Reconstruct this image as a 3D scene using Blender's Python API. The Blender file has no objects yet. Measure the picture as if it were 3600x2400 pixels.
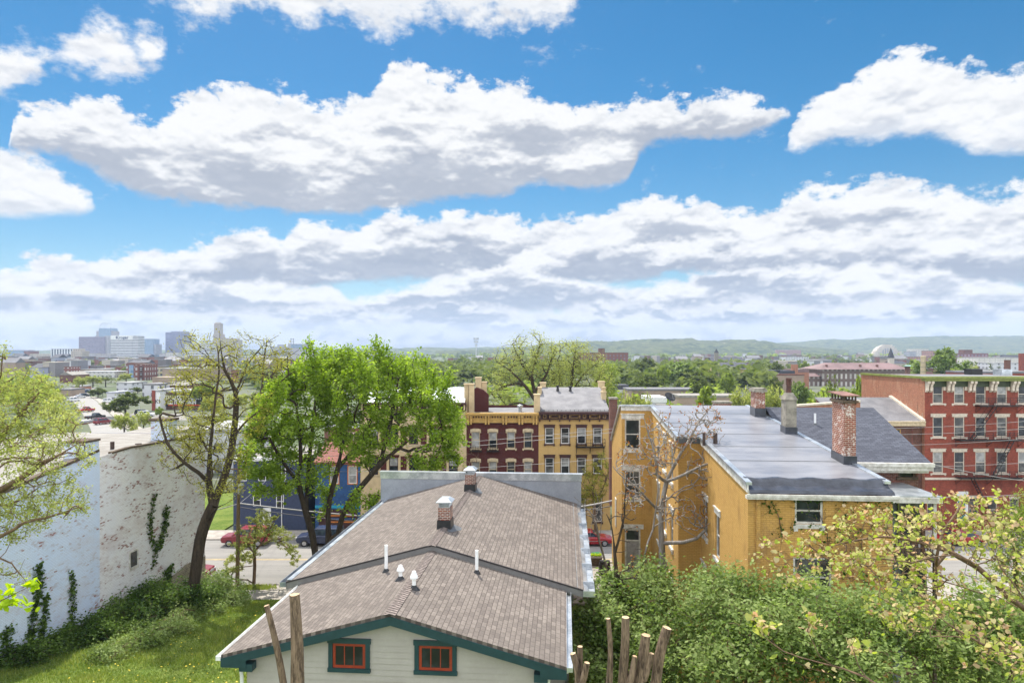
import bpy, math, random
import numpy as np
from mathutils import Vector, Matrix, noise as mnoise
R = math.radians
scene = bpy.context.scene
COL = scene.collection
# ---------------------------------------------------------------- camera
F, CX, CY, CAMZ = 1568.0, 1176.0, 808.0, 19.5
cam = bpy.data.cameras.new('camera'); cam.lens = 24; cam.sensor_width = 36
cam.shift_y = 24 / 2352.0; cam.clip_start = 0.1; cam.clip_end = 30000
co = bpy.data.objects.new('camera', cam); COL.objects.link(co)
co.location = (0, 0, CAMZ); co.rotation_euler = (R(90), 0, 0)
scene.camera = co
# ---------------------------------------------------------------- render settings, exposure
scene.view_settings.view_transform = 'Standard'; scene.view_settings.look = 'None'
scene.view_settings.exposure = 1.2; scene.view_settings.gamma = 1
scene.cycles.use_denoising = True
scene.cycles.max_bounces = 6; scene.cycles.diffuse_bounces = 3; scene.cycles.glossy_bounces = 2
scene.cycles.transmission_bounces = 3; scene.cycles.transparent_max_bounces = 8; scene.cycles.volume_bounces = 0
scene.cycles.sample_clamp_indirect = 6
# ---------------------------------------------------------------- sun
SUN_EL, SUN_AZ = R(57), R(-20)          # azimuth from +Y towards +X
sl = bpy.data.lights.new('sun', 'SUN'); sl.energy = 3.1; sl.angle = R(0.5); sl.color = (1, .95, .87)
so = bpy.data.objects.new('sun', sl); COL.objects.link(so)
sd = Vector((math.sin(SUN_AZ) * math.cos(SUN_EL), math.cos(SUN_AZ) * math.cos(SUN_EL), math.sin(SUN_EL)))
so.rotation_euler = sd.to_track_quat('Z', 'Y').to_euler(); so.location = (0, 0, 300)
# ---------------------------------------------------------------- node helpers
class S:
    """socket wrapper: arithmetic on S makes math nodes"""
    def __init__(s, nt, sk): s.nt, s.sk = nt, sk
    def m(s, op, *a, clamp=False):
        n = s.nt.nodes.new('ShaderNodeMath'); n.operation = op; n.use_clamp = clamp
        s.nt.links.new(s.sk, n.inputs[0])
        for i, b in enumerate(a):
            if isinstance(b, S): s.nt.links.new(b.sk, n.inputs[i + 1])
            else: n.inputs[i + 1].default_value = b
        return S(s.nt, n.outputs[0])
    def __add__(s, b): return s.m('ADD', b)
    def __sub__(s, b): return s.m('SUBTRACT', b)
    def __mul__(s, b): return s.m('MULTIPLY', b)
    def __truediv__(s, b): return s.m('DIVIDE', b)
    def rsub(s, k): return s.m('MULTIPLY', -1.0) + k
    def smooth(s, a, b, lo=0.0, hi=1.0):
        n = s.nt.nodes.new('ShaderNodeMapRange'); n.interpolation_type = 'SMOOTHSTEP'
        s.nt.links.new(s.sk, n.inputs[0])
        for i, v in enumerate((a, b, lo, hi)): n.inputs[i + 1].default_value = v
        return S(s.nt, n.outputs[0])
def nd(nt, t, **kw):
    n = nt.nodes.new(t)
    for k, v in kw.items(): setattr(n, k, v)
    return n
def setin(nt, n, name, v):
    if isinstance(v, S): nt.links.new(v.sk, n.inputs[name])
    elif hasattr(v, 'is_output'): nt.links.new(v, n.inputs[name])
    else: n.inputs[name].default_value = v
def combine(nt, x, y, z=0.0):
    n = nd(nt, 'ShaderNodeCombineXYZ')
    for i, v in enumerate((x, y, z)): setin(nt, n, i, v)
    return n.outputs[0]
def noise_s(nt, vec, scale, detail=4, rough=.55, dist=0.0):
    n = nd(nt, 'ShaderNodeTexNoise'); n.noise_dimensions = '3D'
    nt.links.new(vec, n.inputs['Vector']); n.inputs['Scale'].default_value = scale
    n.inputs['Detail'].default_value = detail; n.inputs['Roughness'].default_value = rough; n.inputs['Distortion'].default_value = dist
    return S(nt, n.outputs['Fac'])
def mixc(nt, fac, a, b, mode='MIX'):
    n = nd(nt, 'ShaderNodeMix', data_type='RGBA', blend_type=mode)
    setin(nt, n, 0, fac)
    for k, v in ((6, a), (7, b)):
        if isinstance(v, (tuple, list)): n.inputs[k].default_value = (*v[:3], 1)
        else: nt.links.new(v.sk if isinstance(v, S) else v, n.inputs[k])
    return n.outputs[2]
# ---------------------------------------------------------------- world: sky with clouds
def azel(x, y):
    X, Z = (x - CX) / F, (CY - y) / F
    return math.atan2(X, 1), math.atan2(Z, math.hypot(X, 1))
w = bpy.data.worlds.new('World'); scene.world = w; w.use_nodes = True
nt = w.node_tree; nt.nodes.clear()
out = nd(nt, 'ShaderNodeOutputWorld'); bg = nd(nt, 'ShaderNodeBackground'); bg.inputs['Strength'].default_value = 0.1
nt.links.new(bg.outputs[0], out.inputs[0])
sky = nd(nt, 'ShaderNodeTexSky', sky_type='NISHITA'); sky.sun_disc = False
sky.sun_elevation = SUN_EL; sky.sun_rotation = SUN_AZ; sky.altitude = 200; sky.air_density = 1.0; sky.dust_density = .4; sky.ozone_density = 2.5
hs = nd(nt, 'ShaderNodeHueSaturation'); hs.inputs['Saturation'].default_value = 1.5; hs.inputs['Hue'].default_value = .49; hs.inputs['Value'].default_value = 0.45
nt.links.new(sky.outputs[0], hs.inputs['Color'])
tc = nd(nt, 'ShaderNodeTexCoord'); sp = nd(nt, 'ShaderNodeSeparateXYZ'); nt.links.new(tc.outputs['Generated'], sp.inputs[0])
dx, dy, dz = (S(nt, sp.outputs[i]) for i in range(3))
az = dx.m('ARCTAN2', dy); el = dz.m('ARCSINE')
AZW = 0.9
azn = (az + AZW).m('PINGPONG', 2 * AZW) / (2 * AZW)
vec = combine(nt, azn * (2 * AZW), el)
V1 = combine(nt, azn * (2 * AZW), el * 1.5)
nA = noise_s(nt, V1, 16, 8, .56)            # big billows
nB = noise_s(nt, V1, 52, 6, .6)             # puffs
nE = noise_s(nt, V1, 150, 4, .6)
nC = noise_s(nt, combine(nt, azn * (2 * AZW), el * 4.5), 7, 6, .58)   # flat layered shade
nD = noise_s(nt, combine(nt, azn * (2 * AZW) + 3.3, el * 2.2), 11, 5, .5)
V1u = combine(nt, azn * (2 * AZW), (el + .011) * 1.5)
V1v = combine(nt, azn * (2 * AZW), (el + .0045) * 1.5)
e1, e2 = (lambda v: noise_s(nt, v, 15, 3.2, .5)), (lambda v: noise_s(nt, v, 44, 2.5, .5))
emb = (e1(V1u) - e1(V1)) * 3.6 + (e2(V1v) - e2(V1)) * 1.8      # lit from above: undersides of the billows are darker
bil = (nA - .5) * .085 + (nB - .5) * .055 + (nE - .5) * .006
ELS = 1.0
def fcurve(pts, which):
    n = nd(nt, 'ShaderNodeFloatCurve'); c = n.mapping.curves[0]
    n.mapping.use_clip = False
    P_ = []
    for x, y in pts:
        a, e = azel(x, y); P_.append(((a + AZW) / (2 * AZW), e))
    P_ = [p for p in P_ if 0 <= p[0] <= 1]
    while len(c.points) < len(P_): c.points.new(.5, .5)
    for p, (a, e) in zip(c.points, P_): p.location = (a, e + .2); p.handle_type = 'AUTO'
    n.mapping.update(); nt.links.new(azn.sk, n.inputs['Value'])
    return S(nt, n.outputs[0]) - .2
def band(col, top, bot, edge=.013, amp=1.0, grey=(.60, .66, .76), whi=(1, 1, 1), g0=.45, g1=1.0, soft=.03, gk=1.0, bb=.35):
    """one cloud between an upper and a lower outline given as azimuth/elevation curves"""
    T, B = fcurve(top, 0), fcurve(bot, 1)
    dt = T - el; db = el - B
    d = (dt + bil * amp).m('SMOOTH_MIN', db + bil * (amp * bb), .012)
    al = (d + .005).smooth(-.002, edge)
    h = (T - B).m('MAXIMUM', .02)
    t = dt / h                                # 0 top .. 1 bottom
    g = (t + (nC - .5) * 1.5 + (nD - .5) * 1.3 + emb * .34).smooth(g0, g1) * gk
    lit = (dt + (nA - .5) * .16).smooth(0, soft).rsub(1.0)   # bright rim on top
    g = (g * (lit * .9).rsub(1.0)).m('MINIMUM', 1.0)
    c = mixc(nt, g, tuple(10 * v * CLOUD for v in whi), tuple(10 * v * CLOUD for v in grey))
    c = mixc(nt, (emb * .6 + .05).m('MAXIMUM', 0.0).m('MINIMUM', .55), c, tuple(7.6 * v * CLOUD for v in (.80, .84, .92)))
    return mixc(nt, al, col, c)
CLOUD = 0.43; BACK = 9.4
c = hs.outputs[0]
wz = (noise_s(nt, combine(nt, azn * (2 * AZW) + 7.7, el * 1.7), 9, 8, .6, .5) * .65 + nB * .35).smooth(.585, .72) * .55 * el.smooth(.10, .2)
c = mixc(nt, wz, c, tuple(9 * v * CLOUD for v in (.92, .94, 1)))      # thin wisps between the big clouds
c = band(c, [(-500, -300), (100, -300), (1176, -300), (2300, -300), (2900, -300)],
         [(-500, -220), (0, -80), (300, -30), (370, 15), (480, 50), (560, 28), (640, 50), (680, 72), (760, 45), (850, 78), (930, 62), (1100, 58), (1180, 74), (1260, 58), (1320, 28), (1350, -30), (1500, -140), (2352, -200), (2900, -220)],
         edge=.03, grey=(.8, .84, .9), bb=1.0, gk=.6)
c = band(c, [(-600, 140), (-100, 90), (50, 82), (100, 110), (140, 90), (190, 55), (240, 35), (290, 70), (370, 82), (392, 140), (430, 420), (600, 500), (2800, 500)],
         [(-600, 260), (-100, 250), (60, 215), (120, 150), (190, 180), (260, 192), (330, 172), (370, 162), (392, 130), (430, 60), (600, 0), (2800, 0)], edge=.03, grey=(.8, .83, .9), bb=1.0, gk=.7)
c = band(c, [(-600, 320), (-200, 345), (0, 352), (60, 362), (110, 385), (150, 415), (190, 440), (222, 472), (262, 660), (400, 700), (2900, 700)],
         [(-600, 520), (-100, 505), (0, 500), (100, 492), (205, 486), (222, 470), (262, 420), (400, 400), (2900, 400)], amp=.6, gk=.5)
c = band(c, [(-600, 600), (-30, 560), (20, 300), (50, 232), (110, 238), (150, 233), (260, 235), (300, 256), (370, 274), (400, 238), (440, 214), (520, 200), (620, 203), (690, 235), (850, 224), (880, 170), (940, 132), (1000, 160), (1050, 190), (1090, 180), (1140, 203), (1200, 213), (1330, 238), (1410, 240), (1480, 238), (1540, 230), (1630, 214), (1700, 230), (1780, 238), (1820, 268), (1870, 520), (2100, 600), (2900, 600)],
         [(-600, 200), (-30, 270), (20, 330), (100, 345), (200, 372), (270, 422), (340, 447), (450, 466), (600, 480), (780, 491), (850, 482), (950, 471), (1050, 456), (1150, 450), (1225, 418), (1300, 434), (1430, 420), (1475, 345), (1520, 322), (1620, 318), (1720, 308), (1780, 285), (1820, 258), (1870, 180), (2100, 100), (2900, 100)], g0=.28, g1=.85, grey=(.46, .50, .575))
c = band(c, [(-600, 700), (1600, 700), (1760, 560), (1800, 345), (1840, 270), (1880, 232), (1960, 186), (2010, 158), (2080, 120), (2130, 135), (2190, 158), (2260, 155), (2352, 182), (2600, 200), (2900, 180)],
         [(-600, 100), (1600, 150), (1760, 270), (1800, 337), (1850, 345), (1920, 322), (2000, 325), (2100, 310), (2180, 315), (2230, 342), (2300, 355), (2352, 352), (2600, 330), (2900, 340)], g0=.55, g1=1.1, gk=.7)
c = band(c, [(-600, 640), (0, 614), (80, 600), (150, 590), (250, 590), (330, 575), (400, 570), (480, 547), (620, 540), (650, 560), (665, 528), (700, 510), (760, 504), (840, 522), (900, 490), (990, 500), (1050, 487), (1110, 490), (1170, 510), (1290, 514), (1400, 482), (1480, 460), (1620, 464), (1660, 490), (1780, 490), (1800, 460), (1850, 440), (1980, 420), (2080, 410), (2140, 428), (2240, 444), (2300, 440), (2352, 420), (2900, 430)],
         [(-600, 720), (0, 684), (400, 694), (800, 655), (1100, 640), (1400, 648), (1600, 622), (1800, 664), (2352, 650), (2900, 680)], amp=.85, soft=.03, g0=.15, g1=.72, grey=(.40, .45, .54))
c = band(c, [(-600, 600), (1050, 650), (1150, 610), (1250, 560), (1330, 545), (1420, 552), (1500, 540), (1580, 560), (1640, 575), (1720, 560), (1800, 540), (1900, 525), (2000, 540), (2100, 530), (2200, 545), (2300, 560), (2352, 555), (2900, 560)],
         [(-600, 590), (1050, 640), (1150, 640), (1400, 648), (1600, 622), (1800, 664), (2352, 650), (2900, 680)], amp=.7, soft=.02, g0=.15, g1=.7, grey=(.40, .45, .54))
c = band(c, [(-600, 720), (0, 650), (150, 648), (300, 655), (420, 640), (560, 650), (640, 640), (700, 660), (760, 655), (800, 690), (830, 690), (900, 668), (1000, 640), (1100, 622), (1200, 612), (1330, 640), (1480, 660), (1560, 640), (1620, 628), (1750, 612), (1900, 606), (2100, 612), (2250, 640), (2352, 660), (2900, 700)],
         [(-600, 740), (0, 735), (780, 730), (1200, 720), (1700, 730), (2352, 740), (2900, 740)], amp=.55, g0=.10, g1=.62, grey=(.41, .47, .57), soft=.018)
c = band(c, [(-600, 760), (0, 712), (80, 700), (200, 715), (420, 708), (620, 716), (760, 700), (900, 712), (1050, 695), (1200, 712), (1400, 690), (1560, 700), (1700, 685), (1900, 694), (2100, 678), (2250, 700), (2352, 706), (2900, 720)],
         [(-600, 960), (2900, 960)], amp=.45, g0=.05, g1=.36, grey=(.40, .47, .58), whi=(.90, .91, .93), soft=.014)
c = band(c, [(-600, 770), (0, 752), (300, 744), (620, 752), (900, 742), (1200, 756), (1500, 745), (1800, 738), (2100, 742), (2352, 738), (2900, 750)],
         [(-600, 960), (2900, 960)], amp=.3, g0=.05, g1=.45, grey=(.46, .53, .64), whi=(.80, .83, .87), soft=.010)
# added unseen bright cloud behind, beside and above the viewer, to lift shaded walls
bk = dy.smooth(.58, .10) * (noise_s(nt, combine(nt, dx * 1.0, dy * 1.0, dz * 1.6), 2.2, 6, .55).smooth(.30, .52) * .85 + .15)
c = mixc(nt, bk, c, (BACK * .97, BACK * 1.01, BACK * 1.09))
nt.links.new(c, bg.inputs['Color'])
# ---------------------------------------------------------------- projection helpers
def P(x, y, d): return Vector(((x - CX) / F * d, d, CAMZ - (y - CY) / F * d))
def PX(x, d): return (x - CX) / F * d
def PZ(y, d): return CAMZ - (y - CY) / F * d
def G(x, y, z=0.0):
    d = (CAMZ - z) * F / (y - CY); return P(x, y, d)
# ---------------------------------------------------------------- mesh builder
class MB:
    def __init__(s): s.v, s.f, s.mi, s.m = [], [], [], 0
    def add(s, vs, fs):
        o = len(s.v); s.v += [tuple(v) for v in vs]; s.f += [tuple(i + o for i in f) for f in fs]; s.mi += [s.m] * len(fs); return s
    def quad(s, a, b, c, d): return s.add((a, b, c, d), ((0, 1, 2, 3),))
    def poly(s, pts): return s.add(pts, (tuple(range(len(pts))),))
    def hexa(s, p):  # 8 pts: bottom 4 ccw, top 4 ccw
        return s.add(p, ((3, 2, 1, 0), (4, 5, 6, 7), (0, 1, 5, 4), (1, 2, 6, 5), (2, 3, 7, 6), (3, 0, 4, 7)))
    def box(s, x0, x1, y0, y1, z0, z1):
        return s.hexa(((x0, y0, z0), (x1, y0, z0), (x1, y1, z0), (x0, y1, z0), (x0, y0, z1), (x1, y0, z1), (x1, y1, z1), (x0, y1, z1)))
    def prism(s, pts, ext):  # polygon (3d pts) extruded by vector
        n = len(pts); e = Vector(ext); a = [Vector(p) for p in pts]; b = [p + e for p in a]
        return s.add(a + b, [tuple(range(n))[::-1], tuple(range(n, 2 * n))] + [(i, (i + 1) % n, n + (i + 1) % n, n + i) for i in range(n)])
    def cyl(s, p0, p1, r0, r1=None, n=10, caps=True): return s.tube([p0, p1], [r0, r0 if r1 is None else r1], n, caps)
    def tube(s, path, rad, n=8, caps=True):
        path = [Vector(p) for p in path]
        if not hasattr(rad, '__len__'): rad = [rad] * len(path)
        o = len(s.v); ref = None; fs = []
        for i, p in enumerate(path):
            a = path[max(i - 1, 0)]; b = path[min(i + 1, len(path) - 1)]
            t = (b - a); t = t.normalized() if t.length > 1e-9 else Vector((0, 0, 1))
            if ref is None: ref = Vector((1, 0, 0)) if abs(t.x) < .8 else Vector((0, 1, 0))
            u = ref - t * ref.dot(t); u = u.normalized() if u.length > 1e-6 else t.orthogonal().normalized(); ref = u; w_ = t.cross(u)
            for k in range(n):
                an = 2 * math.pi * k / n; s.v.append(tuple(p + (u * math.cos(an) + w_ * math.sin(an)) * rad[i]))
        for i in range(len(path) - 1):
            for k in range(n):
                a = o + i * n + k; b = o + i * n + (k + 1) % n; fs.append((a, b, b + n, a + n))
        if caps: fs.append(tuple(range(o, o + n))[::-1]); fs.append(tuple(range(o + (len(path) - 1) * n, o + len(path) * n)))
        s.f += fs; s.mi += [s.m] * len(fs); return s
    def lathe(s, c, prof, n=16):
        c = Vector(c); return s.tube([c + Vector((0, 0, z)) for r, z in prof], [r for r, z in prof], n)
    def build(s, name, mat, parent=None, smooth=False, loc=None, flip=False):
        me = bpy.data.meshes.new(name); me.from_pydata(s.v, [], s.f)
        for m_ in (mat if isinstance(mat, (list, tuple)) else [mat]): me.materials.append(m_)
        if any(s.mi): me.polygons.foreach_set('material_index', s.mi)
        if smooth: me.polygons.foreach_set('use_smooth', [True] * len(s.f))
        me.update()
        o = bpy.data.objects.new(name, me); COL.objects.link(o)
        if parent is not None: o.parent = parent
        if loc is not None: o.location = loc
        return o
def smooth_angle(o, ang=40):
    pass
def tag(o, label=None, cat=None, group=None, kind=None):
    if label: o['label'] = label
    if cat: o['category'] = cat
    if group: o['group'] = group
    if kind: o['kind'] = kind
    return o
def thing(name, label, cat, loc=(0, 0, 0), rz=0.0, group=None):
    o = bpy.data.objects.new(name, None); COL.objects.link(o); o.location = loc; o.rotation_euler = (0, 0, rz); o.empty_display_size = .3
    return tag(o, label, cat, group)
CHILD = {}
def copy_tree(o, parent=None):
    c_ = o.copy(); COL.objects.link(c_)
    if parent is not None: c_.parent = parent
    for ch in list(o.children): copy_tree(ch, c_)
    return c_
def np_mesh(name, verts, nper, mat, parent=None, tint=None, smooth=False):
    """faces of nper verts each, verts (n*nper,3)"""
    me = bpy.data.meshes.new(name); nv = len(verts); nf = nv // nper
    me.vertices.add(nv); me.vertices.foreach_set('co', np.asarray(verts, dtype=np.float32).ravel())
    me.loops.add(nv); me.loops.foreach_set('vertex_index', np.arange(nv, dtype=np.int32))
    me.polygons.add(nf); me.polygons.foreach_set('loop_start', np.arange(0, nv, nper, dtype=np.int32))
    if tint is not None:
        a = me.attributes.new('tint', 'FLOAT', 'FACE'); a.data.foreach_set('value', np.asarray(tint, dtype=np.float32))
    me.materials.append(mat); me.update(calc_edges=True)
    o = bpy.data.objects.new(name, me); COL.objects.link(o)
    if parent is not None: o.parent = parent
    return o
# ---------------------------------------------------------------- materials
def lin(h):
    h = h.lstrip('#'); o = []
    for i in (0, 2, 4):
        v = int(h[i:i + 2], 16) / 255; o.append(v / 12.92 if v <= .04045 else ((v + .055) / 1.055) ** 2.4)
    return tuple(o)
def col(cv): return lin(cv) if isinstance(cv, str) else tuple(cv)
def newmat(name):
    m = bpy.data.materials.new(name); m.use_nodes = True; nt = m.node_tree; nt.nodes.clear()
    o = nd(nt, 'ShaderNodeOutputMaterial'); b = nd(nt, 'ShaderNodeBsdfPrincipled'); nt.links.new(b.outputs[0], o.inputs[0])
    return m, nt, b
def objvec(nt):
    return nd(nt, 'ShaderNodeTexCoord').outputs['Object']
def bump(nt, b, h, strength=.3, dist=.02):
    n = nd(nt, 'ShaderNodeBump'); n.inputs['Strength'].default_value = strength; n.inputs['Distance'].default_value = dist
    nt.links.new(h.sk if isinstance(h, S) else h, n.inputs['Height']); nt.links.new(n.outputs[0], b.inputs['Normal'])
def plain(name, c, rough=.7, var=.18, scale=3.0, metal=0.0, spec=.4, c2=None, bmp=0.0, stretch=None):
    """paint/stone/metal with soft large-scale and fine tone changes"""
    m, nt, b = newmat(name); c = col(c); v = objvec(nt)
    if stretch:
        mp = nd(nt, 'ShaderNodeMapping'); mp.inputs['Scale'].default_value = stretch; nt.links.new(v, mp.inputs[0]); v = mp.outputs[0]
    n1 = noise_s(nt, v, scale, 5, .6); n2 = noise_s(nt, v, scale * 9, 3, .6)
    c2 = col(c2) if c2 else tuple(x * (1 - var * 1.6) for x in c)
    f = (n1 * .7 + n2 * .3).smooth(.36, .64)
    nt.links.new(mixc(nt, f, c2, tuple(min(1, x * (1 + var * .4)) for x in c)), b.inputs['Base Color'])
    b.inputs['Roughness'].default_value = rough; b.inputs['Metallic'].default_value = metal; b.inputs['Specular IOR Level'].default_value = spec
    if bmp: bump(nt, b, n2, bmp, .02)
    return m
def wallvec(nt):
    sp = nd(nt, 'ShaderNodeSeparateXYZ'); nt.links.new(objvec(nt), sp.inputs[0])
    return combine(nt, S(nt, sp.outputs[0]) + S(nt, sp.outputs[1]), S(nt, sp.outputs[2]))
def brick(name, c1, c2, mortar, bw=.21, bh=.075, ms=.012, rough=.85, wear=None, wear_amt=.5, wear_scale=.5, stain=None, stain_amt=.5, bmp=.5, streak=.45):
    m, nt, b = newmat(name); v = wallvec(nt)
    t = nd(nt, 'ShaderNodeTexBrick'); nt.links.new(v, t.inputs['Vector'])
    t.inputs['Color1'].default_value = (*col(c1), 1); t.inputs['Color2'].default_value = (*col(c2), 1); t.inputs['Mortar'].default_value = (*col(mortar), 1)
    t.inputs['Scale'].default_value = 1; t.inputs['Mortar Size'].default_value = ms; t.inputs['Brick Width'].default_value = bw; t.inputs['Row Height'].default_value = bh
    t.inputs['Mortar Smooth'].default_value = .3
    o = objvec(nt); c = t.outputs['Color']
    n1 = noise_s(nt, o, .7, 6, .65); n2 = noise_s(nt, o, 6, 4, .6)
    c = mixc(nt, (n1 * .6 + n2 * .4).smooth(.3, .7) * .55, c, (.3, .28, .26), 'MULTIPLY') if stain is None else mixc(nt, (n1 * .65 + n2 * .35).smooth(.48, .66) * stain_amt, c, col(stain))
    mps = nd(nt, 'ShaderNodeMapping'); mps.inputs['Scale'].default_value = (2.2, 2.2, .22); nt.links.new(o, mps.inputs[0]); n5 = noise_s(nt, mps.outputs[0], 1.6, 6, .65)
    c = mixc(nt, (n5 * .6 + n1 * .4).smooth(.50, .68) * streak, c, tuple(.42 * a for a in col(c2)))
    if wear:
        n3 = noise_s(nt, o, wear_scale * 3, 8, .72); n4 = noise_s(nt, o, wear_scale * 14, 5, .7)
        thr = 1 - wear_amt
        c = mixc(nt, (n3 * .6 + n4 * .4).smooth(.35 + .3 * thr, .42 + .3 * thr), c, col(wear))
    nt.links.new(c, b.inputs['Base Color']); b.inputs['Roughness'].default_value = rough; b.inputs['Specular IOR Level'].default_value = .25
    bump(nt, b, S(nt, t.outputs['Fac']).rsub(1.0) * .8 + n2 * .4, bmp, .012)
    return m
def shingle(name, c1, c2, gap, w=.32, h=.145, axis='y', wavy=True):
    """courses of shingles running along axis; drop of the slope along the other axis"""
    m, nt, b = newmat(name); sp = nd(nt, 'ShaderNodeSeparateXYZ'); nt.links.new(objvec(nt), sp.inputs[0])
    X, Y = S(nt, sp.outputs[0]), S(nt, sp.outputs[1])
    v = combine(nt, Y, X) if axis == 'y' else combine(nt, X, Y)
    t = nd(nt, 'ShaderNodeTexBrick'); nt.links.new(v, t.inputs['Vector'])
    t.inputs['Color1'].default_value = (*col(c1), 1); t.inputs['Color2'].default_value = (*col(c2), 1); t.inputs['Mortar'].default_value = (*col(gap), 1)
    t.inputs['Scale'].default_value = 1; t.inputs['Mortar Size'].default_value = .011; t.inputs['Brick Width'].default_value = w; t.inputs['Row Height'].default_value = h; t.inputs['Mortar Smooth'].default_value = .5
    o = objvec(nt); n1 = noise_s(nt, o, 9, 5, .65); n2 = noise_s(nt, o, .5, 4, .5); n3 = noise_s(nt, o, 60, 2, .5)
    c = mixc(nt, n1.smooth(.3, .75) * .4, t.outputs['Color'], col(gap))
    c = mixc(nt, n2.smooth(.42, .66) * .38, c, tuple(.72 * a for a in col(c2)))
    c = mixc(nt, n3 * .35, c, tuple(.5 * a for a in col(c2)))
    nt.links.new(c, b.inputs['Base Color']); b.inputs['Roughness'].default_value = .9; b.inputs['Specular IOR Level'].default_value = .2
    bump(nt, b, S(nt, t.outputs['Fac']).rsub(1.0) + n3 * .3, .6, .02)
    return m
def leafmat(name, cs, trans=.5, gloss=.25):
    m, nt, b = newmat(name); at = nd(nt, 'ShaderNodeAttribute'); at.attribute_name = 'tint'
    rp = nd(nt, 'ShaderNodeValToRGB'); nt.links.new(at.outputs['Fac'], rp.inputs[0])
    e = rp.color_ramp.elements
    for i, cc in enumerate(cs):
        p = i / (len(cs) - 1)
        q = e[0] if i == 0 else (e[len(e) - 1] if i == len(cs) - 1 else e.new(p)); q.color = (*col(cc), 1)
    nt.links.new(rp.outputs[0], b.inputs['Base Color']); b.inputs['Roughness'].default_value = .6; b.inputs['Specular IOR Level'].default_value = gloss * .4
    tr = nd(nt, 'ShaderNodeBsdfTranslucent'); hs = nd(nt, 'ShaderNodeHueSaturation'); hs.inputs['Value'].default_value = 1.35; hs.inputs['Saturation'].default_value = 1.1
    nt.links.new(rp.outputs[0], hs.inputs['Color']); nt.links.new(hs.outputs[0], tr.inputs[0])
    mx = nd(nt, 'ShaderNodeMixShader'); mx.inputs[0].default_value = trans
    nt.links.new(b.outputs[0], mx.inputs[1]); nt.links.new(tr.outputs[0], mx.inputs[2])
    nt.links.new(mx.outputs[0], [n for n in nt.nodes if n.type == 'OUTPUT_MATERIAL'][0].inputs[0])
    return m
def glass(name, c=(.015, .018, .02), rough=.04, c2=None):
    m, nt, b = newmat(name); v = objvec(nt); n = noise_s(nt, v, 1.3, 3, .6)
    c2 = c2 or tuple(x * 2.2 for x in c)
    nt.links.new(mixc(nt, n.smooth(.4, .62), c, c2), b.inputs['Base Color'])
    b.inputs['Roughness'].default_value = rough; b.inputs['Specular IOR Level'].default_value = .32
    bump(nt, b, noise_s(nt, v, 2.2, 2, .5), .08, .05)
    return m
def bark(name, c1, c2, sc=6.0, st=(1, 1, .18), bmp=.8):
    m, nt, b = newmat(name); mp = nd(nt, 'ShaderNodeMapping'); mp.inputs['Scale'].default_value = st; nt.links.new(objvec(nt), mp.inputs[0])
    n1 = noise_s(nt, mp.outputs[0], sc, 6, .65); n2 = noise_s(nt, mp.outputs[0], sc * 5, 4, .6); n3 = noise_s(nt, objvec(nt), 1.2, 3, .5)
    f = (n1 * .6 + n2 * .4).smooth(.36, .62)
    cc = mixc(nt, f, col(c1), col(c2)); cc = mixc(nt, n3.smooth(.45, .7) * .4, cc, tuple(.55 * a for a in col(c2)))
    nt.links.new(cc, b.inputs['Base Color']); b.inputs['Roughness'].default_value = .9; b.inputs['Specular IOR Level'].default_value = .2
    bump(nt, b, n1 * .6 + n2 * .4, bmp, .03)
    return m
M = {}
M['siding'] = plain('grey_siding', (.385, .36, .325), .7, .07, 1.5, c2=(.355, .33, .298))
M['siding_grey'] = plain('blue_grey_siding', (.20, .225, .24), .7, .08, 1.5)
M['teal'] = plain('teal_paint', (.015, .050, .058), .5, .12, 4)
M['sash_red'] = plain('red_sash_paint', (.30, .040, .016), .5, .15, 6)
M['white'] = plain('white_paint', (.74, .74, .72), .5, .1, 3)
M['pvc'] = plain('white_pipe', (.8, .8, .79), .35, .05, 5)
M['fascia'] = plain('grey_fascia', (.17, .165, .16), .6, .1, 2)
M['roof_shingle'] = shingle('brown_grey_shingles', (.262, .224, .192), (.155, .131, .114), (.075, .06, .053), .33, .15)
M['ridge_cap'] = plain('ridge_cap_shingle', (.24, .195, .172), .9, .3, 9)
M['dark_line'] = plain('tar_edge', (.035, .03, .03), .7, .2, 5)
M['gutter'] = plain('weathered_zinc', (.34, .37, .40), .38, .3, 2.0, metal=.5, c2=(.17, .20, .24), stretch=(1, .7, 1))
M['galv'] = plain('galvanised_sheet', (.56, .58, .60), .3, .25, 1.4, metal=.65, c2=(.33, .36, .39), bmp=.1)
M['membrane_grey'] = plain('grey_parapet_membrane', (.27, .29, .32), .55, .12, 1.2)
M['chim_brick'] = brick('chimney_brick', (.32, .085, .045), (.12, .045, .035), (.50, .46, .40), .20, .072, .014)
M['tar'] = plain('tar_flashing', (.018, .018, .02), .35, .3, 6)
M['glass'] = glass('window_glass')
M['glass_curtain'] = glass('curtained_glass', (.22, .22, .21), .15, (.36, .36, .34))
M['glass_warm'] = glass('dim_glass', (.05, .05, .048), .06, (.12, .12, .11))
M['lawn'] = None
def lawnmat():
    m, nt, b = newmat('lawn_grass'); v = objvec(nt)
    n1 = noise_s(nt, v, .35, 6, .65); n2 = noise_s(nt, v, 3.5, 5, .7); n3 = noise_s(nt, v, 22, 3, .7)
    c = mixc(nt, (n1 * .5 + n2 * .5).smooth(.38, .62), (.085, .135, .022), (.20, .235, .055))
    c = mixc(nt, n3.smooth(.35, .7) * .6, c, (.06, .11, .014)); c = mixc(nt, n2.smooth(.62, .72) * .5, c, (.16, .13, .06))
    nt.links.new(c, b.inputs['Base Color']); b.inputs['Roughness'].default_value = .95; b.inputs['Specular IOR Level'].default_value = .1
    bump(nt, b, n3, .8, .06); return m
M['lawn'] = lawnmat()
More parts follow.
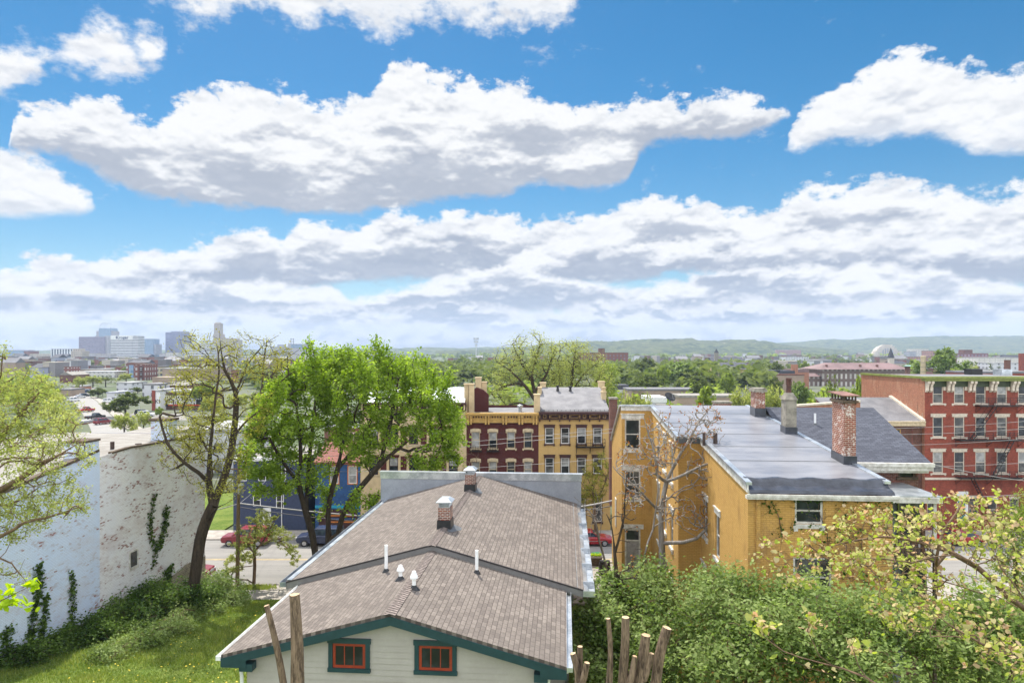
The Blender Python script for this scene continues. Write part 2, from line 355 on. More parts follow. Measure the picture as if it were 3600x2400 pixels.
def townground():
    m, nt, b = newmat('town_ground'); v = objvec(nt)
    n1 = noise_s(nt, v, .012, 6, .6); n2 = noise_s(nt, v, .06, 5, .65); n3 = noise_s(nt, v, .9, 4, .6)
    c = mixc(nt, n1.smooth(.42, .58), (.055, .08, .022), (.10, .105, .07)); c = mixc(nt, n2.smooth(.58, .68), c, (.21, .20, .185)); c = mixc(nt, n3.smooth(.3, .8) * .4, c, (.07, .10, .03))
    nt.links.new(c, b.inputs['Base Color']); b.inputs['Roughness'].default_value = .95; return m
M['town'] = townground()
def roadmat(name, c1, c2, c3):
    m, nt, b = newmat(name); v = objvec(nt); mp = nd(nt, 'ShaderNodeMapping'); mp.inputs['Scale'].default_value = (.12, 1, 1); nt.links.new(v, mp.inputs[0])
    n1 = noise_s(nt, mp.outputs[0], .8, 5, .6); n2 = noise_s(nt, v, 1.6, 6, .7); n3 = noise_s(nt, v, 25, 2, .6)
    c = mixc(nt, n1.smooth(.38, .66), col(c1), col(c2)); c = mixc(nt, n2.smooth(.56, .68) * .5, c, col(c3)); c = mixc(nt, n3 * .3, c, tuple(.6 * a for a in col(c1)))
    nt.links.new(c, b.inputs['Base Color']); b.inputs['Roughness'].default_value = .9; b.inputs['Specular IOR Level'].default_value = .25; return m
M['road'] = roadmat('pale_asphalt', (.25, .236, .215), (.195, .186, .172), (.14, .134, .122))
M['concrete'] = plain('concrete', (.35, .315, .27), .9, .2, 1.2, c2=(.24, .215, .185), bmp=.2)
M['yellow_line'] = plain('yellow_road_paint', (.52, .38, .16), .8, .25, 2)
M['mulch'] = plain('dead_leaves', (.20, .13, .08), .95, .5, 8)
M['paintwall'] = None
def painted(name, base, alt, bare, amt, seam=True):
    m, nt, b = newmat(name); v = wallvec(nt); o = objvec(nt)
    t = nd(nt, 'ShaderNodeTexBrick'); nt.links.new(v, t.inputs['Vector'])
    t.inputs['Color1'].default_value = (*base, 1); t.inputs['Color2'].default_value = (*[x * .93 for x in base], 1); t.inputs['Mortar'].default_value = (*[x * .72 for x in base], 1)
    t.inputs['Scale'].default_value = 1; t.inputs['Mortar Size'].default_value = .012; t.inputs['Brick Width'].default_value = .23; t.inputs['Row Height'].default_value = .09; t.inputs['Mortar Smooth'].default_value = .4
    bk = nd(nt, 'ShaderNodeTexBrick'); nt.links.new(v, bk.inputs['Vector'])      # per-brick threshold for flaked paint
    for k, cc in (('Color1', (0, 0, 0, 1)), ('Color2', (1, 1, 1, 1)), ('Mortar', (.2, .2, .2, 1))): bk.inputs[k].default_value = cc
    bk.inputs['Scale'].default_value = 1; bk.inputs['Mortar Size'].default_value = .006; bk.inputs['Brick Width'].default_value = .23; bk.inputs['Row Height'].default_value = .09
    mp = nd(nt, 'ShaderNodeMapping'); mp.inputs['Scale'].default_value = (1, 1, 2.6); nt.links.new(o, mp.inputs[0])
    n1 = noise_s(nt, o, .28, 5, .6); n2 = noise_s(nt, mp.outputs[0], 1.1, 7, .72); n3 = noise_s(nt, mp.outputs[0], .5, 4, .5)
    c = mixc(nt, n1.smooth(.38, .62), t.outputs['Color'], alt, 'MIX'); c = mixc(nt, .45, c, t.outputs['Color'])
    fl = n2 * .55 + n3 * .45 + (S(nt, bk.outputs['Color']) - .5) * .19
    n6 = noise_s(nt, mp.outputs[0], .22, 5, .62, .4)
    c = mixc(nt, (n6 * .6 + n2 * .4).smooth(.46, .62) * (.10 + amt * 4.5), c, (.47, .36, .33)); c = mixc(nt, n3.smooth(.5, .7) * .3, c, tuple(.72 * x for x in base))
    c = mixc(nt, fl.smooth(.57 - amt * .6, .66 - amt * .6) * .45, c, (.40, .30, .27))
    c = mixc(nt, fl.smooth(.68 - amt, .70 - amt) * .85, c, bare)
    nt.links.new(c, b.inputs['Base Color']); b.inputs['Roughness'].default_value = .8; b.inputs['Specular IOR Level'].default_value = .3
    bump(nt, b, S(nt, t.outputs['Fac']).rsub(1.0) + n2 * .5, .5, .015)
    return m
M['paint_blue'] = painted('blue_white_painted_brick', (.64, .72, .85), (.54, .64, .82), (.25, .07, .04), .03)
M['paint_white'] = painted('worn_white_painted_brick', (.82, .80, .78), (.68, .68, .72), (.23, .075, .05), .075)
M['rubble'] = brick('rubble_stone', (.33, .28, .21), (.20, .17, .13), (.38, .33, .26), .38, .14, .03)
M['oldwood'] = plain('old_wood', (.12, .085, .055), .9, .4, 5, stretch=(1, 1, 6))
M['flat_roof_pale'] = plain('pale_roof_coating', (.25, .235, .21), .8, .25, .7, c2=(.185, .165, .14))
M['rust'] = plain('rusty_pipe', (.07, .045, .035), .8, .4, 4)
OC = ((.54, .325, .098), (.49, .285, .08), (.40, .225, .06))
M['yel_brick'] = brick('ochre_painted_brick', *OC, .22, .08, .012, stain=(.36, .19, .06), stain_amt=.5, bmp=.4)
M['yel_grimy_shaded'] = brick('grimy_shaded_ochre_brick', *OC, .22, .08, .014, stain=(.24, .14, .06), stain_amt=.75, bmp=.5, streak=.75)  # vine grime, made heavier so its colour also carries the front wall's shade
def membrane():
    m, nt, b = newmat('black_rubber_membrane'); v = objvec(nt); mp = nd(nt, 'ShaderNodeMapping'); mp.inputs['Scale'].default_value = (.25, 1, 1); nt.links.new(v, mp.inputs[0])
    n1 = noise_s(nt, v, .45, 5, .6); n2 = noise_s(nt, mp.outputs[0], 1.8, 5, .65)
    c = mixc(nt, (n1 * .6 + n2 * .4).smooth(.35, .65), (.15, .15, .168), (.225, .225, .24)); nt.links.new(c, b.inputs['Base Color'])
    nt.links.new((n1.smooth(.3, .7) * .16 + .28).sk, b.inputs['Roughness']); b.inputs['Specular IOR Level'].default_value = .5
    bump(nt, b, n2, .12, .04); return m
M['membrane'] = membrane()
M['membrane_dark'] = plain('dark_rubber_edge', (.05, .055, .07), .3, .3, 2)
M['lead'] = plain('dull_flashing', (.10, .105, .11), .5, .2, 5)
M['wood_white'] = plain('flaking_white_trim', (.62, .60, .55), .7, .25, 4, c2=(.40, .37, .32))
M['slate'] = shingle('slate_blue_shingles', (.125, .135, .165), (.07, .075, .095), (.03, .03, .04), .34, .15, 'x')
M['red_brick'] = brick('red_brick', (.29, .055, .032), (.17, .032, .02), (.25, .10, .07), .21, .075, .012, stain=(.12, .032, .024), stain_amt=.65)
M['red_brick_side'] = brick('weathered_side_brick', (.40, .14, .075), (.22, .075, .045), (.40, .24, .16), .21, .075, .014, stain=(.46, .27, .17), stain_amt=.75, streak=.7)
M['dark_brick'] = brick('sooty_brick', (.22, .07, .045), (.12, .05, .04), (.23, .17, .14), .21, .075, .012)
M['peel_brick'] = brick('peeling_painted_brick', (.30, .07, .04), (.20, .05, .035), (.48, .36, .28), .21, .078, .016, wear=(.62, .58, .53), wear_amt=.42, wear_scale=.9)
M['stucco'] = plain('grey_stucco', (.27, .245, .20), .9, .3, 3, bmp=.3)
M['terracotta'] = plain('brown_clay_pot', (.10, .04, .028), .5, .4, 7)
M['brown_brick'] = brick('painted_maroon_brick', (.09, .024, .022), (.078, .02, .018), (.06, .018, .016), .21, .075, .012, stain=(.11, .05, .04), stain_amt=.4)
M['yel_wall'] = brick('painted_yellow_brick', (.52, .345, .135), (.49, .32, .12), (.44, .29, .11), .21, .075, .01, stain=(.45, .30, .14), stain_amt=.5)
M['cornice_yel'] = plain('mustard_trim', (.50, .31, .09), .6, .15, 4)
M['cream'] = plain('cream_stone', (.55, .44, .28), .7, .18, 4)
M['cream_wall'] = plain('cream_paint', (.56, .43, .25), .8, .12, 1.5)
M['maroon'] = plain('dark_maroon_trim', (.055, .02, .018), .6, .2, 4)
M['iron'] = plain('black_iron', (.012, .012, .013), .5, .3, 6)
M['mansard'] = plain('grey_roof_felt', (.17, .165, .17), .7, .25, .9, c2=(.12, .118, .125))
M['metal_roof'] = plain('pale_metal_roof', (.52, .55, .58), .4, .2, .8, metal=.3)
M['green_trim'] = plain('olive_green_trim', (.21, .24, .055), .6, .2, 3)
M['dk_green'] = plain('dark_green_trim', (.035, .05, .018), .6, .2, 3)
M['stone_trim'] = plain('pale_stone_trim', (.60, .52, .42), .75, .15, 5)
M['navy'] = plain('navy_clapboard', (.035, .05, .10), .6, .12, 3)
M['blue_house'] = plain('bright_blue_paint', (.02, .075, .20), .6, .2, 2)
M['orange'] = plain('orange_paint', (.55, .18, .03), .6, .2, 4)
M['pink_roof'] = shingle('faded_red_shingles', (.33, .14, .11), (.26, .11, .09), (.16, .07, .06), .34, .15, 'x')
M['teal_door'] = plain('teal_door_paint', (.012, .16, .22), .5, .1, 3)
M['bark_dark'] = bark('dark_bark', (.028, .02, .014), (.075, .055, .037), 5)
M['bark_grey'] = bark('grey_bark', (.15, .13, .11), (.33, .30, .265), 5)
M['bark_brown'] = bark('brown_bark', (.085, .055, .035), (.20, .13, .08), 6)
M['bark_stump'] = bark('ridged_bark', (.05, .034, .023), (.26, .185, .125), 9, (1, 1, .16), 1.4)
M['cut'] = plain('fresh_cut_wood', (.50, .36, .22), .85, .25, 9, c2=(.36, .24, .13))
M['pole'] = plain('weathered_pole', (.22, .15, .075), .9, .3, 4, stretch=(6, 6, .6))
M['wire'] = plain('cable', (.30, .29, .28), .6, .1, 2)
M['wire_dark'] = plain('dark_cable', (.03, .03, .03), .6, .1, 2)
M['black_plastic'] = plain('black_plastic', (.014, .014, .015), .35, .2, 4)
# ================================================================ ground, road, pavements
random.seed(7); rng = np.random.default_rng(11)
HY = [(-30, 13), (0, 12.2), (10, 11), (16, 8.6), (22, 6), (28, 4.4), (34, 3.2), (45, 2.2), (49, 1.3), (52, .4), (53.6, .13), (60, .13)]
def lerp_tab(t, x):
    for (a, b), (c_, d_) in zip(t, t[1:]):
        if x <= c_: return b + (d_ - b) * max(0, (x - a)) / (c_ - a)
    return t[-1][1]
HR = [(-30, 13), (0, 12.2), (10, 11), (16, 8.6), (22, 6), (28, 4.2), (34, 3.4), (40, 3.0), (60, 3.0)]
HS = [(-30, 13), (10, 11), (16, 8.6), (22, 6), (28, 3.6), (34, 1.6), (40, .5), (46, .13), (60, .13)]
def hgt(x, y):
    a = lerp_tab(HY, y); b = lerp_tab(HR, y); k = min(1, max(0, (x - 2.6) / 1.0)); k = k * k * (3 - 2 * k)
    z = a + (b - a) * k
    k2 = min(1, max(0, (x - 21) / 2.5)); z += (lerp_tab(HS, y) - z) * k2 * k2 * (3 - 2 * k2)
    if y < 50: z += .12 * mnoise.noise((x * .25, y * .25, 0)) + .05 * mnoise.noise((x * .9, y * .9, 3))
    return z
def grid(name, x0, x1, y0, y1, nx, ny, fz, mat):
    mb = MB()
    for j in range(ny + 1):
        for i in range(nx + 1):
            x = x0 + (x1 - x0) * i / nx; y = y0 + (y1 - y0) * j / ny; mb.v.append((x, y, fz(x, y)))
    for j in range(ny):
        for i in range(nx):
            a = j * (nx + 1) + i; mb.f.append((a, a + 1, a + nx + 2, a + nx + 1)); mb.mi.append(0)
    return mb.build(name, mat, smooth=True)
YS0, YS1, YC0, YC1, YF = 53.4, 55.6, 57.2, 70.8, 74.5       # pavement back, pavement front, near kerb, far kerb, facades
h_l = grid('hillside', -62, 62, -25, 53.3, 150, 110, hgt, M['lawn']); tag(h_l, kind='structure')
g = grid('ground', -9000, 9000, 71, 9000, 60, 60, lambda x, y: -.02, M['town']); tag(g, kind='structure')
g = grid('verge', -120, 120, 53.3, 57.0, 60, 3, lambda x, y: .10, M['concrete']); tag(g, kind='structure')
g = grid('sidewalk', -120, 120, 53.35, 55.7, 80, 2, lambda x, y: .13, M['concrete']); tag(g, kind='structure')
mb = MB(); mb.box(-120, 120, 57.0, 57.2, -.05, .12); mb.box(-120, 120, 70.8, 71.0, -.05, .12); tag(mb.build('kerb', M['concrete']), kind='structure')
g = grid('road', -160, 160, 57.2, 70.8, 100, 10, lambda x, y: 0.0, M['road']); tag(g, kind='structure')
mb = MB()
for yy in (64.05, 64.3): mb.box(-110, 110, yy, yy + .11, .002, .006)
tag(mb.build('road_marking', M['yellow_line']), kind='structure')
mb = MB(); mb.box(-120, 120, 71.0, 74.4, -.04, .10); tag(mb.build('far_sidewalk', M['concrete']), kind='structure')
mb = MB(); mb.box(-46, -31.4, 74.45, 95, .0, .14); tag(mb.build('vacant_lot', M['lawn']), kind='structure')
# patio with its retaining wall
mb = MB(); mb.box(2.3, 12, 44.5, 52.9, 2.0, 3.14); tag(mb.build('patio', M['concrete']), kind='structure')
mb = MB(); mb.box(2.0, 14.5, 52.9, 53.3, -.1, 3.24); o = mb.build('retaining_wall', M['concrete']); tag(o, 'low concrete retaining wall holding the patio above the pavement', 'wall')

# ================================================================ frames of buildings
class Fr:
    def __init__(s, ox, oy, th): s.ox, s.oy, s.th = ox, oy, th; s.c, s.s = math.cos(th), math.sin(th)
    def at_t(s, x, y, t):
        a = (x - CX) / F; Y = (t + s.ox * s.s + s.oy * s.c) / (a * s.s + s.c); return s.loc(a * Y, Y, PZ(y, Y))
    def at_s(s, x, y, q):
        a = (x - CX) / F; Y = (q + s.ox * s.c - s.oy * s.s) / (a * s.c - s.s); return s.loc(a * Y, Y, PZ(y, Y))
    def loc(s, X, Y, Z):
        dx, dy = X - s.ox, Y - s.oy; return Vector((dx * s.c - dy * s.s, dx * s.s + dy * s.c, Z))
    def world(s, p): return Vector((s.ox + p[0] * s.c + p[1] * s.s, s.oy - p[0] * s.s + p[1] * s.c, p[2]))
    def on(s, x, y, fz):    # ray meets height field fz(local x, local y)
        lo, hi = 3.0, 150.0
        for _ in range(60):
            m_ = (lo + hi) / 2; p = P(x, y, m_); q = s.loc(*p)
            if p.z > fz(q.x, q.y): lo = m_
            else: hi = m_
        return s.loc(*P(x, y, lo))
class Bld:
    """a building: an Empty at its base; parts given in local x, y and absolute z"""
    def __init__(s, name, label, cat, ox, oy, th, z0, group=None):
        s.z0 = z0; s.fr = Fr(ox, oy, th); s.root = thing(name, label, cat, (ox, oy, z0), -th, group)
    def part(s, mb, name, mat, parent=None, smooth=False):
        if parent is None: return mb.build(name, mat, s.root, smooth, loc=(0, 0, -s.z0))
        return mb.build(name, mat, parent, smooth)
TH = math.atan2(122, 1568)
# ================================================================ grey house
H = Bld('house', 'grey clapboard house with brown shingle gable roof, teal trim and two red windows', 'house', -3.559, 20.0, TH, 4.6)
fr = H.fr; SL = .272; W1, W2 = 5.15, 5.8; T1, T2 = 6.4, 21.0; A1, A2 = 11.86, 12.1
def roof1(s, t): return A1 - SL * abs(s)
def roof2(s, t): return A2 - SL * abs(s)
wall_hw = 4.5
mb = MB(); z = 4.0; bh = .178; tw = .32
while z < A1 - .4:
    def hw(zz): return max(0.02, min(wall_hw, (A1 - .16 - zz) / SL))
    a, b = hw(z), hw(z + bh)
    mb.quad((-a, tw - .022, z), (a, tw - .022, z), (b, tw - .002, z + bh), (-b, tw - .002, z + bh))
    mb.quad((-a, tw, z), (a, tw, z), (a, tw - .022, z), (-a, tw - .022, z))
    z += bh
o = H.part(mb, 'front_siding', M['siding'])
for sg, t0, t1, hwid in ((1, tw + .01, T1, wall_hw), (-1, tw + .01, T1, wall_hw), (1, T1 + .02, T2, 5.15), (-1, T1 + .02, T2, 5.15)):
    mb = MB(); z = 3.5
    while z < 10.4:      # right and left clapboard sides
        mb.quad((sg * (hwid + .022), t0, z), (sg * (hwid + .022), t1, z), (sg * (hwid + .002), t1, z + bh), (sg * (hwid + .002), t0, z + bh))
        mb.quad((sg * hwid, t0, z), (sg * hwid, t1, z), (sg * (hwid + .022), t1, z), (sg * (hwid + .022), t0, z))
        z += bh
    H.part(mb, 'side_siding', M['siding'])
# step wall facing the camera + corner boards
for sg in (-1, 1):
    z = 3.5; mb = MB()
    while z < 10.5:
        mb.quad((sg * 4.4, T1 + .0, z), (sg * 5.17, T1 + .0, z), (sg * 5.17, T1 + .02, z + bh), (sg * 4.4, T1 + .02, z + bh)); z += bh
    H.part(mb, 'step_siding', M['siding'])
for sg in (-1, 1):
    mb = MB(); mb.box(*sorted((sg * 5.10, sg * 5.24)), T1 - .06, T1 + .1, 3.5, 10.5)
    H.part(mb, 'corner_board', M['fascia'])
# roofs
def gable_slab(mb, W, A, t0, t1, th=.10):
    for sg in (-1, 1):
        a = (0, t0, A); b = (sg * W, t0, A - SL * W); c_ = (sg * W, t1, A - SL * W); d = (0, t1, A)
        dn = Vector((0, 0, -th)); top = [Vector(p) for p in ((a, b, c_, d) if sg > 0 else (b, a, d, c_))]
        lo = [p + dn for p in top]
        mb.hexa(lo + top)
mb = MB(); gable_slab(mb, W1, A1, 0, T1 + .3); H.part(mb, 'lower_roof', M['roof_shingle'])
mb = MB(); gable_slab(mb, W2, A2, T1 - .1, T2 + .05); up = H.part(mb, 'upper_roof', M['roof_shingle'])
for A, t0, t1 in ((A1, -.01, T1 - .05), (A2, T1 - .11, T2)):     # ridge caps, one lapped over the next
    mb = MB(); t = t1
    k = 0
    while t > t0:
        dz = .012; w_ = .17
        for sg in (-1, 1):
            n0, n1 = A + .035, A + .014
            p = [(0, t, n1), (sg * w_, t, n1 - SL * w_), (sg * w_, t - .19, n0 - SL * w_), (0, t - .19, n0)]
            q = [(0, t - .19, n0), (sg * w_, t - .19, n0 - SL * w_), (sg * w_, t - .19, n0 - SL * w_ - .03), (0, t - .19, n0 - .03)]
            mb.m = 0; mb.poly(p if sg < 0 else p[::-1]); mb.m = 1; mb.poly(q)
        t -= .15; k += 1
    H.part(mb, 'ridge_cap', [M['ridge_cap'], M['dark_line']])
# rake boards
mb = MB()
for sg in (-1, 1):
    a = Vector((0, -.035, A1 - .10)); b = Vector((sg * (W1 + .0), -.035, A1 - .10 - SL * W1))
    mb.prism([a, b, b + Vector((0, 0, -.24)), a + Vector((0, 0, -.26))], (0, .05, 0))
    e = Vector((sg * W1, -.03, A1 - .1 - SL * W1 - .06)); i = Vector((sg * (wall_hw - .12), -.03, e.z))
    mb.prism([e, e + Vector((0, 0, -.2)), Vector((i.x, i.y, e.z - .2)), Vector((i.x, i.y, e.z + .18))], (0, .045, 0))
H.part(mb, 'rake_board', M['teal'])
for sg in (-1, 1):   # soffit and eave brackets
    mb = MB(); mb.box(*sorted((sg * wall_hw, sg * (W1 - .02))), .02, T1, 10.16, 10.2)
    mb.box(*sorted((sg * (wall_hw - .30), sg * (wall_hw + .1))), .0, .3, 9.98, 10.2)
    H.part(mb, 'soffit', M['teal'])
mb = MB(); mbk = MB()
for sg in (-1, 1):   # step fascia under the upper roof edge
    a = Vector((0, T1 - .14, A2 - .045)); b = Vector((sg * (W2 - .02), T1 - .14, A2 - .045 - SL * W2))
    mb.prism([a, b, b + Vector((0, 0, -.25)), a + Vector((0, 0, -.25))], (0, .06, 0))
    mbk.prism([a + Vector((0, -.02, .055)), b + Vector((0, -.02, .055)), b + Vector((0, -.02, -.0)), a + Vector((0, -.02, 0))], (0, .05, 0))
H.part(mb, 'step_fascia', M['fascia']); H.part(mbk, 'drip_edge', M['dark_line'])
# gutters
def gutter(mb, s0, s1, t0, t1, z, dep=.13):
    lo, hi = min(s0, s1), max(s0, s1)
    mb.box(lo, hi, t0, t1, z - dep, z - dep + .01); mb.box(lo, lo + .012, t0, t1, z - dep + .01, z); mb.box(hi - .012, hi, t0, t1, z - dep + .01, z)
    mb.box(lo, hi, t0 - .012, t0, z - dep, z)
zE1 = A1 - SL * W1; zE2 = A2 - SL * W2
mb = MB(); gutter(mb, -W1 - .15, -W1 + .0, -.03, T1 - .2, zE1 - .03); H.part(mb, 'gutter', M['white'])
mb = MB(); gutter(mb, W1 - .0, W1 + .17, -.03, T1 - .25, zE1 - .0); H.part(mb, 'gutter', M['galv'])
mb = MB(); gutter(mb, -W2 - .22, -W2 + .02, T1 - .16, T2, zE2 + .0, .2); mb.box(-W2 + .03, -W2 + .22, T1 - .1, T2, zE2 + .05 , zE2 + .075)
H.part(mb, 'box_gutter', M['gutter'])
mb = MB(); gutter(mb, W2 - .02, W2 + .42, T1 - .2, T2 - .3, zE2 - .02, .22)
mb.quad((W2 - .25, T1 - .1, zE2 + .08), (W2 + .18, T1 - .1, zE2 - .16), (W2 + .18, T2 - .3, zE2 - .16), (W2 - .25, T2 - .3, zE2 + .08))
for t in np.arange(T1 + .8, T2 - .4, 2.3): mb.box(W2 - .02, W2 + .43, t, t + .06, zE2 - .20, zE2 - .012)
H.part(mb, 'box_gutter', M['galv'])
for sg in (-1, 1):
    mb = MB(); x0 = sg * (W1 + .08); x1 = sg * (wall_hw + .10)
    mb.tube([(x0 - sg * .05, .1, zE1 - .16), (x0 - sg * .22, .1, zE1 - .24), (x1 + sg * .12, .12, zE1 - .30), (x1 + sg * .02, .15, zE1 - .42), (x1, .18, zE1 - .7), (x1, .18, 4.7)], .055, 8)
    H.part(mb, 'downspout', M['white'] if sg < 0 else M['pvc'], smooth=True)
# gable windows
for xc, yc in ((802, 1504.5), (1000.5, 1510)):
    c0 = fr.at_t(xc, yc, tw - .03); hx, hz = .50, .37
    mb = MB(); x, z = c0.x, c0.z; f0, f1 = tw - .065, tw + .01
    mb.box(x - hx - .13, x - hx, f0, f1, z - hz, z + hz); mb.box(x + hx, x + hx + .13, f0, f1, z - hz, z + hz)
    mb.box(x - hx - .16, x + hx + .16, f0 - .012, f1, z + hz, z + hz + .15); mb.box(x - hx - .15, x + hx + .15, f0 - .02, f1, z - hz - .12, z - hz)
    win = H.part(mb, 'window', M['teal'])
    mb = MB(); g0, g1 = tw - .04, tw + .0
    mb.box(x - hx + .005, x - hx + .085, g0, g1, z - hz + .005, z + hz - .005); mb.box(x + hx - .085, x + hx - .005, g0, g1, z - hz + .005, z + hz - .005)
    mb.box(x - hx + .085, x + hx - .085, g0, g1, z + hz - .085, z + hz - .005); mb.box(x - hx + .085, x + hx - .085, g0, g1, z - hz + .005, z - hz + .085)
    for k in (-1, 1): mb.box(x + k * .145 - .014, x + k * .145 + .014, g0 + .01, g1, z - hz + .085, z + hz - .085)
    H.part(mb, 'sash', M['sash_red'], win)
    mb = MB(); mb.box(x - hx + .01, x + hx - .01, tw - .027, tw - .024, z - hz + .01, z + hz - .01); H.part(mb, 'pane', M['glass'], win)
# rear parapet
mb = MB(); mb.box(-6.05, 6.05, T2, T2 + .32, 9.6, A2 + .10); H.part(mb, 'parapet', M['membrane_grey'])
mb = MB(); mb.box(-6.12, 6.12, T2 - .05, T2 + .38, A2 + .10, A2 + .16); mb.box(-6.08, 6.08, T2 - .03, T2 - .004, A2 - .26, A2 + .10); H.part(mb, 'parapet_coping', M['galv'])
mb = MB(); mb.box(-5.6, 5.6, T2 + .33, T2 + 8, 4.6, 10.6); H.part(mb, 'street_front_block', M['siding_grey'])
# chimneys with hooded caps
def small_chimney(px, py):
    c0 = fr.on(px, py, roof2); t = c0.y; hw_, L = .26, .66; zb = A2 - .3
    mb = MB(); mb.box(-hw_, hw_, t, t + L, zb, A2 + .82); ch = H.part(mb, 'chimney', M['chim_brick'])
    mb = MB(); e = .03
    mb.hexa(((-hw_ - .05, t - .06, zb + .17), (hw_ + .05, t - .06, zb + .17), (hw_ + .05, t + L + .05, zb + .17), (-hw_ - .05, t + L + .05, zb + .17),
             (-hw_ - e, t - e, A2 + .30), (hw_ + e, t - e, A2 + .30), (hw_ + e, t + L + e, A2 + .30), (-hw_ - e, t + L + e, A2 + .30)))
    sk = [(-.5, t - .2), (.5, t - .2), (.62, t + L), (.3, t + L + .25), (-.45, t + L + .2)]
    H.part(mb, 'flashing', M['tar'], ch)
    mb = MB(); mb.box(-hw_ + .02, hw_ - .02, t + .02, t + L - .02, A2 + .82, A2 + .86)
    for sx in (-1, 0, 1):
        for k in range(5):
            if sx == 0 and 0 < k < 4: continue
            yy = t + .04 + (L - .08) * k / 4; mb.box(sx * (hw_ - .05) - .008, sx * (hw_ - .05) + .008, yy - .008, yy + .008, A2 + .86, A2 + 1.06)
    for k in range(9):       # expanded mesh, crossed wires on the faces
        for yy in (t + .03, t + L - .03):
            x0 = -hw_ + .03 + (2 * hw_ - .06) * k / 9; x1 = x0 + (2 * hw_ - .06) / 9
            mb.tube([(x0, yy, A2 + .86), (x1, yy, A2 + 1.06)], .005, 3, False); mb.tube([(x1, yy, A2 + .86), (x0, yy, A2 + 1.06)], .005, 3, False)
    for k in range(12):
        for xx in (-hw_ + .03, hw_ - .03):
            y0 = t + .03 + (L - .06) * k / 12; y1 = y0 + (L - .06) / 12
            mb.tube([(xx, y0, A2 + .86), (xx, y1, A2 + 1.06)], .005, 3, False); mb.tube([(xx, y1, A2 + .86), (xx, y0, A2 + 1.06)], .005, 3, False)
    H.part(mb, 'spark_guard', M['galv'], ch)
    mb = MB(); o_ = .08; i_ = .10; z0, z1 = A2 + 1.06, A2 + 1.20
    mb.hexa(((-hw_ - o_, t - o_, z0), (hw_ + o_, t - o_, z0), (hw_ + o_, t + L + o_, z0), (-hw_ - o_, t + L + o_, z0),
             (-hw_ + i_, t + i_, z1), (hw_ - i_, t + i_, z1), (hw_ - i_, t + L - i_, z1), (-hw_ + i_, t + L - i_, z1)))
    mb.box(-hw_ - o_, hw_ + o_, t - o_, t + L + o_, z0 - .03, z0 - .002)
    H.part(mb, 'chimney_cap', M['galv'], ch)
    mb = MB()        # smear of roof cement on the shingles, right of the stack
    pts = []
    for k in range(14):
        an = 2 * math.pi * k / 14; r_ = 1 + .22 * math.sin(3 * an + px); s_ = hw_ + .08 + .30 * math.cos(an) * r_; t_ = t + .28 + .62 * math.sin(an) * r_
        pts.append((max(s_, .18), t_, roof2(max(s_, .18), 0) + .012))
    mb.poly(pts); H.part(mb, 'roof_cement', M['lead'], ch)
small_chimney(1006, 1214); small_chimney(1071, 1127)
def pipe(px, py, ytop, r):
    c0 = fr.on(px, py, roof1); Y = fr.world(c0).y; zt = PZ(ytop, Y)
    mb = MB(); mb.tube([(c0.x, c0.y, c0.z - .05), (c0.x, c0.y, zt)], r, 12); p_ = H.part(mb, 'vent_pipe', M['pvc'], smooth=False)
    mb = MB(); mb.lathe((c0.x, c0.y, c0.z), [(r * 2.6, -.05), (r * 1.6, .06), (r * 1.05, .12)], 12); H.part(mb, 'boot', M['tar'], p_)
pipe(887, 1312, 1251, .062); pipe(1095, 1315, 1263, .062)
def vent(px, py, ytop):
    c0 = fr.on(px, py, roof1); Y = fr.world(c0).y; zt = PZ(ytop, Y); h_ = zt - c0.z; z = c0.z
    mb = MB(); mb.lathe((c0.x, c0.y, z), [(.065, -.06), (.065, h_ * .60), (.13, h_ * .60), (.13, h_ * .68), (.075, h_ * .90), (.075, h_ * .9 + .001), (.06, h_), (.0, h_)], 16)
    p_ = H.part(mb, 'capped_vent', M['pvc'], smooth=False)
    mb = MB(); mb.lathe((c0.x, c0.y, z), [(.2, -.05), (.09, .08), (.07, .12)], 14); H.part(mb, 'boot', M['tar'], p_)
vent(920, 1330, 1297); vent(951, 1351, 1311)

# ================================================================ painted brick building on the left
PB = Bld('painted_brick_building', 'tall old brick building with flaking blue-white painted side wall', 'building', -25.2, 56.0, TH, 1.8)
fb = PB.fr
def wl(x, y): return fb.at_s(x, y, 0.0)
seam = wl(228, 1200).y; near_ = -34.0; far_ = 0.0
p1 = wl(222, 1048); p2 = wl(262, 1038); p3 = wl(440, 1002)
topz = p3.z; zb = 1.7
mb = MB()
prof = [(seam, p1.z - .1), (seam + 1.2, p1.z + .02), (seam + 3, p2.z + .08), (seam + 6, topz + .1), (far_, topz)]
top = [(0, t, z) for t, z in prof]
mb.poly([(0, far_, zb + 1.1), (0, seam, zb + 1.5)][::-1] + top[::-1]) if False else mb.poly([(0, seam, 2.9), (0, far_, 2.9)] + top[::-1])
mb.quad((0, far_, 0), (-14, far_, 0), (-14, far_, topz), (0, far_, topz))
PB.part(mb, 'far_side_wall', M['paint_white'])
q0 = wl(2, 1128); q1 = wl(222, 1032)
sl_ = (q1.z - q0.z) / (q1.y - q0.y)
mb = MB(); mb.poly([(.03, near_, 2.9), (.03, seam, 2.9), (.03, seam, q1.z - .1), (.03, near_, q1.z + sl_ * (near_ - seam))]); mb.quad((.03, seam, 2.9), (0, seam, 2.9), (0, seam, q1.z - .1), (.03, seam, q1.z - .1))
mb.quad((.03, near_, 2), (-14, near_, 2), (-14, near_, 8), (.03, near_, q1.z + sl_ * (near_ - seam)))
PB.part(mb, 'near_side_wall', M['paint_blue'])
mb = MB(); mb.m = 0       # rubble foundation, its top edge a little ragged
pts = [(.06, t, 2.85 + .15 * math.sin(t * 1.7) + .1 * math.sin(t * 4.1)) for t in np.linspace(near_, far_, 46)]
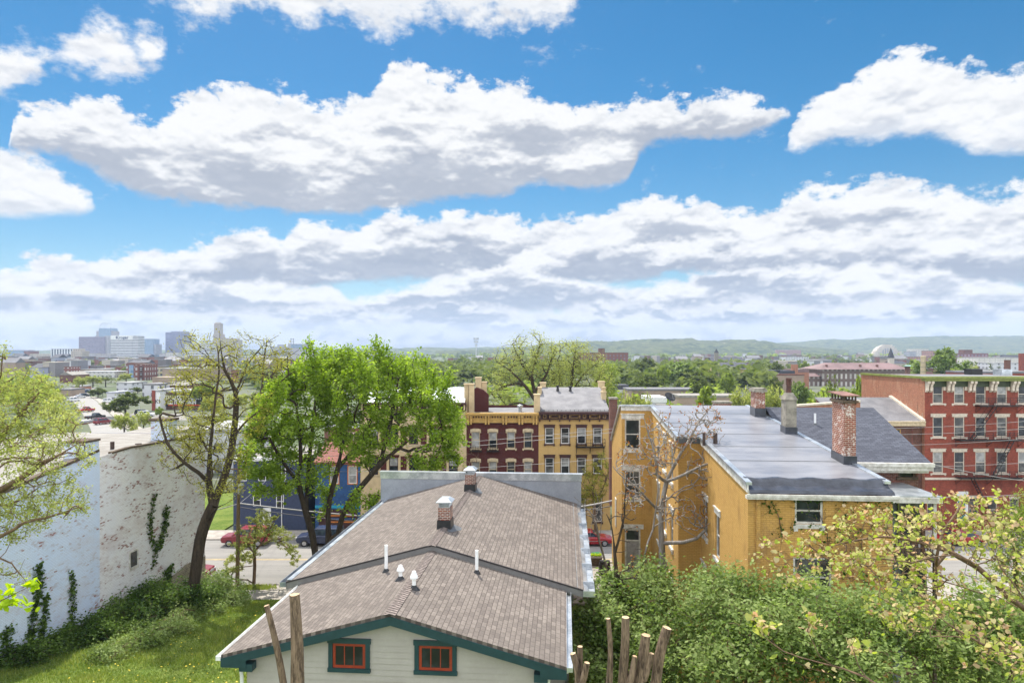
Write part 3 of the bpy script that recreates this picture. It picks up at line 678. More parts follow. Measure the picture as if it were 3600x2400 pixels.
mb.poly([(.06, near_, -.3), (.06, far_, -.3)] + pts[::-1]); PB.part(mb, 'foundation', M['rubble'])
mb = MB(); mb.poly([(-14, t, z - .03) for t, z in prof] + [(0.0, t, z - .03) for t, z in prof[::-1]][:0] + [(0.0, prof[-1][0], prof[-1][1] - .03), (0.0, prof[0][0], prof[0][1] - .03)]) if False else None
for (t0, z0), (t1, z1) in zip(prof, prof[1:]): mb.quad((-14, t0, z0 - .05), (0, t0, z0 - .05), (0, t1, z1 - .05), (-14, t1, z1 - .05))
za = q1.z - .15; mb.quad((-14, near_, za + sl_ * (near_ - seam)), (.0, near_, za + sl_ * (near_ - seam)), (0, seam, za), (-14, seam, za))
PB.part(mb, 'flat_roof', M['flat_roof_pale'])
mb = MB()
for (t0, z0), (t1, z1) in zip(prof[1:], prof[2:]):
    mb.hexa(((-.25, t0, z0 - .06), (.07, t0, z0 - .06), (.07, t1, z1 - .06), (-.25, t1, z1 - .06), (-.25, t0, z0 + .06), (.07, t0, z0 + .06), (.07, t1, z1 + .06), (-.25, t1, z1 + .06)))
z0 = za + sl_ * (near_ - seam); mb.hexa(((-.25, near_, z0), (.09, near_, z0), (.09, seam - .1, za), (-.25, seam - .1, za), (-.25, near_, z0 + .16), (.09, near_, z0 + .16), (.09, seam - .1, za + .16), (-.25, seam - .1, za + .16)))
PB.part(mb, 'roof_edge', M['oldwood'])
c0 = wl(200, 1036)      # broken chimney stub at the seam
mb = MB(); mb.box(-1.2, .05, seam - 1.5, seam - .1, q1.z - 1.6, q1.z + .55); st = PB.part(mb, 'chimney_stub', M['paint_blue'])
mb = MB(); mb.box(-1.3, .1, seam - 1.6, seam, q1.z + .55, q1.z + .68); PB.part(mb, 'cap', M['oldwood'], st)
cA = wl(400, 1003)
mb = MB(); mb.box(-1.5, -.1, cA.y - .55, cA.y + .55, topz - .3, topz + 1.5); st = PB.part(mb, 'chimney', M['paint_blue'])
mb = MB(); mb.box(-1.62, .0, cA.y - .67, cA.y + .67, topz + 1.5, topz + 1.68); PB.part(mb, 'cap', M['oldwood'], st)
for x, y, yt, r in ((258, 1036, 1014, .13), (305, 1031, 1023, .12), (318, 1030, 1018, .22)):
    c0 = fb.at_s(x, y, -1.0); mb = MB(); mb.tube([(c0.x, c0.y, c0.z - .3), (c0.x, c0.y, PZ(yt, fb.world(c0).y))], r, 10); PB.part(mb, 'roof_pipe', M['rust'])
a = wl(298, 1262); b = wl(314, 1300)      # the small square window
mb = MB(); t0, t1, z0, z1 = a.y, b.y, b.z + .12, a.z - .22; t0, t1 = min(t0, t1), max(t0, t1)
for bx in ((t0 - .1, t0, z0 - .08, z1 + .1), (t1, t1 + .1, z0 - .08, z1 + .1), (t0, t1, z1, z1 + .1), (t0 - .12, t1 + .12, z0 - .2, z0 - .0)): mb.box(.0, .07, *bx)
wn = PB.part(mb, 'window', M['wood_white']); mb = MB(); mb.box(-.05, .02, t0, t1, z0, z1); PB.part(mb, 'pane', M['glass'], wn)

# ================================================================ ochre building on the right
YB = Bld('ochre_building', 'ochre painted brick building with black membrane roof and three chimneys', 'building', PX(1718, 25), 25.0, TH, 3.2)
fy = YB.fr
c1 = Vector((0, 0, 0)); cR = fy.at_t(2050, 1135, 0); wY = cR.x
pan = fy.at_s(1610, 1010, 0.0); tp = pan.y                   # where the wing widens
sB = fy.at_t(1558, 1010, tp).x                               # left plane of the wider rear part
tr_ = fy.at_s(1497, 935, sB).y                               # front of the street block
sC = fy.at_t(1428, 940, tr_).x; tE = tr_ + 9.3
zf = PZ(1108, 25); zr = PZ(933, fy.world((sB, tr_, 0)).y); ks = (zr - zf) / tr_
def yroof(s, t): return zf + ks * t
zb = 2.8
def panel_wall(mb, o, h, u0, u1, z0, ztop, openings):
    """wall sheet in plane through o along unit h, with rectangular holes; ztop(u) gives its upper edge"""
    us = sorted({u0, u1, *[v for op in openings for v in op[:2]]}); zs = sorted({z0, *[v for op in openings for v in op[2:4]]})
    def pt(u, z): return (o[0] + h[0] * u, o[1] + h[1] * u, z)
    for a, b in zip(us, us[1:]):
        for c_, d in zip(zs, zs[1:] + [None]):
            if d is not None and any(op[0] <= a + 1e-6 and b <= op[1] + 1e-6 and op[2] <= c_ + 1e-6 and d <= op[3] + 1e-6 for op in openings): continue
            if d is None: mb.quad(pt(a, c_), pt(b, c_), pt(b, ztop(b)), pt(a, ztop(a)))
            else: mb.quad(pt(a, c_), pt(b, c_), pt(b, d), pt(a, d))
class Wall:
    """helper for windows on a wall plane: o origin, h horizontal unit, n outward normal"""
    def __init__(s, o, h, n): s.o, s.h, s.n = Vector((o[0], o[1], 0)), Vector((*h, 0)), Vector((*n, 0))
    def box(s, mb, u0, u1, z0, z1, n0, n1):
        p = []
        for z in (z0, z1):
            for u, n_ in ((u0, n1), (u1, n1), (u1, n0), (u0, n0)):
                q = s.o + s.h * u + s.n * n_; p.append((q.x, q.y, z))
        return mb.hexa(p)
def sash_window(B, wl_, u, z0, z1, w_, frame, pane=('glass', 'glass'), deep=.14, lintel=None, sill=None, name='window', fw=.075, arch=False, mid=.5, lower_bars=False):
    """double-hung window set in its opening: frame, two panes, lintel and sill"""
    mb = MB(); d0, d1 = -deep, -deep + .06
    wl_.box(mb, u - w_ / 2, u - w_ / 2 + fw, z0, z1, d0, d1); wl_.box(mb, u + w_ / 2 - fw, u + w_ / 2, z0, z1, d0, d1)
    wl_.box(mb, u - w_ / 2 + fw, u + w_ / 2 - fw, z1 - fw, z1, d0, d1); wl_.box(mb, u - w_ / 2 + fw, u + w_ / 2 - fw, z0, z0 + fw, d0, d1)
    zm = z0 + (z1 - z0) * mid; wl_.box(mb, u - w_ / 2 + fw, u + w_ / 2 - fw, zm - .03, zm + .03, d0, d1 - .01)
    wn = B.part(mb, name, M[frame])
    for a, b, k in ((zm + .03, z1 - fw, pane[0]), (z0 + fw, zm - .03, pane[1])):
        mb = MB(); wl_.box(mb, u - w_ / 2 + fw, u + w_ / 2 - fw, a, b, d0 + .005, d0 + .025); B.part(mb, 'pane', M[k], wn)
    if lintel:
        hh, ov, pr, mk = lintel; mb = MB(); wl_.box(mb, u - w_ / 2 - ov, u + w_ / 2 + ov, z1 + .003, z1 + hh, -.02, pr)
        if arch:
            q = [(u - w_ / 2 - ov, z1 + hh + .002), (u + w_ / 2 + ov, z1 + hh + .002), (u + w_ * .25, z1 + hh + .09), (u - w_ * .25, z1 + hh + .09)]
            mb.prism([wl_.o + wl_.h * a + Vector((0, 0, b)) for a, b in q], wl_.n * pr)
            for k in (-1, 1): wl_.box(mb, *sorted((u + k * (w_ / 2 + ov), u + k * (w_ / 2 + ov - .12))), z1 - .14, z1 + .0, -.02, pr * .9)
        else: wl_.box(mb, u - w_ / 2 - ov - .05, u + w_ / 2 + ov + .05, z1 + hh, z1 + hh + .06, -.02, pr + .05)
        B.part(mb, 'lintel', M[mk], wn)
    if sill:
        hh, ov, pr, mk = sill; mb = MB(); wl_.box(mb, u - w_ / 2 - ov, u + w_ / 2 + ov, z0 - hh, z0 - .003, -.1, pr)
        for k in (-1, 1): wl_.box(mb, *sorted((u + k * (w_ / 2 + ov - .02), u + k * (w_ / 2 + ov - .16))), z0 - hh - .1, z0 - hh, -.02, pr * .8)
        B.part(mb, 'sill', M[mk], wn)
    return wn
# --- left walls (lit), as sheets with holes
def side_openings(plane_s, boxes):
    r = []
    for xa, xb, ya, yb in boxes:     # pixel x of the two jambs, y of head/foot at the jamb xb
        a = fy.at_s(xa, ya, plane_s); b = fy.at_s(xb, yb, plane_s); r.append((min(a.y, b.y), max(a.y, b.y)))
    return r
opA = []; opB = []
def so(t0, t1, z0, z1): return (t0, t1, z0, z1)
tA = [(fy.at_s(1621, 1100, 0).y, 10.75, 12.45), (fy.at_s(1648, 1100, 0).y, 10.45, 12.35), (fy.at_s(1648, 1100, 0).y, 6.6, 8.7), (fy.at_s(1693, 1100, 0).y, 5.8, 7.6), (fy.at_s(1617, 1100, 0).y, 7.4, 9.1)]
for t, z0, z1 in tA: opA.append((t - .42, t + .42, z0, z1))
for x, lv in ((1513, ((13.4, 15.1), (9.9, 11.7), (6.2, 8.1))), (1528, ((13.1, 14.9), (9.7, 11.5), (6.0, 7.9))), (1543, ((12.9, 14.7), (9.5, 11.3), (5.8, 7.7)))):
    t = fy.at_s(x, 1000, sB).y
    for z0, z1 in lv: opB.append((t - .45, t + .45, z0 - .2, z1 - .2))
mb = MB(); panel_wall(mb, (0, 0), (0, 1), 0, tp, zb, lambda u: yroof(0, u) - .1, opA); mbB = mb
mb2 = MB(); panel_wall(mb2, (sB, 0), (0, 1), tp, tr_, zb, lambda u: yroof(0, u) - .1, opB)
for ops, xx, m_ in ((opA, 0, mb), (opB, sB, mb2)):
    for a, b, c_, d in ops:
        for q in (((xx, a, c_), (xx + .2, a, c_), (xx + .2, a, d), (xx, a, d)), ((xx, b, c_), (xx + .2, b, c_), (xx + .2, b, d), (xx, b, d)), ((xx, a, c_), (xx, b, c_), (xx + .2, b, c_), (xx + .2, a, c_)), ((xx, a, d), (xx, b, d), (xx + .2, b, d), (xx + .2, a, d))): m_.quad(*q)
YB.part(mb, 'wing_side_wall', M['yel_brick']); YB.part(mb2, 'rear_side_wall', M['yel_brick'])
wA = Wall((0, 0), (0, 1), (-1, 0)); wB = Wall((sB, 0), (0, 1), (-1, 0))
for ops, wl_ in ((opA, wA), (opB, wB)):
    for a, b, c_, d in ops: sash_window(YB, wl_, (a + b) / 2, c_, d, b - a - .002, 'wood_white', ('glass_warm', 'glass_warm'), .12, (.24, .16, .03, 'wood_white'), (.14, .12, .10, 'wood_white'))
# --- panel where the wing widens, street block front and left side, wing front
mb = MB(); mb.quad((sB, tp, zb), (.0, tp, zb), (.0, tp, yroof(0, tp) - .3), (sB, tp, yroof(0, tp) - .3)); YB.part(mb, 'return_wall', M['yel_brick'])
fw1 = fy.at_t(1453, 1000, tr_); u1 = fw1.x
lv = [fy.at_t(1453, y, tr_).z for y in (962, 1032, 1080, 1144, 1214, 1290)]
ops = [(u1 - .50, u1 + .50, lv[1], lv[0]), (u1 - .50, u1 + .50, lv[3], lv[2]), (u1 - .5, u1 + .5, lv[4] - 2.9, lv[4])]
mb = MB(); panel_wall(mb, (0, tr_), (1, 0), sC, sB, zb, lambda u: zr + .05, ops)
for a, b, c_, d in ops:
    for q in (((a, tr_, c_), (a, tr_ + .2, c_), (a, tr_ + .2, d), (a, tr_, d)), ((b, tr_, c_), (b, tr_ + .2, c_), (b, tr_ + .2, d), (b, tr_, d)), ((a, tr_, d), (b, tr_, d), (b, tr_ + .2, d), (a, tr_ + .2, d)), ((a, tr_, c_), (b, tr_, c_), (b, tr_ + .2, c_), (a, tr_ + .2, c_))): mb.quad(*q)
YB.part(mb, 'street_block_wall', M['yel_brick'])
wF = Wall((0, tr_), (1, 0), (0, -1))
for (a, b, c_, d), pn in zip(ops[:2], (('glass', 'glass'), ('glass_warm', 'glass_warm'))):
    sash_window(YB, wF, u1, c_, d, b - a - .002, 'wood_white', pn, .1, (.30, .22, .03, 'wood_white'), (.2, .1, .08, 'wood_white'), mid=.5, fw=.09)
a, b, c_, d = ops[2]; mb = MB(); wF.box(mb, a, a + .1, c_, d, -.1, -.02); wF.box(mb, b - .1, b, c_, d, -.1, -.02); wF.box(mb, a + .1, b - .1, d - .1, d, -.1, -.02); wF.box(mb, a + .1, b - .1, d - .8, d - .72, -.1, -.03); wF.box(mb, a - .2, b + .2, d + .003, d + .3, -.02, .03)
dr = YB.part(mb, 'door', M['wood_white']); mb = MB(); wF.box(mb, a + .1, b - .1, d - .72, d - .1, -.095, -.08); YB.part(mb, 'transom', M['glass'], dr)
mb = MB(); wF.box(mb, a + .1, b - .1, c_, d - .8, -.095, -.06)
for k in (.22, .6): wF.box(mb, a + .1 + k * .75, a + .1 + k * .75 + .2, c_ + .2, d - 1.0, -.06, -.045)
YB.part(mb, 'door_leaf', plain('grey_door', (.33, .31, .30), .7, .2, 4), dr)
mb = MB(); panel_wall(mb, (sC, 0), (0, 1), tr_, tE, zb - 2.7, lambda u: zr + .05 - .42 * max(0, (u - tr_ - .8)), []); YB.part(mb, 'street_block_side', M['yel_brick'])
mb = MB(); mb.box(sC - .06, sC + .02, tr_ + 4.5, tr_ + 5.3, 7.0, 9.0); YB.part(mb, 'side_window', M['wood_white'])
# wing front
uw = fy.at_t(1858, 1190, 0).x; ul = fy.at_t(1866, 1325, 0).x
zz = [fy.at_t(1860, y, 0).z for y in (1143, 1203, 1280, 1372)]
ops = [(uw - .50, uw + .50, zz[1], zz[0]), (ul - .68, ul + .68, zz[3], zz[2])]
mb = MB(); panel_wall(mb, (0, 0), (1, 0), 0, wY, zb, lambda u: zf - .42, ops)
for a, b, c_, d in ops:
    for q in (((a, 0, c_), (a, .2, c_), (a, .2, d), (a, 0, d)), ((b, 0, c_), (b, .2, c_), (b, .2, d), (b, 0, d)), ((a, 0, d), (b, 0, d), (b, .2, d), (a, .2, d)), ((a, 0, c_), (b, 0, c_), (b, .2, c_), (a, .2, c_))): mb.quad(*q)
YB.part(mb, 'wing_front_wall', M['yel_grimy_shaded'])
wW = Wall((0, 0), (1, 0), (0, -1))
sash_window(YB, wW, uw, zz[1], zz[0], .996, 'wood_white', ('glass', 'glass'), .1, None, (.16, .06, .05, 'wood_white'))
wn = sash_window(YB, wW, ul, zz[3], zz[2], 1.356, 'wood_white', ('glass_warm', 'glass_warm'), .1)
mb = MB(); wW.box(mb, .28, .42, zb, zf - .44, 0, .10); YB.part(mb, 'corner_pilaster', M['yel_grimy_shaded'])
# wing right side and rear closing walls
mb = MB(); mb.quad((wY, 0, zb), (wY, tr_, zb), (wY, tr_, zr), (wY, 0, zf - .4)); mb.quad((sC, tE, 0), (wY, tE, 0), (wY, tE, zr - 3), (sC, tE, zr - 3)); YB.part(mb, 'far_side_wall', M['dark_brick'])
# roof sheets, lapped seams, edge trims
tR = tr_ + .6
mb = MB(); t0 = .75
mb.poly([(0.12, t0, yroof(0, t0)), (wY - .1, t0, yroof(0, t0)), (wY - .1, tR, yroof(0, tR)), (sB + .1, tR, yroof(0, tR)), (sB + .1, tp + .1, yroof(0, tp)), (.12, tp + .1, yroof(0, tp))])
zt = yroof(0, tR); mb.poly([(sC + .1, tR, zt), (wY, tR, zt), (wY, tE, zt - 3.3), (sC + .1, tE, zt - 3.3)])
mb.poly([(sC + .1, tr_ + .1, zr + .06), (sB + .1, tr_ + .1, zr + .06), (sB + .1, tR, zt), (sC + .1, tR, zt)])
YB.part(mb, 'membrane_roof', M['membrane'])
for t in (3.6, 6.5, 9.6, 12.8, 16.2):
    mb = MB(); mb.quad((.15 if t < tp else sB + .15, t, yroof(0, t) + .006), (wY - .12, t, yroof(0, t) + .006), (wY - .12, t + .07, yroof(0, t + .07) + .012), (.15 if t < tp else sB + .15, t + .07, yroof(0, t + .07) + .012))
    YB.part(mb, 'roof_seam', M['lead'])
mb = MB()      # rolled black edge and gutter trough along the front eave
n_ = 24; pr = [(-.22, -.34), (-.14, -.24), (.30, -.16), (.42, -.02), (.52, .08), (.66, .09), (.76, .03)]
for i in range(n_):
    for (ta, za_), (tb, zb_) in zip(pr, pr[1:]):
        s0, s1 = wY * i / n_, wY * (i + 1) / n_
        wob = lambda s, t_: .03 * math.sin(s * 5 + t_ * 3) * (1 if t_ > .2 else .3)
        mb.quad((s0, ta, zf + za_ + wob(s0, ta)), (s1, ta, zf + za_ + wob(s1, ta)), (s1, tb, zf + zb_ + wob(s1, tb)), (s0, tb, zf + zb_ + wob(s0, tb)))
YB.part(mb, 'eave_membrane', M['membrane_dark'], smooth=True)
mb = MB(); mb.box(-.1, wY + .1, -.28, -.0, zf - .55, zf - .44); mb.box(-.12, wY + .12, -.32, -.26, zf - .47, zf - .36); YB.part(mb, 'eave_board', M['wood_white'])
def strip(mb, s, t0, t1, w0, w1, up0, up1):
    z0, z1 = yroof(0, t0), yroof(0, t1)
    mb.hexa(((s + w0, t0, z0 + up0), (s + w1, t0, z0 + up0), (s + w1, t1, z1 + up0), (s + w0, t1, z1 + up0), (s + w0, t0, z0 + up1), (s + w1, t0, z0 + up1), (s + w1, t1, z1 + up1), (s + w0, t1, z1 + up1)))
mb = MB(); mb2 = MB()
for s, t0, t1 in ((0, -.1, tp), (sB, tp + .0, tr_)):
    strip(mb, s, t0, t1, -.10, .12, -.06, .05); strip(mb2, s, t0, t1, -.055, -.004, -.34, -.065)
strip(mb, wY, .3, tR, -.14, .08, -.05, .05)
YB.part(mb, 'roof_edge_metal', M['galv']); 
mb2.box(sC - .05, sB + .05, tr_ - .05, tr_ - .004, zr - .28, zr - .0); YB.part(mb2, 'frieze_board', M['wood_white'])
mb = MB(); mb.box(sC - .12, sB + .04, tr_ - .12, tr_ + .2, zr - .0, zr + .09)
n_ = 8
mb.prism([(sC - .12, tr_ + .2, zr + .09), (sC - .12, tr_ + .9, zr + .0), (sC - .12, tE, zr - .38 * (tE - tr_ - .8)), (sC - .12, tE, zr - .2 - .38 * (tE - tr_ - .8)), (sC - .12, tr_ + .9, zr - .2), (sC - .12, tr_ + .2, zr - .05)], (.25, 0, 0))
YB.part(mb, 'street_block_edge', M['galv'])
mb = MB(); mb.box(sB - .06, .10, tp - .08, tp + .5, yroof(0, tp) - .3, yroof(0, tp) + .02); YB.part(mb, 'return_cap', M['lead'])
for x, y, yt, r in ((2475 / 1.5306, 1019, 1010, .07), (1643, 1019, 1004, .1)):
    c0 = fy.on(x, 1000 + 18, lambda s, t: yroof(0, t)); mb = MB(); mb.tube([c0 - Vector((0, 0, .1)), c0 + Vector((0, 0, .5))], r, 10); YB.part(mb, 'roof_pipe', M['rust'])
# chimneys on the right edge
def stack(px, py, wpx_l, wpx_r, ytop, mat, name='chimney'):
    """px,py: pixel of the nearest base corner; widths of its left and right faces in pixels at that distance"""
    c0 = fy.on(px, py, lambda s, t: yroof(0, t)); wd = fy.world(c0); k = wd.y / F
    w_ = wpx_r * k; zt = PZ(ytop, wd.y); return c0, w_, zt
def chim(px, py, wfront, depth, ytop, mat, flash=.42):
    c0 = fy.on(px, py, lambda s, t: yroof(0, t)); Yw = fy.world(c0).y; w_ = wfront * Yw / F; zt = PZ(ytop, Yw); z0 = c0.z - .2
    mb = MB(); mb.box(c0.x, c0.x + w_, c0.y, c0.y + depth, z0, zt); ch = YB.part(mb, 'chimney', M[mat])
    mb = MB(); e = .035; zs = yroof(0, c0.y); zq = yroof(0, c0.y + depth)
    mb.hexa(((c0.x - e, c0.y - e, zs - .1), (c0.x + w_ + e, c0.y - e, zs - .1), (c0.x + w_ + e, c0.y + depth + e, zq - .1), (c0.x - e, c0.y + depth + e, zq - .1),
             (c0.x - e, c0.y - e, zs + flash), (c0.x + w_ + e, c0.y - e, zs + flash), (c0.x + w_ + e, c0.y + depth + e, zq + flash), (c0.x - e, c0.y + depth + e, zq + flash)))
    YB.part(mb, 'flashing', M['membrane_dark'], ch)
    return ch, c0, w_, zt
ch, c0, w_, zt = chim(1735, 957, 22, 1.0, 900, 'peel_brick', .5)
mb = MB(); mb.box(c0.x - .1, c0.x + w_ + .1, c0.y - .1, c0.y + 1.1, zt, zt + .14); mb.box(c0.x - .05, c0.x + w_ + .05, c0.y - .05, c0.y + 1.05, zt + .14, zt + .22); YB.part(mb, 'cap', M['stucco'], ch)
ch, c0, w_, zt = chim(1805, 996, 24, .75, 918, 'stucco', .34)
mb = MB(); d = .75; cx_, cy_ = c0.x + w_ / 2, c0.y + d / 2
mb.hexa(((c0.x - .06, c0.y - .06, zt), (c0.x + w_ + .06, c0.y - .06, zt), (c0.x + w_ + .06, c0.y + d + .06, zt), (c0.x - .06, c0.y + d + .06, zt), (cx_ - .16, cy_ - .16, zt + .34), (cx_ + .16, cy_ - .16, zt + .34), (cx_ + .16, cy_ + .16, zt + .34), (cx_ - .16, cy_ + .16, zt + .34)))
YB.part(mb, 'sloped_cap', M['stucco'], ch)
mb = MB(); mb.lathe((cx_, cy_, zt + .3), [(.13, 0), (.12, .45), (.15, .47), (.15, .53), (.12, .54), (.15, .58), (.15, .64), (.12, .65), (.15, .69), (.15, .76), (.13, .80), (.06, .80)], 14); YB.part(mb, 'clay_pot', M['terracotta'], ch)
ch, c0, w_, zt = chim(1939, 1066, 26, 1.25, 925, 'peel_brick', .34)
d = 1.25; mb = MB(); mb.box(c0.x - .08, c0.x + w_ + .08, c0.y - .08, c0.y + d + .08, zt, zt + .1)
for ux in (0, 1):
    for k in range(5): mb.box(c0.x + ux * (w_ - .02) - .02, c0.x + ux * (w_ - .02) + .03, c0.y + d * k / 4 - .03, c0.y + d * k / 4 + .03, zt - .05, zt + .30)
mb.box(c0.x - .05, c0.x - .01, c0.y - .05, c0.y + d, zt - .02, zt + .12)
hd = YB.part(mb, 'hood_frame', M['oldwood'], ch)
mb = MB(); mb.hexa(((c0.x - .13, c0.y - .16, zt + .28), (c0.x + w_ + .10, c0.y - .16, zt + .28), (c0.x + w_ + .10, c0.y + d + .16, zt + .36), (c0.x - .13, c0.y + d + .16, zt + .36), (c0.x - .13, c0.y - .16, zt + .31), (c0.x + w_ + .10, c0.y - .16, zt + .31), (c0.x + w_ + .10, c0.y + d + .16, zt + .40), (c0.x - .13, c0.y + d + .16, zt + .40)))
YB.part(mb, 'hood', plain('rusty_sheet', (.25, .12, .09), .6, .3, 3), ch)
# dish and small stacks behind the ridge
# ================================================================ buildings across the street
KF = YF / F
def fx(x): return (x - CX) * KF
def fz(y): return CAMZ - (y - CY) * KF
def block(name, label, cat, xl, xr, z_top, wallmat, depth=12, side=None, x_is_m=False, group=None, openings=(), y0=YF, roof='mansard', roof_z=None):
    X0, X1 = (xl, xr) if x_is_m else (fx(xl), fx(xr))
    B = Bld(name, label, cat, X0, y0, 0.0, 0.0, group); W = X1 - X0
    mb = MB(); panel_wall(mb, (0, 0), (1, 0), 0, W, 0.0, lambda u: z_top, list(openings))
    for a, b, c_, d in openings:
        for q in (((a, 0, c_), (a, .25, c_), (a, .25, d), (a, 0, d)), ((b, 0, c_), (b, .25, c_), (b, .25, d), (b, 0, d)), ((a, 0, d), (b, 0, d), (b, .25, d), (a, .25, d)), ((a, 0, c_), (b, 0, c_), (b, .25, c_), (a, .25, c_))): mb.quad(*q)
    B.part(mb, 'front_wall', M[wallmat])
    mb = MB(); mb.quad((0, 0, 0), (0, depth, 0), (0, depth, z_top), (0, 0, z_top)); mb.quad((W, 0, 0), (W, depth, 0), (W, depth, z_top), (W, 0, z_top)); mb.quad((0, depth, 0), (W, depth, 0), (W, depth, z_top), (0, depth, z_top))
    B.part(mb, 'side_walls', M[side or wallmat])
    mb = MB(); rz = roof_z if roof_z else z_top - .02; mb.quad((0, 0, rz), (W, 0, rz), (W, depth, rz), (0, depth, rz)); B.part(mb, 'roof', M[roof])
    B.W, B.X0 = W, X0; B.wall = Wall((0, 0), (1, 0), (0, -1)); return B
def ops_of(X0, cols, rows, w_): return [(fx(c_) - X0 - w_ / 2, fx(c_) - X0 + w_ / 2, z0, z1) for c_ in cols for z0, z1 in rows]
def rail(mb, wl_, u0, u1, z0, z1, n_, posts=5, bars=3):
    r = .018
    for k in range(bars + 1):
        z = z0 + (z1 - z0) * k / bars; wl_.box(mb, u0, u1, z - r, z + r, n_ - r, n_ + r)
    for k in range(posts + 1):
        u = u0 + (u1 - u0) * k / posts; wl_.box(mb, u - r, u + r, z0 - .02, z1 + .02, n_ - r * .9, n_ + r * .9)
    for u in (u0, u1):
        for k in range(bars + 1):
            z = z0 + (z1 - z0) * k / bars; wl_.box(mb, u - r * .9, u + r * .9, z - r * .9, z + r * .9, 0.01, n_)
def balcony(B, wl_, u0, u1, zf_, h_, dep=.9, posts=5, bars=3, name='fire_escape_balcony'):
    mb = MB(); wl_.box(mb, u0, u1, zf_ - .06, zf_, .01, dep); rail(mb, wl_, u0, u1, zf_ + .12, zf_ + h_, dep, posts, bars)
    for u in (u0 + .1, u1 - .1, (u0 + u1) / 2):
        a = wl_.o + wl_.h * u + wl_.n * .03 + Vector((0, 0, zf_ - .75)); b = wl_.o + wl_.h * u + wl_.n * (dep - .05) + Vector((0, 0, zf_ - .06)); mb.tube([a, b], .025, 4)
        mb.tube([wl_.o + wl_.h * u + wl_.n * .03 + Vector((0, 0, zf_ - .8)), wl_.o + wl_.h * u + wl_.n * .03 + Vector((0, 0, zf_))], .02, 4)
    return B.part(mb, name, M['iron'])
def stair(B, wl_, u0, z0, u1, z1, n_, w_=.55, steps=12):
    mb = MB()
    for q in (0, w_):
        a = wl_.o + wl_.h * u0 + wl_.n * (n_ + q) + Vector((0, 0, z0)); b = wl_.o + wl_.h * u1 + wl_.n * (n_ + q) + Vector((0, 0, z1))
        mb.tube([a, b], .05, 4); mb.tube([a + Vector((0, 0, .85)), b + Vector((0, 0, .85))], .016, 4); mb.tube([b, b + Vector((0, 0, .85))], .016, 4); mb.tube([a, a + Vector((0, 0, .85))], .016, 4)
    for k in range(1, steps):
        t = k / steps; u = u0 + (u1 - u0) * t; z = z0 + (z1 - z0) * t; wl_.box(mb, u - .1, u + .1, z - .015, z + .015, n_, n_ + w_)
    return B.part(mb, 'fire_escape_stair', M['iron'])
# ---- maroon brick house with mustard cornice
cols = (1092.6, 1132, 1173.7, 1212.8); rows = ((fz(1029), fz(991)), (fz(1097), fz(1059)), (1.2, 3.6))
ops = ops_of(fx(1071.7), cols, rows, .92)
B = block('rowhouse', 'maroon painted brick rowhouse with bracketed mustard cornice and cream arched lintels', 'house', 1071.7, 1237, fz(948), 'brown_brick', 11, openings=ops, roof_z=fz(948) - .3)
pn = (('glass_curtain', 'glass_curtain'), ('glass_curtain', 'glass'), ('glass_curtain', 'glass'), ('glass_warm', 'glass'))
for i, c_ in enumerate(cols):
    for j, (z0, z1) in enumerate(rows):
        sash_window(B, B.wall, fx(c_) - B.X0, z0, z1, .916, 'cream', pn[i] if j == 0 else pn[(i + 1) % 4], .14, (.26, .12, .06, 'cream'), (.14, .16, .10, 'cream'), arch=True)
mb = MB(); zt = fz(947); zb_ = fz(968); wl_ = B.wall; W = B.W
wl_.box(mb, -.0, W, zb_, zt - .34, 0, .14); wl_.box(mb, -.08, W + .0, zt - .34, zt - .2, 0, .45); wl_.box(mb, -.12, W + .0, zt - .2, zt, 0, .60); wl_.box(mb, .0, W, zb_ - .1, zb_, 0, .22)
cor = B.part(mb, 'cornice', M['cornice_yel'])
for u in (.25, 1.95, 3.0 + .55, 5.3, 5.3 + 1.7, 7.45):
    pass
for u in (.18, .50, 2.1, 2.42, 4.0, 4.32, 5.75, 6.07, 7.3, 7.62):
    mb = MB(); wl_.box(mb, u - .09, u + .09, zb_ - .28, zt - .36, .14, .36); wl_.box(mb, u - .11, u + .11, zt - .55, zt - .341, .36, .42); B.part(mb, 'bracket', M['cornice_yel'], cor)
mb = MB()
for k in range(26):
    u = .1 + k * .295; wl_.box(mb, u, u + .13, zt - .58, zt - .36, .141, .165)
B.part(mb, 'dentils', M['maroon'], cor); mb = MB(); wl_.box(mb, 0, W, zb_ - .17, zb_ - .11, 0, .16); B.part(mb, 'cornice_line', M['maroon'], cor)
for c_ in cols[:2]:
    u = fx(c_) - B.X0; mb = MB(); wl_.box(mb, u - .7, u + .7, rows[0][0] - .34, rows[0][0] - .28, 0, .42); rail(mb, wl_, u - .55, u + .55, rows[0][0] - .24, rows[0][0] + .34, .42, 4, 2); B.part(mb, 'window_rail', M['iron'])
mb = MB(); mb.lathe((5.9, 5.0, fz(948) - .3), [(.2, 0), (.2, .5), (.35, .55), (.35, .75), (.1, .85)], 12); B.part(mb, 'roof_vent', M['galv'])
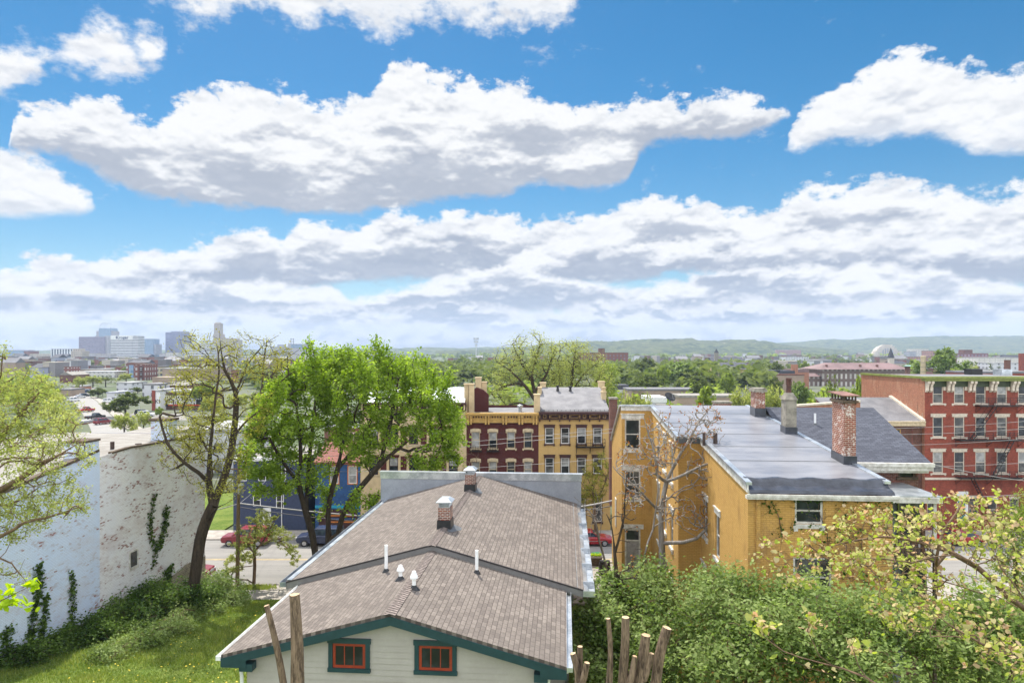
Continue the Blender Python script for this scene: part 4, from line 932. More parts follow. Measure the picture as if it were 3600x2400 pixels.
# ---- yellow house with dark trim and grey sloped roof
cols = (1262, 1298, 1335.6, 1372.5); rows = ((fz(1018.5), fz(982)), (fz(1087.5), fz(1051)), (1.0, 3.6))
ops = ops_of(fx(1237), cols, rows, .92)
B = block('rowhouse', 'yellow rowhouse with dark maroon cornice and window trim under a sloping grey roof', 'house', 1237, 1402, fz(948), 'yel_wall', 11, openings=ops, roof_z=fz(948) - .4)
W = B.W; wl_ = B.wall
for i, c_ in enumerate(cols):
    for j, (z0, z1) in enumerate(rows):
        u = fx(c_) - B.X0
        wn = sash_window(B, wl_, u, z0, z1, .916, 'white', (('glass_warm', 'glass'), ('glass', 'glass_warm'), ('glass_curtain', 'glass'), ('glass_warm', 'glass_warm'))[(i + j) % 4], .10, (.30, .14, .09, 'maroon'), (.15, .14, .12, 'maroon'))
        mb = MB()
        for k in (-1, 1): wl_.box(mb, *sorted((u + k * .462, u + k * .53)), z0, z1, .0, .03)
        B.part(mb, 'casing', M['maroon'], wn)
zt = fz(945); zb_ = fz(963)
mb = MB(); wl_.box(mb, 0.003, W, zb_ + .1, zt - .26, 0, .10); wl_.box(mb, 0, W + .05, zt - .26, zt, 0, .55); wl_.box(mb, 0.0, W, zb_, zb_ + .1, 0, .2); cor = B.part(mb, 'cornice', M['maroon'])
for k in range(8):
    u = .12 + k * (W - .24) / 7; mb = MB(); wl_.box(mb, u - .07, u + .07, zb_ - .2, zt - .27, .1, .36); B.part(mb, 'bracket', M['maroon'], cor)
    mb = MB(); wl_.box(mb, u - .025, u + .025, zb_ + .2, zt - .35, .361, .38); B.part(mb, 'gilt_strip', M['cornice_yel'], cor)
for k in range(7):
    u = .12 + (k + .5) * (W - .24) / 7; hw_ = .42 if k % 2 == 1 else .17
    mb = MB()
    for bx in ((u - hw_, u - hw_ + .04, zb_ + .16, zt - .33), (u + hw_ - .04, u + hw_, zb_ + .16, zt - .33), (u - hw_ + .04, u + hw_ - .04, zb_ + .16, zb_ + .20), (u - hw_ + .04, u + hw_ - .04, zt - .37, zt - .33)): wl_.box(mb, *bx, .1, .125)
    B.part(mb, 'frieze_panel', M['cornice_yel'], cor)
mb = MB(); Yr = 6.0; zr_ = PZ(889, YF + Yr)
a, b, c_, d = (.15, .0, zt + .02), (W - .05, .0, zt + .02), (W - .35, Yr, zr_), (.15, Yr, zr_)
mb.hexa([Vector(p) + Vector((0, 0, -.12)) for p in (a, b, c_, d)] + [Vector(p) for p in (a, b, c_, d)])
e, f_ = (W - .35, 2 * Yr, zt), (.15, 2 * Yr, zt); mb.quad(d, c_, e, f_); B.part(mb, 'sloped_roof', M['mansard'])
mb = MB(); mb.poly([(.15, 0.1, zt - .3), (.15, Yr, zr_ - .1), (.15, 2 * Yr - .1, zt - .3)]); mb.poly([(W - .3, 0.1, zt - .3), (W - .4, Yr, zr_ - .1), (W - .3, 2 * Yr - .1, zt - .3)]); B.part(mb, 'gable_wall', M['yel_wall'])
mb = MB(); rail(mb, Wall((0, .05), (1, 0), (0, -1)), .2, W - .2, zt + .06, zt + .22, .1, 16, 1); B.part(mb, 'snow_guard', M['iron'])
def rchim(B, xa, xb, yt, yb, Yl, dep, mat='cornice_yel', pot=False):
    Y = YF + Yl; x0, x1 = PX(xa, Y) - B.X0, PX(xb, Y) - B.X0; z0, z1 = PZ(yb, Y), PZ(yt, Y)
    mb = MB(); mb.box(x0, x1, Yl, Yl + dep, z0 - .6, z1 - .12); mb.box(x0 - .06, x1 + .06, Yl - .06, Yl + dep + .06, z1 - .12, z1); return B.part(mb, 'chimney', M[mat])
for q in ((1227, 1240.5, 905, 945, .3, 1.0), (1236.5, 1244, 889, 900, 4.2, 1.0), (1241, 1254, 878, 892, 6.1, .9), (1375.5, 1389, 875.5, 892, 6.2, .9), (1382.5, 1392.5, 899, 916, 2.8, .9), (1384.5, 1391, 889, 900, 3.2, .5)): rchim(B, *q, 'cream_wall')
for x, y in ((1281, 893), (1310, 895)):
    mb = MB(); mb.lathe((PX(x, YF + 5) - B.X0, 5.0, PZ(y, YF + 5) - .2), [(.18, 0), (.12, .4), (.2, .45), (.2, .6), (.1, .62)], 8); B.part(mb, 'roof_vent', M['iron'])
balcony(B, wl_, fx(1322) - B.X0, fx(1388) - B.X0, fz(1025), fz(1007) - fz(1025), .8, 6, 2)
# ---- cream house behind the maple with a pale metal roof
cols = (858, 904, 950, 996, 1041); rows = ((fz(1020), fz(982)), (fz(1090), fz(1050)), (1.2, 3.7))
ops = ops_of(fx(828), cols, rows, 1.0)
B = block('rowhouse', 'cream rowhouse half hidden by the big green tree, with a pale metal roof', 'house', 828, 1071.2, fz(935), 'cream_wall', 11, openings=ops, roof_z=fz(935) - .3)
W = B.W; wl_ = B.wall
for i, c_ in enumerate(cols):
    for j, (z0, z1) in enumerate(rows):
        sash_window(B, wl_, fx(c_) - B.X0, z0, z1, .996, 'maroon', (('glass_curtain', 'glass'), ('glass', 'glass'), ('glass_warm', 'glass'))[(i + 2 * j) % 3], .12, (.22, .1, .05, 'brown_brick'), (.12, .12, .08, 'cream'))
for i in range(4):
    for z0, z1 in rows[:2]:
        u = (fx(cols[i]) + fx(cols[i + 1])) / 2 - B.X0; mb = MB(); wl_.box(mb, u - .32, u + .32, z0 - .0, z1 + .15, 0, .03); B.part(mb, 'brick_panel', M['brown_brick'])
zt = fz(924)
mb = MB(); wl_.box(mb, 0, W, zt - .95, zt - .2, 0, .12); wl_.box(mb, 0, W, zt - .2, zt, 0, .55); cor = B.part(mb, 'cornice', M['maroon'])
for k in range(12):
    u = .2 + k * (W - .4) / 11; mb = MB(); wl_.box(mb, u - .07, u + .07, zt - .8, zt - .21, .12, .4); B.part(mb, 'bracket', M['cream'], cor)
Yr = 5.2; zr_ = PZ(889, YF + Yr); mb = MB()
mb.hexa([(0, 0, zt - .1), (W - .2, 0, zt - .1), (W - .2, Yr, zr_ - .1), (0, Yr, zr_ - .1), (0, 0, zt + .02), (W - .2, 0, zt + .02), (W - .2, Yr, zr_), (0, Yr, zr_)]); mb.quad((0, Yr, zr_), (W - .2, Yr, zr_), (W - .2, 11, zt), (0, 11, zt))
for k in range(24): u = .2 + k * (W - .6) / 23; mb.hexa([(u, 0, zt + .02), (u + .04, 0, zt + .02), (u + .04, Yr, zr_), (u, Yr, zr_), (u, 0, zt + .07), (u + .04, 0, zt + .07), (u + .04, Yr, zr_ + .05), (u, Yr, zr_ + .05)])
B.part(mb, 'metal_roof', M['metal_roof'])
for q in ((1066, 1076, 881, 935, 1.4, .9), (1077, 1088.5, 881, 946, 1.0, .9), (1092, 1105, 866, 893, 5.6, .9), (1106, 1117.5, 876.5, 896, 6.0, .9)): rchim(B, *q, 'cream_wall')
Yg = 4.6; mb = MB(); g_ = [(1089, 948), (1122, 948), (1122, 906), (1110, 896), (1094, 889.5), (1089, 893)]
mb.prism([(PX(x, YF + Yg) - B.X0, Yg, PZ(y, YF + Yg) - (1.0 if y == 948 else 0)) for x, y in g_], (0, 1.0, 0)); B.part(mb, 'party_gable', M['brown_brick'])
# ---- bright blue small house
ops = [(fx(809.8) - fx(724) - .45, fx(809.8) - fx(724) + .45, fz(1110), fz(1070)), (fx(768) - fx(724) - .45, fx(768) - fx(724) + .45, fz(1110), fz(1070))]
B = block('cottage', 'small bright blue house with orange window trim and faded red roof', 'house', 724, 827.5, fz(1058), 'blue_house', 8, openings=ops)
W = B.W
for a, b, c_, d in ops:
    wn = sash_window(B, B.wall, (a + b) / 2, c_, d, .896, 'white', ('glass_curtain', 'glass_curtain'), .08); mb = MB(); u = (a + b) / 2
    for bx in ((u - .55, u - .452, c_ - .1, d + .1), (u + .452, u + .55, c_ - .1, d + .1), (u - .452, u + .452, d + .003, d + .1), (u - .452, u + .452, c_ - .1, c_ - .003)): B.wall.box(mb, *bx, 0, .04)
    B.part(mb, 'trim', M['orange'], wn)
mb = MB(); B.wall.box(mb, 0, W, fz(1066), fz(1064), 0, .05); B.part(mb, 'orange_band', M['orange'])
mb = MB(); B.wall.box(mb, 0, W, fz(1166), fz(1160), 0, .10); B.part(mb, 'turquoise_band', plain('turquoise_paint', (.02, .28, .42), .6, .1, 3))
mb = MB(); B.wall.box(mb, .4, W - .3, .2, fz(1170), 0, .04); B.part(mb, 'shop_front', M['maroon'])
for k, c_ in enumerate(('orange', 'blue_house', 'orange')): mb = MB(); B.wall.box(mb, 1.2, 4.4, .9 + k * .35, 1.05 + k * .35, .04, .06); B.part(mb, 'painted_stripe', M[c_])
mb = MB(); zt = fz(1060); Yr = 5; zr_ = PZ(1011, YF + Yr); mb.hexa([(-.1, -.3, zt - .12), (W + .1, -.3, zt - .12), (W + .1, Yr, zr_ - .12), (-.1, Yr, zr_ - .12), (-.1, -.3, zt), (W + .1, -.3, zt), (W + .1, Yr, zr_), (-.1, Yr, zr_)]); mb.quad((-.1, Yr, zr_), (W + .1, Yr, zr_), (W + .1, 2 * Yr, zt), (-.1, 2 * Yr, zt)); B.part(mb, 'shingle_roof', M['pink_roof'])
# ---- red house behind it
B = block('rowhouse', 'low red brick house seen between the blue house and the cream one', 'house', PX(745, 84), PX(829, 84), PZ(982, 84), 'dark_brick', 8, x_is_m=True, y0=84, roof='mansard')
for x in (790, 805, 820):
    sash_window(B, B.wall, PX(x, 84) - B.X0, PZ(1010, 84), PZ(992, 84), .8, 'stone_trim', deep=-.1)
# ---- navy clapboard house
cols = ((558, 1075, 1104), (602, 1075, 1104), (648, 1075, 1104), (590, 1134, 1162), (643, 1134, 1168))
ops = [(fx(x) - fx(536) - .42, fx(x) - fx(536) + .42, fz(yb), fz(yt)) for x, yt, yb in cols]
B = block('clapboard_house', 'navy blue clapboard house with white window frames and pale flat roof', 'house', 536, 702, fz(1052), 'navy', 10, openings=ops, roof='flat_roof_pale')
W = B.W
for a, b, c_, d in ops: sash_window(B, B.wall, (a + b) / 2, c_, d, .836, 'white', ('glass_warm', 'glass'), .06)
mb = MB(); z = .2
while z < fz(1053):
    for (u0, u1) in ((0, W),):
        us = sorted([0.0, W] + [v for op in ops if op[2] < z + .1 < op[3] for v in op[:2]])
        for a, b in zip(us[::2], us[1::2]): mb.quad((a, -.012, z), (b, -.012, z), (b, -.001, z + .13), (a, -.001, z + .13)); mb.quad((a, -.0, z), (b, -.0, z), (b, -.012, z), (a, -.012, z))
    z += .13
B.part(mb, 'clapboards', M['navy'])
mb = MB(); zt = fz(1052); B.wall.box(mb, -.1, W + .1, zt - .25, zt + .12, 0, .35); B.part(mb, 'cornice', M['white'])
mb = MB(); B.wall.box(mb, 3.2, 4.1, .2, 2.5, -.0, .03); B.part(mb, 'door', M['white'])
mb = MB(); mb.tube([(W - 2.6, -.05, .2), (W - 2.6, -.05, zt - .3)], .05, 6); B.part(mb, 'downspout', M['white'])
# ---- tall red brick block, right
X0r = fx(2124); ops = []; cl = [2154.5 + 49 * i for i in range(7)]
rows = ((fz(926), fz(883.5)), (fz(1003), fz(957)), (fz(1086), fz(1037)))
ops = ops_of(X0r, cl, rows, 1.14)
gw = [(2236, 1.2, 3.6), (2280, 1.2, 3.4), (2140, 1.3, 3.5), (2330, 1.2, 3.5)]
ops += [(fx(x) - X0r - .5, fx(x) - X0r + .5, z0, z1) for x, z0, z1 in gw]
dz0, dz1 = fz(1196), fz(1128); ud = fx(2211) - X0r; ops.append((ud - .62, ud + .62, dz0, dz1))
B = block('apartment_block', 'red brick apartment block with iron fire escapes, stone lintels and bracketed green cornice', 'building', 2124, 2124 + 340, fz(868), 'red_brick', 13.5, side='red_brick_side', openings=ops, roof='mansard')
W = B.W; wl_ = B.wall; wl = wl_
for i, c_ in enumerate(cl):
    for j, (z0, z1) in enumerate(rows):
        u = fx(c_) - X0r
        sash_window(B, wl_, u, z0, z1, 1.136, 'stone_trim', (('glass', 'glass_warm'), ('glass_warm', 'glass_warm'), ('glass_curtain', 'glass_warm'), ('glass', 'glass'))[(i * 2 + j * 3) % 4], .12, None if j == 0 else (.30, .24, .07, 'stone_trim'), (.16, .28, .10, 'stone_trim'), fw=.10)
        if j == 0:
            mb = MB(); wl_.box(mb, u - .85, u - .575, z0 + 1.4, z1 + .35, 0, .05); wl_.box(mb, u + .575, u + .85, z0 + 1.4, z1 + .35, 0, .05); wl_.box(mb, u - .575, u + .575, z1 + .003, z1 + .35, 0, .05); B.part(mb, 'window_surround', M['stone_trim'])
for x, z0, z1 in gw: sash_window(B, wl_, fx(x) - X0r, z0, z1, .99, 'stone_trim', ('glass_warm', 'glass_warm'), .12, (.2, .1, .05, 'stone_trim'))
mb = MB(); wl_.box(mb, ud - .61, ud - .52, dz0, dz1, -.1, .0); wl_.box(mb, ud + .30, ud + .61, dz0, dz1, -.1, .0); wl_.box(mb, ud - .52, ud + .30, dz1 - 1.05, dz1, -.09, -.02); dr = B.part(mb, 'door', M['white'])
mb = MB(); wl_.box(mb, ud - .52, ud + .30, dz0, dz1 - 1.05, -.09, -.04); B.part(mb, 'door_leaf', M['teal_door'], dr)
mb = MB(); wl_.box(mb, 0, W, fz(1101), fz(1096), 0, .12); B.part(mb, 'stone_band', M['stone_trim'])
zt = fz(864)
mb = MB(); wl_.box(mb, -.5, W, zt - .22, zt, -.1, .75); wl_.box(mb, -.3, W, zt - .5, zt - .22, -.1, .55); cor = B.part(mb, 'cornice', M['green_trim'])
mb = MB(); wl_.box(mb, 0, W, zt - 1.15, zt - .5, 0, .06); B.part(mb, 'frieze', M['dk_green'], cor)
for i in range(8):
    for q in (0, .42):
        u = .15 + i * 2.33 + q - .0; mb = MB()
        mb.prism([wl_.o + wl_.h * (u - .13) + wl_.n * a + Vector((0, 0, b)) for a, b in ((.06, zt - .52), (.60, zt - .52), (.60, zt - .75), (.42, zt - .9), (.30, zt - 1.3), (.34, zt - 1.55), (.06, zt - 1.75))], wl_.h * .26)
        B.part(mb, 'bracket', M['stone_trim'], cor)
mb = MB(); za, zb_ = zt - .02, PZ(877, YF + 13.5)
mb.hexa([(-.12, 0, za - .25), (.2, 0, za - .25), (.2, 13.5, za - .25), (-.12, 13.5, za - .25), (-.12, 0, za), (.2, 0, za), (.2, 13.5, za - .0), (-.12, 13.5, za)]); B.part(mb, 'side_coping', M['green_trim'])
u0, u1 = fx(2239) - X0r, fx(2338) - X0r
balcony(B, wl_, u0, u1, fz(931), fz(912.5) - fz(931), 1.0, 6, 3)
u0, u1 = fx(2193) - X0r, fx(2340) - X0r
balcony(B, wl_, u0, u1, fz(1009), fz(991.5) - fz(1009), 1.0, 8, 3); balcony(B, wl_, u0, u1, fz(1095), fz(1079) - fz(1095), 1.0, 8, 3)
stair(B, wl_, fx(2222) - X0r, fz(1009), fz and fx(2278) - X0r, fz(931), .35); stair(B, wl_, fx(2272) - X0r, fz(1095), fx(2316) - X0r, fz(1009), .35); stair(B, wl_, fx(2262) - X0r, fz(1170), fx(2225) - X0r, fz(1097), .35)
mb = MB(); mb.box(fx(2259) - X0r, fx(2286) - X0r, 2.0, 3.2, zt + .1, zt + .75); ac = B.part(mb, 'rooftop_cooler', M['black_plastic']); mb = MB(); mb.box(fx(2331) - X0r, fx(2356) - X0r, 2, 3.4, zt + .05, zt + .7); B.part(mb, 'rooftop_cooler', M['galv'])
mb = MB(); mb.lathe((fx(2060) - X0r + 3.2, 5.6, 11.6), [(.02, 0), (.13, .1), (.13, .3), (.0, .4)], 8)
# scrawled white letters on the side wall (graffiti strokes)
def sw_(y_, z): return (-.015, y_, z)
mb = MB()
for st in ([(3.0, 12.8), (3.5, 13.6), (3.9, 12.6), (4.3, 13.4), (4.8, 12.5)], [(5.4, 13.4), (5.9, 13.6), (5.6, 13.0), (5.4, 13.4)], [(6.6, 13.6), (6.9, 13.9), (7.1, 13.6), (6.8, 13.4), (6.6, 13.6)], [(4.9, 13.4), (4.6, 13.9), (4.1, 13.4), (4.4, 12.9)], [(1.0, 12.2), (1.3, 12.9), (1.6, 12.2)], [(.4, 12.1), (.4, 12.8), (.8, 12.5), (.3, 12.4)]):
    mb.tube([sw_(*p) for p in st], .022, 4)
B.part(mb, 'graffiti', M['stone_trim'])
# ---- low flat-roofed house leaning against it
xL = 36.0; B2 = Bld('flat_roofed_house', 'low brick house with grey felt roof against the side of the red brick block', 'house', xL, YF, 0, 0.0)
Wd = fx(2124) - .05 - xL; zf_, zr_ = PZ(966, 75), PZ(912, 80.8)
mb = MB(); mb.quad((0, .5, 0), (Wd, .5, 0), (Wd, .5, zf_ - .1), (0, .5, zf_ - .1)); mb.poly([(0, .5, 0), (0, 6.3, 0), (0, 6.3, zr_), (0, .5, zf_ - .1)]); mb.quad((0, 6.3, 0), (Wd, 6.3, 0), (Wd, 6.3, zr_), (0, 6.3, zr_)); B2.part(mb, 'wall', M['dark_brick'])
mb = MB(); mb.hexa([(-.2, -.1, zf_ - .1), (Wd, -.1, zf_ - .1), (Wd, 6.3, zr_ - .1), (-.2, 6.3, zr_ - .1), (-.2, -.1, zf_), (Wd, -.1, zf_), (Wd, 6.3, zr_), (-.2, 6.3, zr_)]); B2.part(mb, 'felt_roof', M['mansard'])
mb = MB(); mb.hexa([(Wd - .35, -.15, zf_ - .05), (Wd + .02, -.15, zf_ - .05), (Wd + .02, 6.4, zr_ - .05), (Wd - .35, 6.4, zr_ - .05), (Wd - .35, -.15, zf_ + .22), (Wd + .02, -.15, zf_ + .22), (Wd + .02, 6.4, zr_ + .22), (Wd - .35, 6.4, zr_ + .22)]); B2.part(mb, 'parapet_flashing', M['stone_trim'])
mb = MB(); mb.box(-.2, Wd, -.25, -.1, zf_ - .5, zf_ - .12); mb.box(-.3, Wd, -.32, -.1, zf_ - .12, zf_ + .02); B2.part(mb, 'eave_board', M['cream'])
sash_window(B2, Wall((0, .5), (1, 0), (0, -1)), Wd - 3.2, zf_ - 1.9, zf_ - .9, 1.6, 'cornice_yel', deep=-.12)
mb = MB(); mb.tube([(Wd - 1.2, .2, zf_ - .5), (Wd - 1.2, .2, 3)], .06, 6); B2.part(mb, 'downspout', plain('red_downspout', (.16, .05, .035), .6, .2, 4))
# orange brick parapet peeping over the slate roof
B3 = Bld('orange_brick_house', 'orange brick parapet wall rising behind the dark shingle roof', 'house', PX(1826, 56), 56, 0, 0)
w3 = PX(1892, 56) - PX(1826, 56); za, zb_ = PZ(934, 56), PZ(926, 56)
mb = MB(); mb.prism([(0, 0, 0), (w3 + 3, 0, 0), (w3 + 3, 0, zb_ + .1), (0, 0, za)], (0, .4, 0)); B3.part(mb, 'wall', M['red_brick_side'])
mb = MB(); mb.prism([(-.1, -.06, za + .003), (w3 + 3, -.06, zb_ + .103), (w3 + 3, -.06, zb_ + .25), (-.1, -.06, za + .15)], (0, .5, 0)); B3.part(mb, 'coping', M['stone_trim'])
mb = MB(); mb.box(1.3, 1.95, -.03, .0, za - .5, za - .25); B3.part(mb, 'stone_plaque', M['cream'])
# ================================================================ brick house with the dark shingle roof, beside the ochre building
DB = Bld('brick_house', 'brick house with dark blue-grey shingle roof and old porch beside the ochre building', 'house', PX(2141, 33.5), 33.5, TH, 3.0)
fd = DB.fr; ez = PZ(1064, 33.5); pk = fd.at_s(2006, 936, 0.0); rt, rz_ = pk.y, pk.z; Lw = -fd.at_t(1757, 948, rt).x
mb = MB(); mb.hexa([(-Lw, 0, ez - .12), (0, 0, ez - .12), (0, rt, rz_ - .12), (-Lw, rt, rz_ - .12), (-Lw, 0, ez), (0, 0, ez), (0, rt, rz_), (-Lw, rt, rz_)]); DB.part(mb, 'shingle_roof', M['slate'])
mb = MB(); mb.quad((-Lw, rt, rz_), (0, rt, rz_), (0, 2 * rt, ez), (-Lw, 2 * rt, ez)); DB.part(mb, 'rear_roof', M['slate'])
mb = MB(); mb.box(-Lw, .05, -.18, -.0, ez - .16, ez + .02); mb.box(-Lw, .02, -.1, .1, ez - .36, ez - .16); mb.box(-Lw, -.1, .1, .5, ez - .50, ez - .36); DB.part(mb, 'eave_board', M['wood_white'])
a = fd.at_t(2063, 1079, .6); b = fd.at_t(2103, 1095, .6)
ops = [(a.x, b.x, b.z, a.z)]
mb = MB(); panel_wall(mb, (0, .6), (1, 0), -Lw, -.35, 2.5, lambda u: ez - .3, ops); DB.part(mb, 'front_wall', M['dark_brick'])
mb = MB(); mb.poly([(-.35, .6, 2.5), (-.35, 2 * rt - .6, 2.5), (-.35, 2 * rt - .6, ez - .2), (-.35, rt, rz_ - .15), (-.35, .6, ez - .2)]); DB.part(mb, 'gable_wall', M['dark_brick'])
wD = Wall((0, .6), (1, 0), (0, -1))
mb = MB(); wD.box(mb, a.x - .1, b.x + .1, b.z - .14, b.z - .003, -.1, .08); wD.box(mb, a.x, a.x + .1, b.z, a.z, -.12, -.02); wD.box(mb, b.x - .1, b.x, b.z, a.z, -.12, -.02); wn = DB.part(mb, 'window', M['oldwood']); mb = MB(); wD.box(mb, a.x + .1, b.x - .1, b.z, a.z, -.12, -.08); DB.part(mb, 'pane', M['glass'], wn)
# porch
pr_ = fd.at_t(2164, 1143, -2.6); bw = fd.at_t(2120, 1110, .6); pl = fd.at_t(2040, 1143, -2.6).x - .6; px_ = pr_.x
mb = MB(); mb.hexa([(pl, -2.6, pr_.z), (px_, -2.6, pr_.z), (px_ - .2, .58, bw.z), (pl, .58, bw.z), (pl, -2.6, pr_.z + .05), (px_, -2.6, pr_.z + .05), (px_ - .2, .58, bw.z + .05), (pl, .58, bw.z + .05)]); DB.part(mb, 'porch_roof', M['galv'])
mb = MB(); mb.box(pl, px_, -2.66, -2.5, pr_.z - .25, pr_.z - .003); DB.part(mb, 'porch_fascia', M['wood_white'])
zfl = pr_.z - 2.75
for u, m_ in ((px_ - .25, 'wood_white'), (px_ - .75, 'terracotta')): mb = MB(); mb.box(u - .07, u + .07, -2.5, -2.36, zfl, pr_.z - .25); DB.part(mb, 'porch_post', M[m_])
mb = MB(); mb.box(pl, px_ - .1, -2.55, .58, zfl - .2, zfl); DB.part(mb, 'porch_floor', M['oldwood'])
mb = MB(); mb.box(pl + .4, px_ - .9, -1.0, -.8, 3.0, pr_.z - .3); DB.part(mb, 'porch_wall', M['siding_grey'])
wP = Wall((0, -1.0), (1, 0), (0, -1)); u = fd.at_t(2088, 1190, -1.0).x
wn = sash_window(DB, wP, u, zfl + .6, pr_.z - .45, 1.15, 'green_trim', ('glass_warm', 'glass'), -.07); sash_window(DB, wP, u + .2, zfl - 2.9, zfl - .7, 1.1, 'green_trim', ('glass', 'glass'), -.07)
mb = MB(); mb.box(pl, px_ - .25, -2.46, -2.40, zfl + .85, zfl + .92); mb.box(pl, px_ - .25, -2.46, -2.40, zfl + .08, zfl + .13)
k = pl
while k < px_ - .3: mb.box(k, k + .04, -2.45, -2.41, zfl + .13, zfl + .85); k += .14
DB.part(mb, 'porch_railing', M['oldwood'])
for u in (pl + .2, px_ - .3): mb = MB(); mb.box(u, u + .14, -2.5, -2.36, 3, zfl - .2); DB.part(mb, 'porch_post', M['oldwood'])
c0 = P(1872, 978, 38); q = fd.loc(*c0); sz = ez + (rz_ - ez) * q.y / rt
mb = MB(); mb.tube([(q.x, q.y, sz - .1), (q.x, q.y, sz + .6)], .06, 8); vp = DB.part(mb, 'vent_pipe', M['pvc']); mb = MB(); mb.lathe((q.x, q.y, sz - .05), [(.14, 0), (.08, .12)], 8); DB.part(mb, 'boot', M['lead'], vp)
# ---- satellite dish and small chimneys behind the ochre roof
def freechim(label, xa, xb, yt, d, dep, mat, z0=0):
    X0, X1 = PX(xa, d), PX(xb, d); w_ = X1 - X0; B = Bld('chimney', label, 'chimney', X0 + w_ / 2, d, 0, z0); zt = PZ(yt, d)
    mb = MB(); mb.box(-w_ / 2, w_ / 2, 0, dep, z0, zt - .15); B.part(mb, 'shaft', M[mat]); mb = MB(); mb.box(-w_ / 2 - .06, w_ / 2 + .06, -.06, dep + .06, zt - .15, zt); B.part(mb, 'cap', M['stucco'])
freechim('red brick chimney standing between the yellow rowhouse and the ochre building', 1401.5, 1418, 913, 60, .9, 'dark_brick', 6)
freechim('broad old brick chimney behind the ochre roof, its top broken', 1645, 1680, 922, 55, 1.0, 'peel_brick', 10)
freechim('small dark brick chimney just left of the satellite dish', 1512, 1529, 929, 55, .7, 'dark_brick', 10)
d_ = 54.0; D_ = Bld('satellite_dish', 'dark satellite dish on the far edge of the ochre building roof', 'dish', PX(1538, d_), d_, 0, 14.6)
mb = MB(); c0 = Vector((0, 0, PZ(913, d_))); ax = Vector((.25, -.55, .6)).normalized(); u_ = ax.orthogonal().normalized(); v_ = ax.cross(u_); R_ = .46
for r_, h_ in ((0, 0), (.5, .03), (1, .12)):
    for k in range(20): an = 2 * math.pi * k / 20; mb.v.append(tuple(c0 + (u_ * math.cos(an) + v_ * math.sin(an)) * R_ * r_ + ax * h_))
for i in range(2):
    for k in range(20): mb.f.append((i * 20 + k, i * 20 + (k + 1) % 20, i * 20 + 20 + (k + 1) % 20, i * 20 + 20 + k)); mb.mi.append(0)
D_.part(mb, 'reflector', M['black_plastic'], smooth=True); mb = MB(); mb.tube([(0, .1, 14.6), (0, .1, PZ(916, d_)), c0 - ax * .05], .025, 6); D_.part(mb, 'mast', M['galv']); mb = MB(); mb.tube([c0 - v_ * .4, c0 + ax * .45], .012, 4); D_.part(mb, 'feed_arm', M['galv'])
# ================================================================ trees
LEAF = {
 'maple': leafmat('maple_leaf', [(.115, .19, .018), (.225, .325, .038), (.34, .44, .08)], .55),
 'locust': leafmat('locust_leaf', [(.17, .175, .03), (.28, .28, .05), (.38, .37, .08)], .5),
 'spring': leafmat('pale_spring_leaf', [(.20, .24, .055), (.31, .345, .09), (.43, .45, .16)], .5),
 'spring2': leafmat('soft_green_leaf', [(.12, .175, .028), (.22, .285, .05), (.33, .39, .09)], .5),
 'olive': leafmat('olive_leaf', [(.075, .105, .025), (.12, .155, .035), (.18, .21, .06)], .4),
 'deep': leafmat('deep_green_leaf', [(.025, .055, .011), (.065, .115, .02), (.14, .21, .042)], .4),
 'bush': leafmat('bush_leaf', [(.065, .11, .02), (.16, .225, .05), (.30, .37, .13)], .45, .5),
 'red': leafmat('red_bud_leaf', [(.24, .07, .02), (.36, .15, .035), (.26, .24, .05)], .4),
 'redbud': leafmat('heart_leaf', [(.26, .34, .04), (.38, .42, .09), (.48, .45, .20), (.52, .38, .26), (.46, .26, .13)], .5),
 'lime': leafmat('lime_leaf', [(.30, .42, .02), (.45, .58, .04)], .55),
 'grass': leafmat('grass_blade', [(.08, .135, .02), (.18, .24, .045), (.32, .34, .09)], .4),
}
def rand_dirs(n, r):
    v = r.normal(size=(n, 3)); return v / np.linalg.norm(v, axis=1, keepdims=True)
def leaf_quads(c, size, r, up=.5, aspect=.55, shape='rhomb', var=.35):
    n = len(c); nrm = rand_dirs(n, r); nrm[:, 2] = np.abs(nrm[:, 2]) + up; nrm /= np.linalg.norm(nrm, axis=1, keepdims=True)
    a = np.cross(nrm, rand_dirs(n, r)); a /= np.linalg.norm(a, axis=1, keepdims=True) + 1e-9; b = np.cross(nrm, a)
    s = (size * (1 + var * r.normal(size=(n, 1)))).clip(size * .35, size * 2.2)
    a = a * s * .5; b = b * s * .5 * aspect
    if shape == 'rhomb': q = [c - a, c - b * 1.0 + a * .1, c + a, c + b + a * .1]
    elif shape == 'hex': q = [c - a, c - b - a * .35, c - b + a * .4, c + a, c + b + a * .4, c + b - a * .35]
    elif shape == 'heart':
        f = nrm * s * .12
        q = [c + a * 1.0 - f, c + b * .75 + a * .35, c + b * 1.0 - a * .25, c + b * .65 - a * .85, c - a * .62 - f, c - b * .65 - a * .85, c - b * 1.0 - a * .25, c - b * .75 + a * .35]
    k = len(q); return np.stack(q, axis=1).reshape(-1, 3), k
